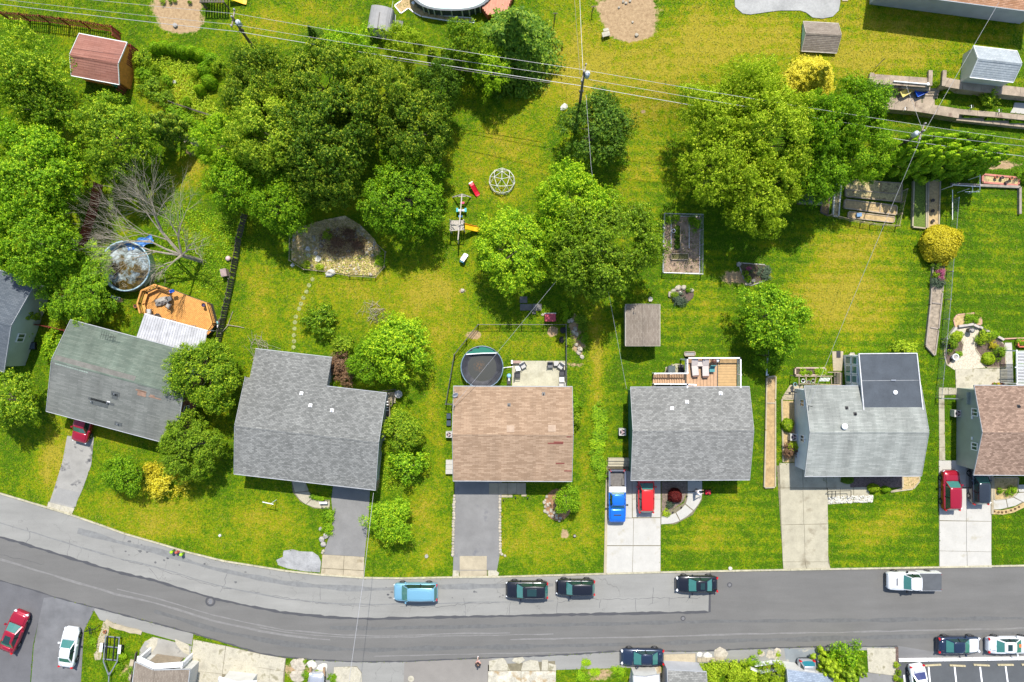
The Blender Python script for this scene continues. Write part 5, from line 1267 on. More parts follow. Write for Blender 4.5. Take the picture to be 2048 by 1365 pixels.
def vehicle(name, label, cat, kind, px, py, ang, L, W, c, roof=None, hood=None, bed=None, sunroof=None, rack=False, glass=teal_glass, group=None, dash=False, at_mid=True, bedc=None, stripes=False):
    pr = PROF[kind]; p = PG(px, py, .8 if at_mid else 0); g = p.z-(.8 if at_mid else 0)
    t = thing(name, label, cat, (p.x, p.y, g+.02), R(ang), group); hw = W/2; hx = L/2
    def sec(tt, wf, zt, zb=.26):
        w = hw*wf; x = tt*hx
        return [(x,-w*.90,zb),(x,-w,zb+.2),(x,-w,zt-.20),(x,-w*.975,zt-.09),(x,-w*.90,zt-.02),(x,-w*.72,zt+.015),(x,-w*.3,zt+.03),(x,w*.3,zt+.03),(x,w*.72,zt+.015),(x,w*.90,zt-.02),(x,w*.975,zt-.09),(x,w,zt-.20),(x,w,zb+.2),(x,w*.90,zb)]
    b = MB(); b.loft([sec(*s) for s in pr['body']]); b.build('body', c, t, smooth=True)
    ztop = lambda tt: np.interp(tt, [s[0] for s in pr['body']][::-1], [s[2] for s in pr['body']][::-1])
    wat_ = lambda tt: np.interp(tt, [s[0] for s in pr['body']][::-1], [s[1] for s in pr['body']][::-1])
    zb = ztop(0)-.03; zr = pr['zr']; wsb, wst = pr['ws']; rwt, rwb = pr['rw']; wb, wt = hw*pr['wb'], hw*pr['wt']
    # cabin: dark side glass as one closed volume, pillars and panels proud of it
    cab = MB(); zc = zr-.05
    def cs(tb, tt_, f=1.): return None
    st_ = [(wsb, zb, wb*.90), (wst, zc, wt*.97), ((wst+rwt)/2, zc, wt), (rwt, zc, wt*.95), (rwb, zb, wb*.92)]
    base_x = [wsb, wst*.9+wsb*.1, (wst+rwt)/2, rwt*.9+rwb*.1, rwb]
    secs = []
    for (tt, zt, w), bx in zip(st_, base_x):
        secs.append([(tt*hx, -w, zt), (tt*hx, w, zt), (bx*hx if zt > zb else tt*hx, wb*(1 if zt > zb else .92), zb-.05), (bx*hx if zt > zb else tt*hx, -wb*(1 if zt > zb else .92), zb-.05)])
    cab.loft(secs); cab.build('side_windows', carglass, t)
    rc = roof or c
    rf = MB(); rs = []
    for tt, wf, dz_ in [(wst+.03,.80,-.045),(wst+.0,.93,-.015),(wst-.1,1.0,.01),((wst+rwt)/2,1.02,.025),(rwt+.1,.99,.01),(rwt,.93,-.015),(rwt-.03,.80,-.05)]:
        w = wt*wf; rs.append([(tt*hx,-w,zr+dz_-.05),(tt*hx,-w*.93,zr+dz_-.012),(tt*hx,-w*.5,zr+dz_+.012),(tt*hx,w*.5,zr+dz_+.012),(tt*hx,w*.93,zr+dz_-.012),(tt*hx,w,zr+dz_-.05)])
    rf.loft(rs); ro = rf.build('roof', rc, t, smooth=True)
    if sunroof: MB().box(((wst-.18-sunroof/hx/2)*hx, 0, zr+.035), (sunroof, wt*1.15, .012)).build('sunroof', carglass, ro)
    if rack:
        for s in (-1, 1): MB().tube([((wst-.1)*hx, s*wt*.9, zr+.05), ((wst+rwt)/2*hx, s*wt*.93, zr+.08), ((rwt+.05)*hx, s*wt*.88, zr+.05)], .018, 5).build('roof_rail', M('dull_rail', (.10,.10,.105), .7, .05), ro)
    if stripes:
        for k in range(5): MB().bar(((wst-.25)*hx, (k-2)*.2, zr+.04), ((rwt+.15)*hx, (k-2)*.2, zr+.04), .02, .012).build('roof_rib', rc, ro)
    # pillars
    for s in (-1, 1):
        pl = MB(); pl.bar((wsb*hx+.02, s*wb*.93, zb), (wst*hx, s*wt*.95, zr-.03), .07, .06)
        pl.build('front_pillar', c, t)
        MB().bar((rwb*hx-.02, s*wb*.93, zb), (rwt*hx, s*wt*.93, zr-.03), .12, .07).build('rear_pillar', c, t)
        mx = (wst+rwt)/2*hx; MB().bar((mx+.1, s*(wb+.01), zb), (mx+.05, s*(wt+.01), zr-.04), .1, .03, (0, 1, 0)).build('door_pillar', black_metal, t)
        m_ = MB().box((wsb*hx-.35, s*(hw+.1), zb+.04), (.16, .2, .14)); m_.bar((wsb*hx-.3, s*(hw-.08), zb-.02), (wsb*hx-.35, s*(hw+.03), zb+.02), .05, .05); m_.build('wing_mirror', c if kind != 'pickup' else black_metal, t)
    # windscreens
    def pane(x0, z0, w0, x1, z1, w1, nm, out):
        b = MB(); n_ = Vector((z1-z0, 0, -(x1-x0))).normalized()*out*.02*(1 if x0 > x1 else -1)
        n_ = Vector((abs(n_.x)*(1 if out > 0 else -1), 0, abs(n_.z)))
        a = [Vector((x0,-w0,z0)),Vector((x0+out*.05,0,z0)),Vector((x0,w0,z0)),Vector((x1,w1,z1)),Vector((x1+out*.03,0,z1)),Vector((x1,-w1,z1))]
        b.add([v+n_ for v in a]+[v for v in a], [(0,1,4,5),(1,2,3,4),(0,5,11,6),(2,8,9,3)]); b.build(nm, glass, t)
    pane(wsb*hx+.02, zb+.01, wb*.86, wst*hx, zr-.05, wt*.88, 'windscreen', 1)
    pane(rwb*hx-.02, zb+.01, wb*.84, rwt*hx, zr-.05, wt*.84, 'rear_window', -1)
    if dash: MB().box(((wsb-.08)*hx, .1, zb+.2), (.25, .3, .08)).build('dash_item', plain('orange_cloth', (.75,.13,.02), .7), t)
    # bonnet
    h0_, h1_ = pr['hood']; hp = MB(); k = 6; tt = np.linspace(h0_, h1_, k)
    rows = []
    for x in tt:
        w = hw*wat_(x)*.80*(1 if x < h1_-.01 else .86); z = ztop(x)
        rows.append([(x*hx, -w, z+.005), (x*hx, -w*.93, z+.028), (x*hx, -w*.4, z+.044), (x*hx, w*.4, z+.044), (x*hx, w*.93, z+.028), (x*hx, w, z+.005)])
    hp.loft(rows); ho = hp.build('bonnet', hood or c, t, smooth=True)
    if kind == 'pickup': MB().box(((h0_+.24)*hx, 0, ztop(.7)+.06), (.12, .8, .02)).build('bonnet_scoop', dark_plastic, ho)
    if pr['trunk']:
        a_, b_ = pr['trunk']; rows = []
        for x in np.linspace(b_, a_, 4): w = hw*wat_(x)*.78; z = ztop(x); rows.append([(x*hx,-w,z+.008),(x*hx,-w*.5,z+.036),(x*hx,w*.5,z+.036),(x*hx,w,z+.008)])
        MB().loft(rows).build('boot_lid', c, t, smooth=True)
    for s in (-1, 1):
        MB().box((hx*.945, s*hw*.72, .68 if kind != 'pickup' else .85), (.2, .26, .12), -s*.5).build('headlight', whitelight, t)
        xr = -hx*.965; zl = .86 if kind == 'sedan' else .98
        MB().box((xr, s*hw*.78, zl), (.16, .24, .16 if kind == 'sedan' else .34), s*.4).build('tail_light', redlight, t)
        for wx in pr['wheels']:
            ty = link('tyre', TYRE, t, None, (wx*hx, s*(hw-.10), .335), (R(90), 0, 0), (1, 1, 1) if s < 0 else (1, 1, -1)); link('rim', RIM, ty)
            arch = MB(); arch.tube([(wx*hx+.40*math.cos(a), s*(hw-.01), .335+.40*math.sin(a)) for a in np.linspace(.1, 3.04, 9)], .03, 4); arch.build('wheel_arch', black_metal, t)
    for x, w_ in ((hx*1.0, .62), (-hx*1.0, .66)): MB().box((x*.985, 0, .42), (.1, W*w_*1.12, .22)).build('bumper', black_metal if kind in ('pickup', 'suv') else c, t)
    if bed:
        x1, x0 = -.15*hx, -.985*hx; cc_ = bedc or c; z1_ = 1.16; bm = MB()
        for s in (-1, 1): bm.box(((x0+x1)/2, s*(hw-.09), .72), (x1-x0, .18, .88))
        bm.box((x0+.05, 0, .72), (.1, W-.1, .88)); bm.box((x1-.04, 0, .72), (.08, W-.36, .88)); bm.build('bed_side', cc_, t)
        MB().box(((x0+x1)/2, 0, .62), (x1-x0-.1, W-.34, .06)).build('bed_floor', M('grey_bed_liner', (.13,.12,.11), .8, .2, 4), t)
        for s in (-1, 1): MB().box(((x0+x1)/2+.1, s*(hw-.30), .76), (.75, .22, .22)).build('wheel_housing', M('grey_bed_liner', (.13,.12,.11), .8), t)
        if bed == 'cover': MB().box(((x0+x1)/2, 0, 1.18), (x1-x0-.04, W-.1, .06)).build('bed_cover', M('grey_tonneau', (.075,.08,.085), .6, .1, 2), t)
        if bed == 'tool':
            MB().box((x1-.34, 0, 1.14), (.56, W-.14, .26)).build('tool_box', white_paint, t)
    return t
blk = paint('black_paint', (.012,.013,.018)); navy = paint('navy_paint', (.018,.03,.06)); lightblue = paint('light_blue_paint', (.20,.42,.54), .28, .4)
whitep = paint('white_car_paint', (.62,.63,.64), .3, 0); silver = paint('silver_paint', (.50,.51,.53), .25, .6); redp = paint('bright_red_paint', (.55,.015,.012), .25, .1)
maroon = paint('maroon_paint', (.33,.008,.025), .22, .3); bluep = paint('vivid_blue_paint', (.01,.15,.62), .22, .3); charc = paint('charcoal_paint', (.04,.048,.058), .22, .5); tealp = paint('teal_paint', (.05,.17,.18), .3, .4)
PK = 'cars parked along the road'
V = vehicle
V('parked_van', 'light blue minivan alone on the pale strip of the road', 'van', 'minivan', 831, 1184, 180, 4.75, 1.92, lightblue, group=PK, stripes=True, rack=2)
V('parked_suv', 'black sport utility car with a sunroof, left of the pair of black cars', 'car', 'suv', 1054, 1180, 180, 4.55, 1.88, blk, group=PK, sunroof=1.0, rack=2)
V('parked_suv', 'black sport utility car without a sunroof, right of the pair of black cars', 'car', 'suv', 1151, 1175, 180, 4.15, 1.72, blk, group=PK)
V('parked_car', 'black sedan with a small sunroof at the end of the pale asphalt strip', 'car', 'sedan', 1394, 1169, 180, 4.5, 1.82, blk, group=PK, sunroof=.45)
V('pickup_truck', 'white pickup truck with a dark grey bed cover on the dark road', 'pickup truck', 'pickup', 1827, 1162, 180, 5.7, 1.95, whitep, group=PK, bed='cover')
V('parked_car', 'dark blue sedan on the lower side of the road above the small white roof', 'car', 'sedan', 1285, 1315, 180, 4.65, 1.82, navy, group=PK)
V('parked_car', 'dark blue sedan with sun glare painted white on the bonnet above the parking lot', 'car', 'sedan', 1919, 1291, 0, 4.6, 1.85, navy, hood=whitep, group=PK)  # white bonnet colour stands in for sun glare on dark bodywork
V('parked_car', 'silver white sedan with a sunroof at the right edge above the parking lot', 'car', 'sedan', 2021, 1291, 0, 4.9, 1.82, whitep, group=PK, sunroof=.5, dash=True)
V('pickup_truck', 'vivid blue pickup truck with a white tool box and open grey bed', 'pickup truck', 'pickup', 1234, 992, 270, 5.75, 1.9, bluep, bed='tool', bedc=paint('grey_bed_paint', (.22,.23,.27), .3, .5), stripes=True)
V('parked_suv', 'bright red sport utility car half under the eaves beside the blue pickup', 'car', 'suv', 1292, 985, 90, 4.35, 1.8, redp)
V('parked_suv', 'maroon red sport utility car on the white driveway at the right', 'car', 'suv', 1902, 981, 90, 4.3, 1.82, maroon)
V('parked_car', 'dark grey hatchback half under the eaves of the cocoa brown roof', 'car', 'suv', 1959, 971, 90, 4.1, 1.8, charc)
V('parked_suv', 'crimson red car half hidden under the patched grey green roof', 'car', 'suv', 168, 858-12, 255, 4.4, 1.8, maroon)
V('parked_suv', 'red car with a dark sunroof on the side street at the bottom left', 'car', 'sedan', 27, 1264, 68, 4.6, 1.85, maroon, sunroof=.9)
V('parked_car', 'silver white car on the paved pad beside the side street', 'car', 'sedan', 137, 1296, 82, 4.3, 1.75, whitep)
V('parked_car', 'white sedan parked nose down in the first bay of the parking lot', 'car', 'sedan', 1840, 1372, 279, 4.5, 1.75, whitep, glass=plain('blue_tint_glass', (.03,.04,.12), .06))
V('parked_car', 'teal tailed car peeking out beside the slate blue garage roof', 'car', 'suv', 1613, 1360, 270, 4.4, 1.85, silver, glass=plain('teal_rear_glass', (.02,.15,.19), .1))
V('parked_car', 'silver car nose just entering the bottom edge between two wooden rails', 'car', 'sedan', 632, 1388, 90, 4.4, 1.75, silver)

# ============================================================ TERRACES (top right)
random.seed(31)
def wall_run(label, path, zt, zb, w, m=brownstone, seg=2.4, name='retaining_wall', cap=True, group=None, w_off=0):
    """a concrete retaining wall cast in bays; path is its top as seen in the photograph"""
    ws = [P(x, y, zt) for x, y in path]; t = thing(name, label, 'retaining wall', (ws[0].x, ws[0].y, zb), group=group)
    for a, b in zip(ws, ws[1:]):
        L = (b-a).length; k = max(1, round(L/seg)); d = (b-a).normalized()
        for i in range(k):
            p0 = a+(b-a)*(i/k)+d*.012; p1 = a+(b-a)*((i+1)/k)-d*.012; dr = Vector((0,0,random.uniform(0,.02)))
            MB().bar(Vector((p0.x,p0.y,(zt+zb)/2-.05)), Vector((p1.x,p1.y,(zt+zb)/2-.05)), w, zt-zb-.02).build('wall_bay', m, t, w=1)
            if cap: MB().bar(Vector((p0.x,p0.y,zt-.01))+dr, Vector((p1.x,p1.y,zt-.01))+dr, w+.06, .12).build('coping', m, t, w=1)
    return t
wall_run('wide stepped retaining wall left of the terrace stairs', [(1741,158),(1855,166)], UP+.12, MID-.1, .95)
wall_run('narrow lower coping in front of the wall left of the stairs', [(1741,169),(1860,178)], UP-.2, MID-.1, .35)
wall_run('retaining wall under the white shed, right of the terrace stairs', [(1890,165),(1925,171),(2000,180),(2120,193)], UP+.08, MID-.1, .9)
wall_run('low pier at the left end of the upper terrace wall', [(1744,146),(1742,166)], UP+.35, MID-.1, .42)
wall_run('cheek wall on the left of the terrace stairs', [(1861,141),(1860,172)], UP+.3, MID-.1, .36)
wall_run('cheek wall on the right of the terrace stairs', [(1889,141),(1887,173)], UP+.3, MID-.1, .36)
t = thing('terrace_stairs', 'flight of tan concrete stairs down through the upper retaining wall', 'stairs', P(1872, 172, MID))
for i in range(9):
    z = UP-.02-i*(UP-MID)/8.5; p = P(1874-i*1.6, 146+i*6.0, z)
    MB().box((p.x, p.y, (z+MID)/2-.05), (1.3+.25*(i > 5), .36, z-MID+.1)).build('step', brownstone, t, w=1)
wall_run('long lower retaining wall below the terrace patio, left part', [(1735,206),(1830,214),(1918,228)], MID+.12, -.05, .95)
wall_run('narrow kerb step in front of the lower retaining wall, right part', [(1912,235),(1980,242),(2120,256)], MID-.45, -.05, .62)
wall_run('lower retaining wall behind the narrow kerb step at the right edge', [(1918,224),(1990,230),(2120,243)], MID+.1, -.05, .5)
o = paved('terrace_patio', [(1740,172),(1858,182),(1868,190),(1868,214),(1830,212),(1735,202)], brownstone, quad((1740,174),(1842,182),(1842,212),(1738,203),4,1)+quad((1845,190),(1869,192),(1869,218),(1845,214),1,1), .06)
sheet('terrace_walk', [(2028,206),(2120,210),(2120,236),(2020,226),(2026,216)], concrete_white, .01, .05)
t = thing('gutter_pipe', 'long white downpipe lying on the upper retaining wall', 'pipe', P(1790, 165, UP+.3)); a, b = P(1787,163,UP+.32), P(1855,169,UP+.32)
MB().tube([a, b], .07, 8).build('pipe', white_paint, t, w=1); MB().lathe([(.02,-.05),(.15,-.03),(.15,.12),(.02,.14)], 10, Vector(b)-origin_of(t)).build('elbow', white_paint, t)
t = thing('rail_post', 'black handrail post at the left end of the upper terrace wall', 'handrail', P(1743, 147, UP)); MB().tube([(0,0,0),(0,.3,1.0),(.9,1.2,1.0)], .035, 6).build('rail', black_metal, t)
# wheelbarrow, blue mower
def wheelbarrow(label, px, py, rz, cm):
    t = thing('wheelbarrow', label, 'wheelbarrow', PG(px, py), rz)
    b = MB(); b.loft([[(-.45,-.22,.35),(.45,-.12,.35),(.45,.12,.35),(-.45,.22,.35)],[(-.6,-.36,.65),(.62,-.26,.62),(.62,.26,.62),(-.6,.36,.65)],[(-.5,-.3,.63),(.55,-.2,.6),(.55,.2,.6),(-.5,.3,.63)],[(-.38,-.18,.42),(.4,-.1,.42),(.4,.1,.42),(-.38,.18,.42)]]); b.build('tray', cm, t)
    w_ = MB(); w_.lathe([(.1,-.05),(.2,-.05),(.2,.05),(.1,.05)], 14); o = w_.build('wheel', rubber, t); o.rotation_euler = (R(90), 0, 0); o.location = (.75, 0, .2)
    for s in (-1, 1): MB().tube([(.75,s*.08,.2),(0,s*.2,.33),(-1.1,s*.3,.7)], .025, 6).build('handle', wood_dark, t); MB().tube([(-.3,s*.22,.35),(-.35,s*.24,.0)], .02, 5).build('leg', black_metal, t)
wheelbarrow('yellow wheelbarrow parked in the shade of the upper terrace wall', 1806, 189, R(25), plain('cream_yellow_tray', (.50,.42,.12), .5))
t = thing('garden_cart', 'bright blue garden cart in the shade beside the terrace stairs', 'cart', PG(1837, 187), R(25))
MB().loft([[(-.55,-.3,.25),(.5,-.3,.25),(.5,.3,.25),(-.55,.3,.25)],[(-.65,-.38,.6),(.6,-.38,.6),(.6,.38,.6),(-.65,.38,.6)],[(-.58,-.32,.58),(.54,-.32,.58),(.54,.32,.58),(-.58,.32,.58)],[(-.5,-.26,.32),(.45,-.26,.32),(.45,.26,.32),(-.5,.26,.32)]]).build('tub', plain('bright_blue_tub', (.01,.09,.5), .35), t)
for x in (-.4, .35):
    for s in (-1, 1): o = MB().lathe([(.05,-.04),(.15,-.04),(.15,.04),(.05,.04)], 12).build('wheel', rubber, t); o.rotation_euler = (R(90),0,0); o.location = (x, s*.36, .15)
MB().tube([(-.6,0,.5),(-1.0,0,.9)], .025, 6).build('handle', black_metal, t)
for x, y, w in [(1806,220,'left'),(1938,216,'middle'),(1993,224,'right')]:
    t = thing('rail_stub', 'white and black handrail bracket on the lower terrace wall, '+w+' one', 'bracket', P(x, y, MID+.15), group='handrail brackets')
    for s in (0, .22): MB().tube([(s,-.15,0),(s,-.15,.4),(s,.15,.4),(s,.15,0)], .03, 5).build('hoop', white_paint if not s else black_metal, t)
shrub('leafy vine bush growing at the front of the white shed', 1980, 190, 20, 1.3, 'green', SML, sy=1.1)
shrub('small vine tuft hanging below the leafy vine bush at the white shed', 1972, 206, 9, .6, 'bright', SML)

# ============================================================ VEGETABLE PLOTS AND BEDS
tan = drysoil
bed('wide straw covered vegetable plot under the right hand trees', [(1688,360),(1802,368),(1800,405),(1690,394)], .3, .1, wood_grey, straw, cross=[((1688,380),(1801,390))])
bed('bare tan vegetable plot in the middle of the fenced garden', [(1688,400),(1792,413),(1790,431),(1686,417)], .3, .12, wood_grey, tan, cross=[((1758,409),(1757,426))])
bed('lowest tan vegetable plot holding the small blue tub', [(1696,424),(1788,435),(1786,446),(1694,436)], .2, .1, wood_grey, tan)
bed('narrow straw bed along the left side of the fenced garden', [(1668,370),(1680,371),(1675,434),(1664,432)], .3, .14, stone_white, straw)
bed('left timber bed on the lawn with low green seedlings', [(1825,362),(1850,363),(1849,458),(1822,455)], .35, .14, concrete_tan, M('seedling_bed', (.10,.15,.02), .9, .5, 9, bump=.6))
bed('right timber bed on the lawn with three dark pots', [(1854,362),(1877,363),(1874,462),(1852,459)], .35, .14, concrete_tan, tan)
def pot(label, px, py, r, h, m=dark_plastic, fill=soil, group=None, cat='pot', z=0, name='plant_pot', plant=None):
    t = thing(name, label, cat, PG(px, py, z), group=group)
    MB().lathe([(r*.7,0),(r,h),(r*1.1,h),(r*1.1,h*1.05),(r*.85,h*1.05),(r*.8,h*.85)], 12).build('body', m, t)
    MB().lathe([(.01,h*.84),(r*.82,h*.84),(r*.82,h*.87),(.01,h*.87)], 10).build('contents', fill, t)
    if plant: link('plant', random.choice(TINY), t, LEAF[plant], (0,0,h*.9), None, (r*2.2, r*2.2, r*1.8))
    return t
for i, (y, w) in enumerate([(402,'uppermost'),(423,'middle'),(443,'lowest')]): pot('square dark pot in the right timber bed, '+w+' of three', 1863, y, .17, .3, group='dark pots in the timber bed', z=.2)
t = thing('blue_tub', 'small blue plastic tub on the lowest tan plot', 'tub', PG(1716, 431, .15), .1); MB().box((0,0,.14),(.5,.36,.28)).build('body', plain('dull_blue_plastic', (.12,.22,.36), .5), t); MB().box((0,0,.29),(.54,.4,.04)).build('lid', plain('dull_blue_plastic', (.12,.22,.36), .5), t)
t = thing('cold_frame', 'glazed cold frame box below the right hand trees', 'cold frame', PG(1617, 395), R(-3))
MB().box((0,0,.3),(2.5,1.7,.6)).build('box', wood_dark, t)
for i in range(3):
    for j in range(2): MB().box((-.82+i*.82,-.42+j*.84,.63),(.74,.76,.03)).build('pane', plain('cold_frame_glass', (.06,.08,.09), .12, 0, .8), t)
for i in range(4): MB().box((-1.23+i*.82,0,.64),(.06,1.74,.06)).build('glazing_bar', wood_grey, t)
for i in range(3): MB().box((0,-.85+i*.85,.635),(2.5,.06,.05)).build('glazing_bar', wood_grey, t)
bed('straw and leaf litter bed left of the fenced garden', [(1645,378),(1660,380),(1655,432),(1640,425)], .15, .1, wood_dark, M('leaf_litter', (.2,.13,.06), .95, .5, 9, bump=.6))
bed('mottled soil floor of the wire fenced plot', [(1327,432),(1400,434),(1399,547),(1326,546)], .08, .08, grey_metal, M('mottled_soil', (.28,.20,.14), .95, .35, 2.2, bump=.5, stain=(1.3,.55,(.13,.085,.055))), cross=[((1342,440),(1342,500)),((1378,440),(1378,498))])
bed('inner plank framed bed across the wire fenced plot', [(1341,508),(1376,508),(1376,520),(1341,520)], .25, .1, wood_grey, M('dark_green_litter', (.12,.11,.04), .95, .5, 8))
bed('long inner bed of dark green leaves in the wire fenced plot', [(1349,452),(1360,452),(1360,498),(1349,498)], .2, .08, wood_grey, soil)
for i in range(5): shrub('dark blue green plant in the long inner bed, number '+['one','two','three','four','five'][i]+' from the top', 1354.5, 457+i*9, 6.5, .5, 'dark', ROUND, group='plants in the long inner bed', name='plant', cat='plant')
pot('round white rimmed pot in the wire fenced plot', 1346, 463, .2, .3, white_paint, soil)
for x, y, r, w in [(1336,437,11,'left'),(1352,438,8,'second'),(1390,450,12,'right'),(1384,440,8,'small')]: shrub('green plant at the top of the wire fenced plot, '+w+' one', x, y, r, .6, 'bright', SML, group='plants at the top of the wire fenced plot', name='plant', cat='plant')
# stone ring planter
r_ = stones('curved wall of long pale blocks round the small flower ring', [(1337,594),(1342,585),(1350,578),(1358,575)], .55, 'tan', 'stone ring', 'stone_ring', asp=1.6)
stones('', [(1362,576),(1372,577)], .5, 'tan', parent=r_, asp=1.4); stones('', [(1378,580),(1387,584)], .45, 'tan', parent=r_, asp=1.5)
e = MB().lathe([(.01,0),(1.3,0),(1.2,.09),(.01,.11)], 16, (0,0,0), 1.05, .72).build('flower_mound', mulch, pos=PG(1363, 590)); tag(e, 'mulch mound inside the curved pale stone ring', 'flower bed')
for x, y, r, k, w in [(1348,590,8,'green','green left'),(1377,580,6,'bright','bright green upper right'),(1361,600,13,'blue','grey green spiky front'),(1353,598,8,'blue','grey green smaller front')]: shrub(w+' plant in the stone ring', x, y, r, .55, k, SML, name='plant', cat='plant')
boulder(1360, 586, 4, 'white', 'small white stone inside the stone ring'); boulder(1300, 599, 5, 'white', 'white stone on the lawn above the taupe shed')
# shaded flower bed left of the ragged tree
bed('shaded earth flower bed at the edge of the big tree shadow', [(1476,526),(1530,530),(1538,545),(1530,562),(1500,572),(1488,560)], .08, .1, stone_grey, soil)
for x, y, r, k, w in [(1497,538,5,'pink','pink'),(1501,542,4,'blue','bluish'),(1490,548,7,'green','dark green'),(1495,559,7,'bright','round bright'),(1528,545,14,'blue','spiky grey green')]: shrub(w+' plant in the shaded flower bed', x, y, r, .5, k, SML, name='plant', cat='plant')
stones('row of pale stones at the lower corner of the shaded flower bed', [(1490,570),(1503,565),(1508,560)], .4, 'tan'); boulder(1477, 529, 5, 'grey', 'grey rock at the upper left corner of the shaded flower bed')
# narrow bed with flowers
bed('long narrow raised bed divided in compartments, from the flowers down', [(1864,525),(1885,525),(1882,585),(1874,660),(1867,712),(1849,692),(1858,610)], .32, .14, M('greyish_edging', (.26,.22,.18), .9, .2), M('tan_grey_soil', (.27,.22,.16), .95, .35, 3, bump=.4), cross=[((1860,606),(1880,608)),((1856,655),(1876,658))])
for x, y, r, k, w in [(1872,530,12,'green','leafy green at the top'),(1879,547,10,'pink','deep pink blooming'),(1878,556,8,'pink','second pink blooming'),(1870,550,7,'green','small green middle'),(1874,566,13,'blue','pale blooming lowest')]: shrub(w+' flower plant in the narrow raised bed', x, y, r, .9, k, SML, name='flower_plant', cat='flowers', group='flowers at the top of the narrow raised bed')
bed('long timber edged strip of dry soil between the two right hand lawns', [(1532,755),(1550,752),(1549,800),(1549,974),(1527,975),(1530,860)], .3, .14, concrete_tan, M('tan_strip_soil', (.36,.25,.12), .95, .22, 3, bump=.3), cross=[((1531,806),(1549,806))])
t = thing('white_rail', 'white timber rail at the foot of the ragged bright tree', 'rail', PG(1535, 720)); MB().bar(PG(1537,690,.5), PG(1533,752,.5), .12, .12).build('rail', white_paint, t, w=1)
for y in (692, 722, 750): MB().box(PG(1535, y, .25), (.1,.1,.5)).build('post', white_paint, t, w=1)
# ---- garden of the house at the right edge
bed('heart shaped dry bed with seedlings above the pebble path', [(1906,640),(1913,630),(1950,626),(1962,638),(1962,650),(1945,648),(1925,650),(1910,655)], .12, .12, M('pink_edging', (.42,.25,.18), .85, .15), tan)
for x, y, r, k in [(1938,634,9,'bright'),(1948,641,10,'bright'),(1955,630,7,'green'),(1935,645,7,'bright')]: shrub('green plant in the heart shaped bed, '+{1938:'upper left',1948:'middle',1955:'upper right',1935:'lower'}[x]+' one', x, y, r, .45, k, SML, name='plant', cat='plant', group='plants of the heart shaped bed')
bed('dark mulch bed left of the pebble path', [(1889,690),(1912,662),(1926,690),(1922,710),(1908,718),(1894,732),(1888,712)], .1, .1, concrete_tan, mulch)
bed('dark mulch bed right of the pebble path', [(1962,660),(2007,688),(2011,735),(1972,735),(1960,712),(1950,698),(1955,680)], .1, .1, concrete_tan, mulch)
wall_pts = [((1911,655),(1887,688)),((1916,653),(1945,649)),((1946,650),(1957,655)),((1958,654),(2006,680))]
t = thing('garden_wall', 'low pale timber wall curving behind the pebble garden', 'garden wall', PG(1945, 650))
for a, b in wall_pts: MB().bar(PG(*a, .2), PG(*b, .2), .24, .42).build('wall_block', M('pale_grey_timber', (.40,.36,.32), .9, .12), t, w=1)
ribbon('lawn_edging', [(2007,678),(2030,677),(2120,674)], .14, 0, .18, M('pink_edging'))
for i, (x, y, r, h, k, w) in enumerate([(1913,673,13,1.0,'lime','yellow green, left of the path'),(1900,688,15,1.0,'green','blue green, lower left of the path'),(1916,708,7,.6,'bright','small, beside the white urn'),(1970,670,14,1.0,'green','dark, upper right of the path'),(1958,680,10,.8,'green','dark, at the right rim of the path'),(1986,670,9,.7,'bright','bright, by the timber wall'),(1985,690,8,.7,'gold','golden, in the middle of the right bed'),(1997,706,13,1.,'green','green, at the right of the right bed'),(1978,718,14,.8,'lime','pale lime round, in the lower right bed')]):
    shrub('garden shrub '+w, x, y, r, h, k, ROUND if k == 'lime' else SML, group='shrubs round the pebble path')
pot('white rimmed round urn left of the pebble path', 1905, 714, .33, .55, white_paint, stone_grey, name='urn', cat='urn')
t = pot('dark stacked fountain bowl at the top of the pebble path', 1935, 661, .3, .7, M('dark_bowl', (.06,.06,.055), .5), stone_grey, name='fountain', cat='fountain')
MB().lathe([(.05,.6),(.16,.8),(.18,.85),(.04,.86)], 10).build('upper_bowl', stone_grey, t)
for i, (x, w) in enumerate([(1985,'leftmost'),(1993,'middle'),(2002,'rightmost')]): pot('small pot with '+['green leaves','orange red flowers','red flowers'][i]+' by the cocoa brown roof edge, '+w, x, 768, .16, .3, M('terracotta', (.4,.13,.05), .8), soil, plant=['olive','gold','red'][i])
t = thing('pergola', 'white louvred pergola at the right edge of the photo', 'pergola', PG(2045, 730))
pz = 2.4
for i in range(24): MB().bar(P(2034, 703+i*2.9, pz), P(2110, 702+i*2.9, pz), .06, .08).build('slat', white_paint, t, w=1)
for a, b in (((2033,700),(2034,772)),((2070,699),(2070,772)),((2110,698),(2110,772)),((2030,735),(2110,735))): MB().bar(P(*a, pz-.08), P(*b, pz-.08), .1, .12).build('beam', white_paint, t, w=1)
for x, y in ((2034,702),(2034,768)): q_ = P(x, y, pz); MB().box((q_.x, q_.y, pz/2), (.12,.12,pz)).build('post', white_paint, t, w=1)
for y in (716, 748):
    t = thing('glass_panel', 'dark framed glazed panel beside the white pergola, '+('upper' if y < 730 else 'lower')+' one', 'window', PG(2030, y)); MB().box((0,0,.9),(.1,1.1,1.4)).build('frame', white_paint, t); MB().box((-.06,0,.9),(.03,.9,1.2)).build('pane', carglass, t)
bed('raised coral edged planter by the right edge', [(2032,682),(2120,680),(2120,692),(2032,694)], .4, .14, M('coral_skirt'), soil); shrub('bright green plant in the coral edged planter', 2040, 684, 9, .5, 'bright', SML, name='plant', cat='plant')
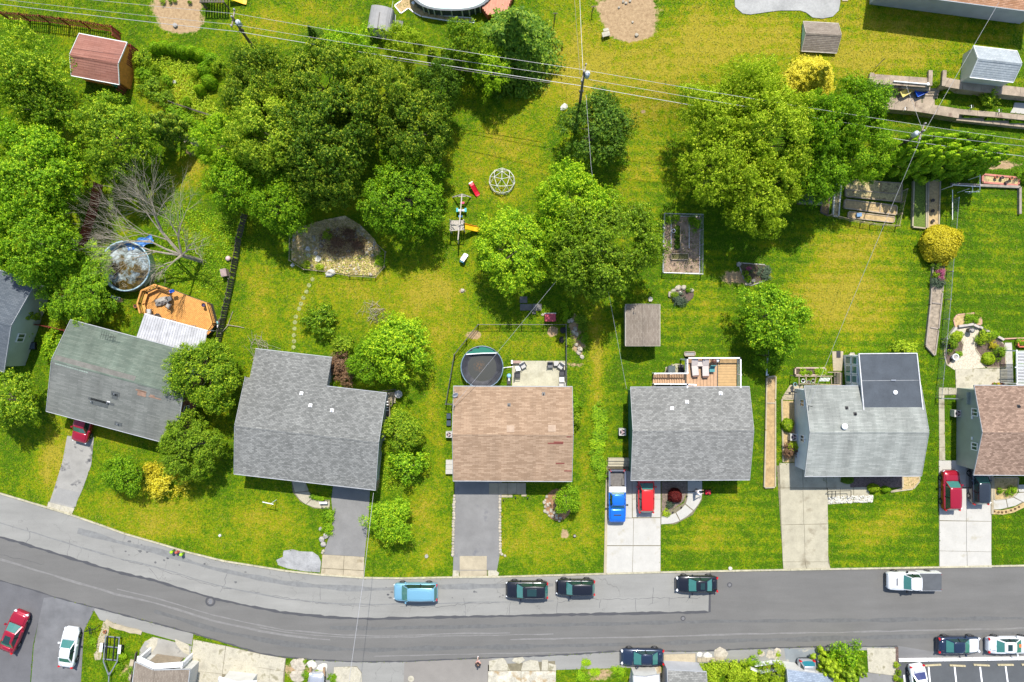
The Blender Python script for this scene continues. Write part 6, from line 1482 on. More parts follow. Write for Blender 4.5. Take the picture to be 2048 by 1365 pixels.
# front beds of the right edge house
bed('tan front bed with green shrubs beside the white driveway', [(1986,955),(2036,955),(2033,985),(2024,994),(2010,998),(1988,1000)], .12, .12, concrete_tan, tan)
for x, y, r, w in [(2000,982,6,'left'),(2014,986,6,'middle'),(2024,981,9,'right')]: shrub('green shrub in the tan front bed, '+w+' one', x, y, r, .6, 'bright', SML, group='shrubs in the tan front bed')
e = ribbon('front_bed_edge', [(1984,1024),(2005,1025),(2025,1021),(2048,1010),(2090,1000)], .48, 0, .08, tan)
for i, (x, y) in enumerate([(1988,1023),(1997,1025),(2004,1025),(2012,1024),(2022,1021),(2030,1018),(2038,1014)]): shrub('tiny brown plant in the curved strip below the white walk, number '+str(['one','two','three','four','five','six','seven'][i]), x, y, 2.6, .2, 'brown', TINY, name='seedling', cat='plant', group='tiny plants along the curved strip')
# front of the pale roofed house
t = thing('stone_border', 'border of white stones in front of the pale roofed house', 'stone border', PG(1700, 1000))
ps = [(1654,995),(1744,990),(1747,996),(1742,1004),(1700,1006),(1655,1009)]; b = MB(); rd = random.Random(2); ww = [PG(*p) for p in ps]; MB().prism(ww, 0, .05).build('bed_base', concrete_old, t, w=1)
for i in range(300):
    x = rd.uniform(1656, 1744); y = rd.uniform(993, 1006) - (x-1656)*.02; p = PG(x, y)-origin_of(t); s = rd.uniform(.1, .2)
    link('stone', rd.choice(ROCK['white']), t, None, p+Vector((0,0,.03)), (0,0,rd.uniform(0,6)), (s*1.3, s, s*.7))
sheet('house_front_bed', [(1654,955),(1805,953),(1805,975),(1654,977)], M('purplish_mulch', (.12,.085,.075), .95, .5, 8), .0, .06)
bed('tan pebble bed at the right corner of the pale roofed house', [(1805,953),(1838,953),(1839,962),(1826,978),(1780,984),(1805,976)], .1, .14, concrete_tan, tan)
for x, y, rx, k, w in [(1748,977,13,'lime','left yellow green'),(1772,979,9,'bright','right bright green'),(1696,960,13,'dark','dark shaded')]: shrub(w+' clipped shrub below the eaves of the pale roofed house', x, y, rx, .8, k, ROUND, sy=.75)
t = thing('stair_rail', 'black railing of the front steps by the white stone border', 'railing', PG(1680, 988))
for a, b in (((1658,983),(1702,982)),((1664,994),(1664,982)),((1671,994),(1671,982)),((1702,994),(1702,982))): MB().tube([PG(*a, .85), PG(*b, .85)], .035, 5).build('rail', black_metal, t, w=1)
for x, y in ((1664,994),(1671,994),(1702,994),(1658,983)): MB().tube([PG(x, y, 0), PG(x, y, .85)], .03, 5).build('post', black_metal, t, w=1)
# west side and rear of the pale roofed house
shrub('round green shrub at the white side wall', 1576, 851, 12, 1.0, 'green', ROUND, sy=1.3); shrub('rusty leaved shrub at the white side wall below the air conditioner', 1580, 902, 15, 1.1, 'brown', SML); shrub('olive shrub behind the rusty shrub at the white side wall', 1586, 893, 11, 1.1, 'lime', SML)
def ac(label, px, py, s=.75, h=.75, m=M('cream_metal', (.42,.41,.38), .5, .08)):
    t = thing('air_conditioner', label, 'air conditioner', PG(px, py), group='air conditioners beside the houses')
    MB().box((0,0,h/2),(s,s,h)).build('case', m, t); MB().lathe([(.02,h),(s*.4,h),(s*.4,h+.015),(.02,h+.015)], 18).build('fan_opening', black_metal, t)
    g_ = MB()
    for r in (.12,.2,.28): g_.tube([(r*s/.75*math.cos(a), r*s/.75*math.sin(a), h+.035) for a in np.linspace(0, 6.283, 17)], .008, 3)
    g_.build('fan_grille', grey_metal, t, kind='stuff')
    for k in range(3): a = k*2.09; MB().bar((.03*math.cos(a),.03*math.sin(a),h+.02),(s*.36*math.cos(a),s*.36*math.sin(a),h+.03), .13, .01).build('fan_blade', M('pinkish_blade', (.4,.28,.28), .5), t)
ac('air conditioner by the white side wall of the pale roofed house', 1582, 873); ac('air conditioner by the green side wall, right of the ground cover', 1243, 863); ac('air conditioner by the sage side wall near the right edge', 1907, 826); ac('air conditioner beside the cut off house at the left', 52, 687, .8); ac('air conditioner tucked between the two middle houses', 766, 874, .6); ac('air conditioner at the left wall of the tan brown roofed house', 899, 868, .65)
for y, w in ((832,'upper'),(846,'lower')):
    t = thing('window_well', w+' window well box at the left wall of the tan brown roofed house', 'window well', PG(898, y)); MB().box((0,0,.15),(.5,.62,.3)).build('box', black_metal, t); MB().box((0,0,.31),(.44,.56,.02)).build('cover', plain('dark_bubble_cover', (.05,.07,.09), .15), t)
t = thing('window_well', 'dark boxed window well next to the cut off house air conditioner', 'window well', PG(67, 692)); MB().box((0,0,.15),(.8,.8,.3)).build('box', black_metal, t); MB().box((0,0,.31),(.7,.7,.02)).build('cover', plain('dark_bubble_cover', (.05,.07,.09), .15), t)
t = thing('side_stoop', 'pale stoop steps at the lower left wall of the tan brown house', 'steps', PG(899, 934)); 
for i in range(3): MB().box((0,.55-.5*i,.1+.08*i),(.75,.48,.2+.16*i)).build('step', concrete_white, t)
# rear patio furniture, pale roofed house
bed('weathered planter with plants behind the pale roofed house', [(1588,736),(1648,736),(1648,750),(1588,750)], .4, .14, M('pinkish_plank', (.40,.30,.24), .9, .15), soil)
for x, y, r, w in [(1607,745,9,'left'),(1618,748,6,'middle'),(1640,744,11,'right')]: shrub('bright plant in the weathered planter, '+w+' one', x, y, r, .6, 'bright', SML, name='plant', cat='plant', group='plants of the weathered planter')
t = thing('garden_arbour', 'old grey timber arbour and shelves behind the pale roofed house', 'arbour', PG(1630, 760))
az = 1.5
for a, b in (((1592,753),(1665,753)),((1598,768),(1680,770)),((1598,753),(1598,770)),((1632,753),(1628,770)),((1662,753),(1663,768)),((1680,745),(1680,770)),((1655,745),(1680,745)),((1612,753),(1612,770))): MB().bar(P(*a, az), P(*b, az), .08, .1).build('beam', wood_grey, t, w=1)
for x, y in ((1592,753),(1665,753),(1598,769),(1680,770),(1680,745)): q_ = P(x, y, az); MB().box((q_.x, q_.y, az/2), (.09,.09,az)).build('post', wood_grey, t, w=1)
for i in range(8): MB().bar(P(1641+i*2.7,756,az+.06), P(1638+i*2.7,763,az+.06), .06, .03).build('slat', white_paint, t, w=1)
boards([(p.x, p.y) for p in (P(1668,745,.7), P(1684,745,.7), P(1684,775,.7), P(1668,775,.7))], R(0), .2, .7, .04, wood_dark, t)
for x, y, m_, w in [(1605,762,white_paint,'left'),(1616,765,grey_metal,'middle'),(1625,762,M('cream_metal'),'right'),(1589,769,plain('aqua_dish', (.2,.42,.42), .4),'aqua')]: pot('round pan on the old arbour shelf, '+w+' one', x, y, .2, .18, m_, soil, group='pans on the arbour shelf', name='pan', cat='pan', z=.6)
boulder(1702, 715, 9, 'tan', 'straw coloured mound at the corner of the sunroom', 1.3)
t = thing('doormat', 'dark grey mat on the pad at the back of the sunroom', 'mat', PG(1677, 709, .07)); MB().box((0,0,.02),(.45,.75,.02)).build('mat', dark_plastic, t)
t = thing('garden_stake', 'dark horizontal pole beside the small round lamp at the lawn edge', 'pole', PG(1585, 784)); MB().tube([(-.9,0,.5),(.9,-.03,.5)], .03, 5).build('pole', black_metal, t); MB().tube([(0,0,0),(0,0,1.1)], .03, 5).build('post', black_metal, t); MB().lathe([(.02,.5),(.14,.52),(.12,.6),(.02,.62)], 10, (-.3,.15,0)).build('lamp', dark_plastic, t)
# ---- furniture
def chair(label, px, py, rz, m, frame=black_metal, group=None, z=.08, s=1.):
    t = thing('patio_chair', label, 'chair', PG(px, py, z), R(rz), group)
    MB().box((0,.02,.40*s),(.56*s,.56*s,.10)).build('seat', m, t); MB().box((0,-.29*s,.68*s),(.56*s,.09,.55*s), 0, ('X', .18)).build('backrest', m, t)
    for a in (-1, 1): MB().bar((a*.31*s,-.26*s,.62*s),(a*.31*s,.28*s,.62*s), .06, .04).build('armrest', frame, t)
    for a in (-1, 1):
        for b in (-1, 1): MB().box((a*.27*s,b*.25*s,.2*s),(.04,.04,.4*s)).build('leg', frame, t)
gm, lm, dm = plain('grey_cushion', (.13,.13,.13), .8), plain('pale_cushion', (.40,.39,.37), .8), plain('dark_cushion', (.045,.045,.05), .8)
GP = 'chairs on the cream patio'
chair('pale cushioned patio chair tilted beside the white side table', 1046, 731, -150, lm, group=GP); chair('dark patio chair at the left rim of the cream patio', 1035, 750, -90, dm, group=GP); chair('grey patio chair in the middle of the upper patio rim', 1100, 730, 180, gm, group=GP)
chair('pale patio chair turned in the upper right patio corner', 1121, 732, 145, lm, group=GP); chair('dark patio chair against the fence, right side of the cream patio', 1124, 746, 90, dm, group=GP); chair('pale grey patio chair in the lower right patio corner', 1123, 770, 90, lm, group=GP)
def table(label, px, py, rz, w, l, h, m, z=.08, group=None):
    t = thing('side_table', label, 'table', PG(px, py, z), R(rz), group); MB().box((0,0,h),(w,l,.05)).build('tabletop', m, t)
    for a in (-1, 1):
        for b in (-1, 1): MB().box((a*(w/2-.05),b*(l/2-.05),h/2),(.04,.04,h)).build('leg', m, t)
    return t
table('square white side table between two chairs at the left of the cream patio', 1036, 737, 10, .5, .5, .45, white_paint); table('small white square table in the upper right corner of the cream patio', 1112, 727, 0, .5, .5, .45, lm); table('white round topped table near the lower right of the cream patio', 1123, 759, 0, .5, .5, .45, white_paint)
t = thing('bench', 'narrow brown and white bench at the upper left of the cream patio', 'bench', PG(1033, 724, .08)); MB().box((0,0,.42),(.9,.3,.05)).build('seat', M('rosy_brown_seat', (.30,.20,.17), .7), t); MB().box((-.5,0,.4),(.18,.4,.3)).build('side_box', white_paint, t)
for a in (-.38,.38): MB().box((a,0,.2),(.06,.26,.4)).build('leg', white_paint, t)
t = thing('pool_filter', 'grey and blue pool filter pump beside the patio', 'pump', PG(1018, 758)); MB().lathe([(.2,0),(.24,.1),(.24,.5),(.12,.62),(.02,.64)], 12, (0,.35,0)).build('tank', plain('pale_blue_tank', (.2,.4,.55), .4), t); MB().box((0,-.2,.15),(.42,.8,.3)).build('pump_base', dark_plastic, t); MB().tube([(0,-.2,.3),(0,.2,.4)], .08, 8).build('motor', white_vinyl, t)
t = thing('storage_box', 'red storage box behind the chain link fence of the pool yard', 'box', PG(1100, 636)); MB().box((0,0,.35),(1.2,.8,.7)).build('body', plain('dull_red_plastic', (.30,.03,.05), .5), t)
for x in (-.36, 0, .36): MB().box((x,0,.73),(.33,.86,.05)).build('lid_board', plain('dull_red_lid', (.36,.035,.06), .5), t)
MB().box((0,.45,.3),(1.25,.12,.6)).build('back_panel', white_vinyl, t)
for x, y, w in ((1126,661,'upper'),(1124,680,'lower')):
    t = thing('tyre_planter', w+' of two dark tyres lying by the pool yard fence', 'tyre', PG(x, y)); MB().lathe([(.16,0),(.32,0),(.34,.1),(.32,.2),(.16,.2)], 18).build('tyre', rubber, t); MB().lathe([(.01,.06),(.17,.06),(.17,.08),(.01,.08)], 12).build('soil_fill', soil, t)
t = thing('stone_pad', 'dark L shaped pad of flat slabs in the shade above the pool yard', 'paving', PG(1062, 612)); 
for x, y, w, l in [(1047,600,.8,.7),(1052,615,1.3,.7),(1074,615,1.0,.75),(1068,626,.4,.3)]: q_ = PG(x, y)-origin_of(t); MB().box((q_.x,q_.y,.06),(w,l,.12)).build('slab', M('dark_slab', (.14,.13,.12), .9, .2), t)
stones('scatter of flat stones at the corner of the pool yard', [(1081,631),(1090,630)], .35, 'tan'); stones('broken stones in the dirt patch right of the pool yard', [(1145,690),(1160,700),(1168,712)], .5, 'tan', jit=.6); stones('pale stones among weeds right of the red storage box', [(1135,640),(1148,655),(1156,672)], .45, 'tan', jit=.8)
for x, y, r, k, w in [(1128,636,8,'bright','at the fence corner'),(1134,626,8,'bright','top left'),(1162,640,12,'green','upper right'),(1165,655,9,'green','right middle'),(1166,676,11,'bright','lower right'),(1138,680,12,'lime','lower left, roundest'),(1128,612,7,'bright','tiny at the top')]: shrub('weedy plant in the dirt patch right of the pool yard, '+w, x, y, r, .6, k, SML, name='weed', cat='plant', group='weeds in the dirt patch')
# loungers on the white railed deck
LZ = 2.32
def lounger(label, px, py, rz, m, l=1.75):
    q_ = P(px, py, LZ); t = thing('lounger', label, 'lounger', (q_.x, q_.y, LZ), R(rz))
    MB().box((0,-.25,.36),(.68,l*.62,.1)).build('seat_cushion', m, t); MB().box((0,l*.36,.56),(.68,l*.42,.1), 0, ('X', .45)).build('back_cushion', m, t); MB().box((0,-.9,.33),(.62,.12,.12)).build('foot_roll', M('brown_trim', (.18,.1,.07), .8), t)
    for a in (-1, 1):
        MB().bar((a*.36,-.85,.28),(a*.36,.45,.28), .05, .06).build('frame_rail', black_metal, t)
        for y_ in (-.7,.4): MB().box((a*.34,y_,.13),(.05,.05,.26)).build('leg', black_metal, t)
cush = plain('beige_cushion', (.46,.40,.36), .85)
lounger('left beige lounger on the white railed deck', 1388, 736, 6, cush); lounger('right beige lounger on the white railed deck', 1409, 737, 2, cush)
q_ = P(1398, 727, LZ); t = thing('side_table', 'beige table between the two loungers on the railed deck', 'table', (q_.x, q_.y, LZ)); MB().box((0,0,.45),(.6,.6,.06)).build('tabletop', cush, t)
for a in (-.22,.22):
    for b in (-.22,.22): MB().box((a,b,.21),(.05,.05,.42)).build('leg', black_metal, t)
q_ = P(1422, 737, LZ); t = thing('folding_chair', 'teal folding chair right of the two beige loungers', 'chair', (q_.x, q_.y, LZ)); tm = plain('teal_fabric', (.06,.22,.22), .8)
MB().box((0,-.1,.4),(.56,.55,.05)).build('seat', tm, t); MB().box((0,.25,.7),(.56,.06,.55), 0, ('X', -.25)).build('backrest', tm, t)
for a in (-.26,.26): MB().tube([(a,-.35,0),(a,.3,.75)], .02, 5).build('leg', grey_metal, t); MB().tube([(a,.35,0),(a,-.3,.4)], .02, 5).build('leg', grey_metal, t)
q_ = P(1431, 721, LZ); t = thing('white_urn', 'white vase in the rear corner of the railed deck', 'vase', (q_.x, q_.y, LZ)); MB().lathe([(.12,0),(.24,.3),(.26,.5),(.16,.7),(.18,.75),(.02,.75)], 12).build('body', white_paint, t, smooth=True)
q_ = P(1424, 722, LZ); t = thing('deck_grill', 'small dark grill behind the teal folding chair', 'grill', (q_.x, q_.y, LZ)); MB().lathe([(.05,.5),(.26,.6),(.28,.8),(.2,.95),(.02,1.0)], 12).build('bowl', M('brownish_grill', (.12,.05,.03), .5), t, smooth=True)
for k in range(3): MB().tube([(0,0,.55),(.3*math.cos(k*2.1),.3*math.sin(k*2.1),0)], .02, 5).build('leg', black_metal, t)
q_ = P(1376, 731, LZ); t = thing('deck_hook', 'thin dark plant hook standing on the railed deck', 'hook', (q_.x, q_.y, LZ)); MB().tube([(0,0,0),(0,0,1.2),(-.15,-.1,1.4),(-.35,-.15,1.3)], .02, 5).build('hook', black_metal, t)
# clutter on the orange deck
q_ = P(325, 603, .78); t = thing('collapsed_parasol', 'collapsed grey parasol heap on the orange deck', 'parasol', (q_.x, q_.y, .78), R(20)); rd = random.Random(6)
b = MB(); vs = [(1.5*(i/8-.5), .9*(j/5-.5)*(1-.3*abs(i/4-1)), .35*math.sin(3.1*i/8)*math.sin(3.1*j/5)+rd.uniform(0,.18)+.1) for i in range(9) for j in range(6)]
b.add(vs, [(i*6+j,(i+1)*6+j,(i+1)*6+j+1,i*6+j+1) for i in range(8) for j in range(5)]); b.build('canopy', M('dirty_grey_canvas', (.27,.25,.22), .9, .3, 3), t); MB().tube([(-.7,0,.3),(1.0,.2,.35)], .03, 6).build('pole', black_metal, t)
chair('folded grey chair near the middle of the orange deck', 341, 612, 60, M('dirty_grey_canvas'), z=.77, s=.9); chair('dark grey chair at the upper rim of the orange deck', 343, 598, 20, gm, z=.77, s=.8); chair('white plastic chair at the awning edge of the orange deck', 302, 624, 0, lm, z=.77, s=.9)
pot('dark round grill on the right half of the orange deck', 412, 611, .2, .6, black_metal, plain('purple_lid', (.06,.04,.12), .4), z=.77, name='grill', cat='grill'); pot('terracotta pot on the lawn left of the orange deck', 274, 613, .2, .35, M('terracotta'), soil); pot('black tub at the awning edge of the orange deck', 318, 634, .33, .35, dark_plastic, soil, z=.77)
t = thing('tool_box', 'blue tool box on the railing of the orange deck', 'box', P(345, 583, 1.7), .3); MB().box((0,0,.12),(.45,.3,.24)).build('body', plain('bright_blue_tub', (.01,.09,.5), .35), t); MB().box((0,0,.27),(.3,.05,.06)).build('handle', black_metal, t)
t = thing('stack_of_toys', 'pastel toys dumped beside the right end of the orange deck', 'toys', PG(436, 646))
for x, y, m_ in ((0,0,'aqua_dish'),(.3,.15,'petals_pink'),(.1,-.4,'white_paint')): MB().lathe([(.12,0),(.2,.15),(.14,.35),(.02,.36)], 8, (x,y,0)).build('toy', _mats[m_], t)
t = thing('ladder', 'white rung ladder lying on the grass beside the murky pool', 'ladder', PG(232, 596), R(-15))
for s in (-.12,.12): MB().bar((-.55,s,.08),(.55,s,.08), .04, .05).build('side_rail', white_paint, t)
for k in range(5): MB().box((-.45+k*.22,0,.1),(.06,.26,.05)).build('rung', white_paint, t)
t = thing('pale_box', 'rosy grey box leaning on the dark board fence', 'box', PG(453, 547), .2); MB().box((0,0,.4),(.6,.8,.8)).build('body', M('rosy_grey', (.30,.22,.20), .8), t); MB().box((0,0,.82),(.64,.84,.05)).build('lid', M('rosy_grey', (.30,.22,.20), .8), t)
t = thing('pink_ball', 'pale pink deflated ball near the dark board fence', 'ball', PG(458, 518)); MB().lathe([(.02,0),(.24,.08),(.3,.25),(.22,.42),(.02,.48)], 12).build('ball', plain('pale_pink', (.55,.38,.38), .6), t, smooth=True)
t = thing('fallen_branch', 'pale fallen branch crossing the dark board fence foot', 'branch', PG(462, 652)); b = MB(); b.tube([(-1.2,-1.0,.2),(-.3,.0,.15),(.25,1.6,.1)], .05, 5, .03); b.build('branch', bark_pale, t); MB().tube([(-.4,.1,.15),(.9,-.1,.12),(1.5,-.25,.1)], .05, 5, .03).build('side_branch', bark_pale, t)

# ============================================================ PLAY THINGS
t = thing('swing_set', 'grey timber swing set beam with three seats', 'swing set', PG(921, 432))
sg = M('pale_grey_timber'); bz = 2.3
A_, B_ = P(924,389,bz), P(916,480,bz)
MB().bar(A_, B_, .11, .13).build('beam', sg, t, w=1)
for s, X in ((-1, A_), (1, A_)): MB().bar(X, PG(924+s*18-.5, 395, 0), .1, .1).build('leg', sg, t, w=1)
MB().bar(PG(911,393,1.0), PG(937,393,1.0), .08, .08).build('cross_brace', sg, t, w=1)
for px_, py_, nm_, m_, kk in [(925,406,'swing_seat','pink_plastic',0),(923,421,'glider','teal_glider',1),(921,433,'swing_seat','sky_blue_plastic',0)]:
    c_ = P(px_, py_, .5); mm = {'pink_plastic': plain('pink_plastic', (.62,.03,.14), .4), 'teal_glider': white_paint, 'sky_blue_plastic': plain('sky_blue_plastic', (.04,.25,.55), .4)}[m_]
    b = MB(); b.box((c_.x, c_.y, .5), (.9 if kk else .42, .22, .06)); se = b.build(nm_, mm, t, w=1)
    for s in (-1, 1):
        top = Vector((P(px_, py_, bz).x, P(px_, py_, bz).y, bz)); MB().tube([Vector((c_.x+s*(.4 if kk else .18), c_.y, .5)), top+Vector((s*.05,0,0))], .012, 4).build('chain', grey_metal, t, w=1)
        if kk: MB().box((c_.x+s*.45, c_.y, .62), (.22, .42, .2)).build('glider_seat', plain('teal_plastic', (.02,.33,.40), .4), t, w=1)
t = thing('play_tower', 'grey timber play tower platform at the end of the swing beam', 'play tower', PG(916, 452))
pf = [P(901,442,1.4), P(928,442,1.4), P(928,460,1.4), P(901,462,1.4)]
boards([(p.x, p.y) for p in pf], R(90), .19, 1.4, .04, sg, t)
for p_ in pf: MB().box((p_.x, p_.y, 1.05), (.1,.1,2.1)).build('post', sg, t, w=1)
for i in range(7): x_ = P(901+i*1.1,442,1.4).x; 
for i in range(4): MB().bar(P(900-i*.0,444+i*4.5,1.5), P(900,444+i*4.5,2.15), .1, .03).build('railing_board', sg, t, w=1)
for a, b in (((901,442),(928,442)),((901,462),(928,460)),((901,442),(901,462))): MB().bar(P(*a, 2.0), P(*b, 2.0), .07, .09).build('top_rail', sg, t, w=1)
MB().bar(PG(917,488,0), B_, .09, .09).build('leg', sg, t, w=1)
for s in (-1, 1): MB().bar(P(916,452,2.6)+Vector((0,0,0)), P(916+s*12,446,2.0), .07, .07).build('roof_rafter', sg, t, w=1)
t = thing('slide', 'yellow slide running from the play tower under the lime green tree', 'slide', PG(942, 455)); a, b = P(930,453,1.45), P(962,460,.1); sy_ = Vector((0,.28,0)); ym = plain('yellow_plastic', (.72,.42,.01), .35)
k = MB(); mid = a.lerp(b, .55)-Vector((0,0,.12))
pts_ = [a, mid, b+Vector((.1,0,.08))]
for p0, p1 in zip(pts_, pts_[1:]): k.add([p0-sy_, p0+sy_, p1+sy_, p1-sy_, p0-sy_-Vector((0,0,.05)), p0+sy_-Vector((0,0,.05)), p1+sy_-Vector((0,0,.05)), p1-sy_-Vector((0,0,.05))], [(0,1,2,3),(7,6,5,4)])
k.build('chute', ym, t, w=1)
for s in (-1, 1): MB().tube([p+sy_*s+Vector((0,0,.08)) for p in pts_], .045, 6).build('side_rail', ym if s < 0 else plain('orange_rim', (.6,.2,.01), .4), t, w=1)
def kid_slide(label, px, py, rz, m1, m2, L):
    t = thing('toy_slide', label, 'toy slide', PG(px, py), R(rz)); b = MB(); secs = []
    for x, z, w in ((-L/2,.75,.25),(-L*.3,.78,.26),(L*.2,.22,.26),(L*.42,.12,.27),(L/2,.12,.2)): secs.append([(x,-w,z+.1),(x,-w*.7,z),(x,w*.7,z),(x,w,z+.1),(x,w*.9,z-.06),(x,-w*.9,z-.06)])
    b.loft(secs); b.build('chute', m1, t, smooth=False)
    for s in (-1, 1): MB().tube([(-L/2,s*.2,.75),(-L/2-.2,s*.26,0)], .05, 6).build('leg', m2, t); 
    for z in (.2,.42,.64): MB().box((-L/2-.1,0,z),(.08,.42,.05)).build('rung', m2, t)
kid_slide('small red toy slide on the lawn near the dome climber', 950, 381, -58, plain('strong_red_plastic', (.60,.01,.03), .4), white_paint, 1.45)
kid_slide('small white toy slide with blue steps below the play tower', 929, 516, 62, white_paint, plain('petrol_blue_plastic', (.02,.17,.30), .4), .95)
# geodesic dome
t = thing('dome_climber', 'white geodesic dome climber on the play lawn', 'climbing frame', PG(1004, 364))
rr = 1.42; top = (0,0,rr*.95); ring1 = [(rr*.62*math.cos(a), rr*.62*math.sin(a), rr*.76) for a in [k*2*math.pi/5+.3 for k in range(5)]]
ring2 = [(rr*.97*math.cos(a), rr*.97*math.sin(a), rr*.36) for a in [k*2*math.pi/10+.3 for k in range(10)]]; ring3 = [(rr*1.0*math.cos(a), rr*1.0*math.sin(a), 0) for a in [k*2*math.pi/10+.3+.31 for k in range(10)]]
def strut(a, b): MB().tube([a, b], .03, 5).build('strut', M('chalk_white_tube', (.55,.55,.50), .5, .1), t)
for i in range(5): strut(top, ring1[i]); strut(ring1[i], ring1[(i+1)%5]); strut(ring1[i], ring2[(2*i)%10]); strut(ring1[i], ring2[(2*i+1)%10]); strut(ring1[i], ring2[(2*i-1)%10])
for i in range(10): strut(ring2[i], ring2[(i+1)%10]); strut(ring2[i], ring3[i]); strut(ring2[i], ring3[i-1]); strut(ring3[i], ring3[(i+1)%10])
# playset at the top edge
t = thing('playset', 'dark timber playset with a striped roof cut off by the top edge', 'playset', PG(442, 2))
for i in range(9): MB().box((-1.5+i*.3,-.1,1.6+.0*i),(.2,1.7,.05)).build('roof_slat', wood_dark, t)
for x in (-1.5, .9):
    for y in (-.9,.8): MB().box((x,y,.8),(.12,.12,1.6)).build('post', wood_dark, t)
MB().box((-.3,-.95,1.6),(2.7,.08,.1)).build('beam', wood_dark, t)
t = thing('slide', 'yellow slide at the top edge beside the dark timber playset', 'slide', PG(478, 3), R(-12))
b = MB(); secs = []
for x, z in ((-.9,.8),(-.3,.5),(.5,.15),(.9,.12)): secs.append([(x,-.28,z+.1),(x,-.22,z),(x,.22,z),(x,.28,z+.1),(x,.24,z-.06),(x,-.24,z-.06)])
b.loft(secs); b.build('chute', ym, t); MB().tube([(-.9,0,.8),(-1.0,0,0)], .05, 6).build('leg', wood_dark, t)
for x, y, r, w in ((326,5,6,'left'),(341,4,4,'middle'),(350,3,4,'right'),(380,6,4,'beside the mulch patch rim')): shrub('small plant in the round mulch patch at the top, '+w+' one', x, y, r, .4, 'green', SML, name='plant', cat='plant', group='plants of the round mulch patch')
boulder(352, 52, 5, 'grey', 'small rock in the round mulch patch'); shrub('dark small plant between the mulch patch and the playset', 412, 6, 7, .7, 'dark', SML, name='plant', cat='plant')
# picnic bench at the sand pit
t = thing('picnic_bench', 'small pale bench and stool beside the bare sand patch', 'bench', PG(1211, 72), R(14)); MB().box((0,0,.42),(.85,.5,.08)).build('seat', concrete_old, t)
for a in (-.32,.32): MB().box((a,0,.2),(.1,.45,.38)).build('leg', concrete_old, t)
t = thing('stool', 'pale stool just above the small bench at the sand patch', 'stool', PG(1211, 63), R(14)); MB().box((0,0,.36),(.6,.3,.07)).build('seat', concrete_old, t)
for a in (-.22,.22): MB().box((a,0,.17),(.06,.22,.34)).build('leg', concrete_old, t)
for x, y, r, w in ((1246,4,3,'left'),(1252,7,3,'lower'),(1260,3,3,'right'),(1238,16,2.5,'dark lone'),(1265,45,2.5,'in the orange soil'),(1273,71,4,'at the lower rim')): boulder(x, y, r, 'tan', 'small stone on the bare sand patch, '+w+' one', group='stones on the sand patch')
for (x0, y0, x1, y1, w) in ((1108,48,1111,0,'long post'),(1184,25,1185,10,'short stake')):
    t = thing('clothes_post', 'dark lawn '+w+' above the middle utility pole', 'post', PG(x0, y0)); p1 = (x1-x0, 0); hh = 1.3 if w == 'short stake' else 2.4
    MB().tube([(0,0,0),(0,0,hh)], .06, 6).build('post', wood_pole, t); MB().box((0,0,hh),(.5,.06,.06)).build('crossarm', wood_pole, t)
# T shaped clothes pole on the front lawn
t = thing('clothes_post', 'white T shaped clothes post on the left front lawn', 'post', PG(553, 1000), R(-12)); MB().tube([(0,0,0),(0,0,1.8)], .04, 6).build('post', white_paint, t); MB().box((-.3,0,1.8),(1.2,.07,.06)).build('crossarm', white_paint, t)
t = thing('drying_rack', 'white pipe frame with crossbars below the arborvitae row', 'clothes frame', PG(1950, 380))
for a, b, z in (((1905,370),(1960,374),1.9),((1960,350),(1960,380),1.9),((1945,372),(1945,384),1.4),((1930,384),(1960,384),1.5),((1905,380),(1905,440),1.0)): MB().tube([P(*a, z), P(*b, z)], .035, 6).build('pipe', white_paint, t, w=1)
for x, y in ((1905,372),(1960,352),(1960,380),(1938,378)): q_ = P(x, y, 1.9); MB().tube([(q_.x,q_.y,0),(q_.x,q_.y,1.9)], .035, 6).build('post', white_paint, t, w=1)
bed('straw bed with red pots behind the clothes frame', [(1962,350),(2035,357),(2034,372),(1962,366)], .3, .2, M('coral_kerb', (.42,.16,.12), .8), straw)
for i, (x, y, w) in enumerate([(1990,356,'left red'),(2001,357,'dark middle'),(2010,366,'dark lower'),(2020,358,'red right')]): pot('small '+w+' pot in the straw bed at the right', x, y, .17, .3, M('terracotta') if 'red' in w else dark_plastic, group='pots in the straw bed', z=.25)
wall_run('low grey timber kerb turning down at the right edge', [(1905,368),(2042,374),(2042,428)], .4, -.05, .26, M('greyish_edging'), cap=False)
shrub('green bush cut off by the right edge above the straw bed', 2046, 352, 14, 1.0, 'bright', SML)

# ============================================================ ROCK GARDEN AND STONES
t = thing('rock_garden', 'dry overgrown rock garden bed in the middle left yard', 'garden bed', PG(670, 500))
rg_ = [(586,470),(583,520),(612,538),(660,543),(700,550),(750,552),(766,533),(762,505),(750,480),(720,450),(690,432),(650,440),(600,455)]
MB().prism([PG(*p) for p in rg_], 0, .06).build('soil', M('rocky_litter', (.62,.48,.27), .95, .35, 2.2, bump=.5, stain=(1.0,.58,(.26,.17,.12))), t, w=1)
def inpoly(x, y, poly):
    c = False
    for i in range(len(poly)):
        (x1, y1), (x2, y2) = poly[i], poly[i-1]
        if (y1 > y) != (y2 > y) and x < (x2-x1)*(y-y1)/(y2-y1)+x1: c = not c
    return c
rd = random.Random(8); n_ = 0
while n_ < 150:
    x, y = rd.uniform(585, 765), rd.uniform(455, 552)
    if not inpoly(x, y, rg_): continue
    n_ += 1; s = rd.choice([.12,.16,.22,.3,.4]); p = PG(x, y)-origin_of(t); link('stone', rd.choice(ROCK[rd.choice(['tan','white','tan'])]), t, None, p+Vector((0,0,.04)), (0,0,rd.uniform(0,6)), (s*1.2, s, s*.5))
b_c = []; 
rg2 = np.random.default_rng(3); k_ = 8000
uv = np.stack([rg2.uniform(585, 766, k_), rg2.uniform(440, 551, k_)], 1); uv = np.array([p for p in uv if inpoly(p[0], p[1], rg_)])
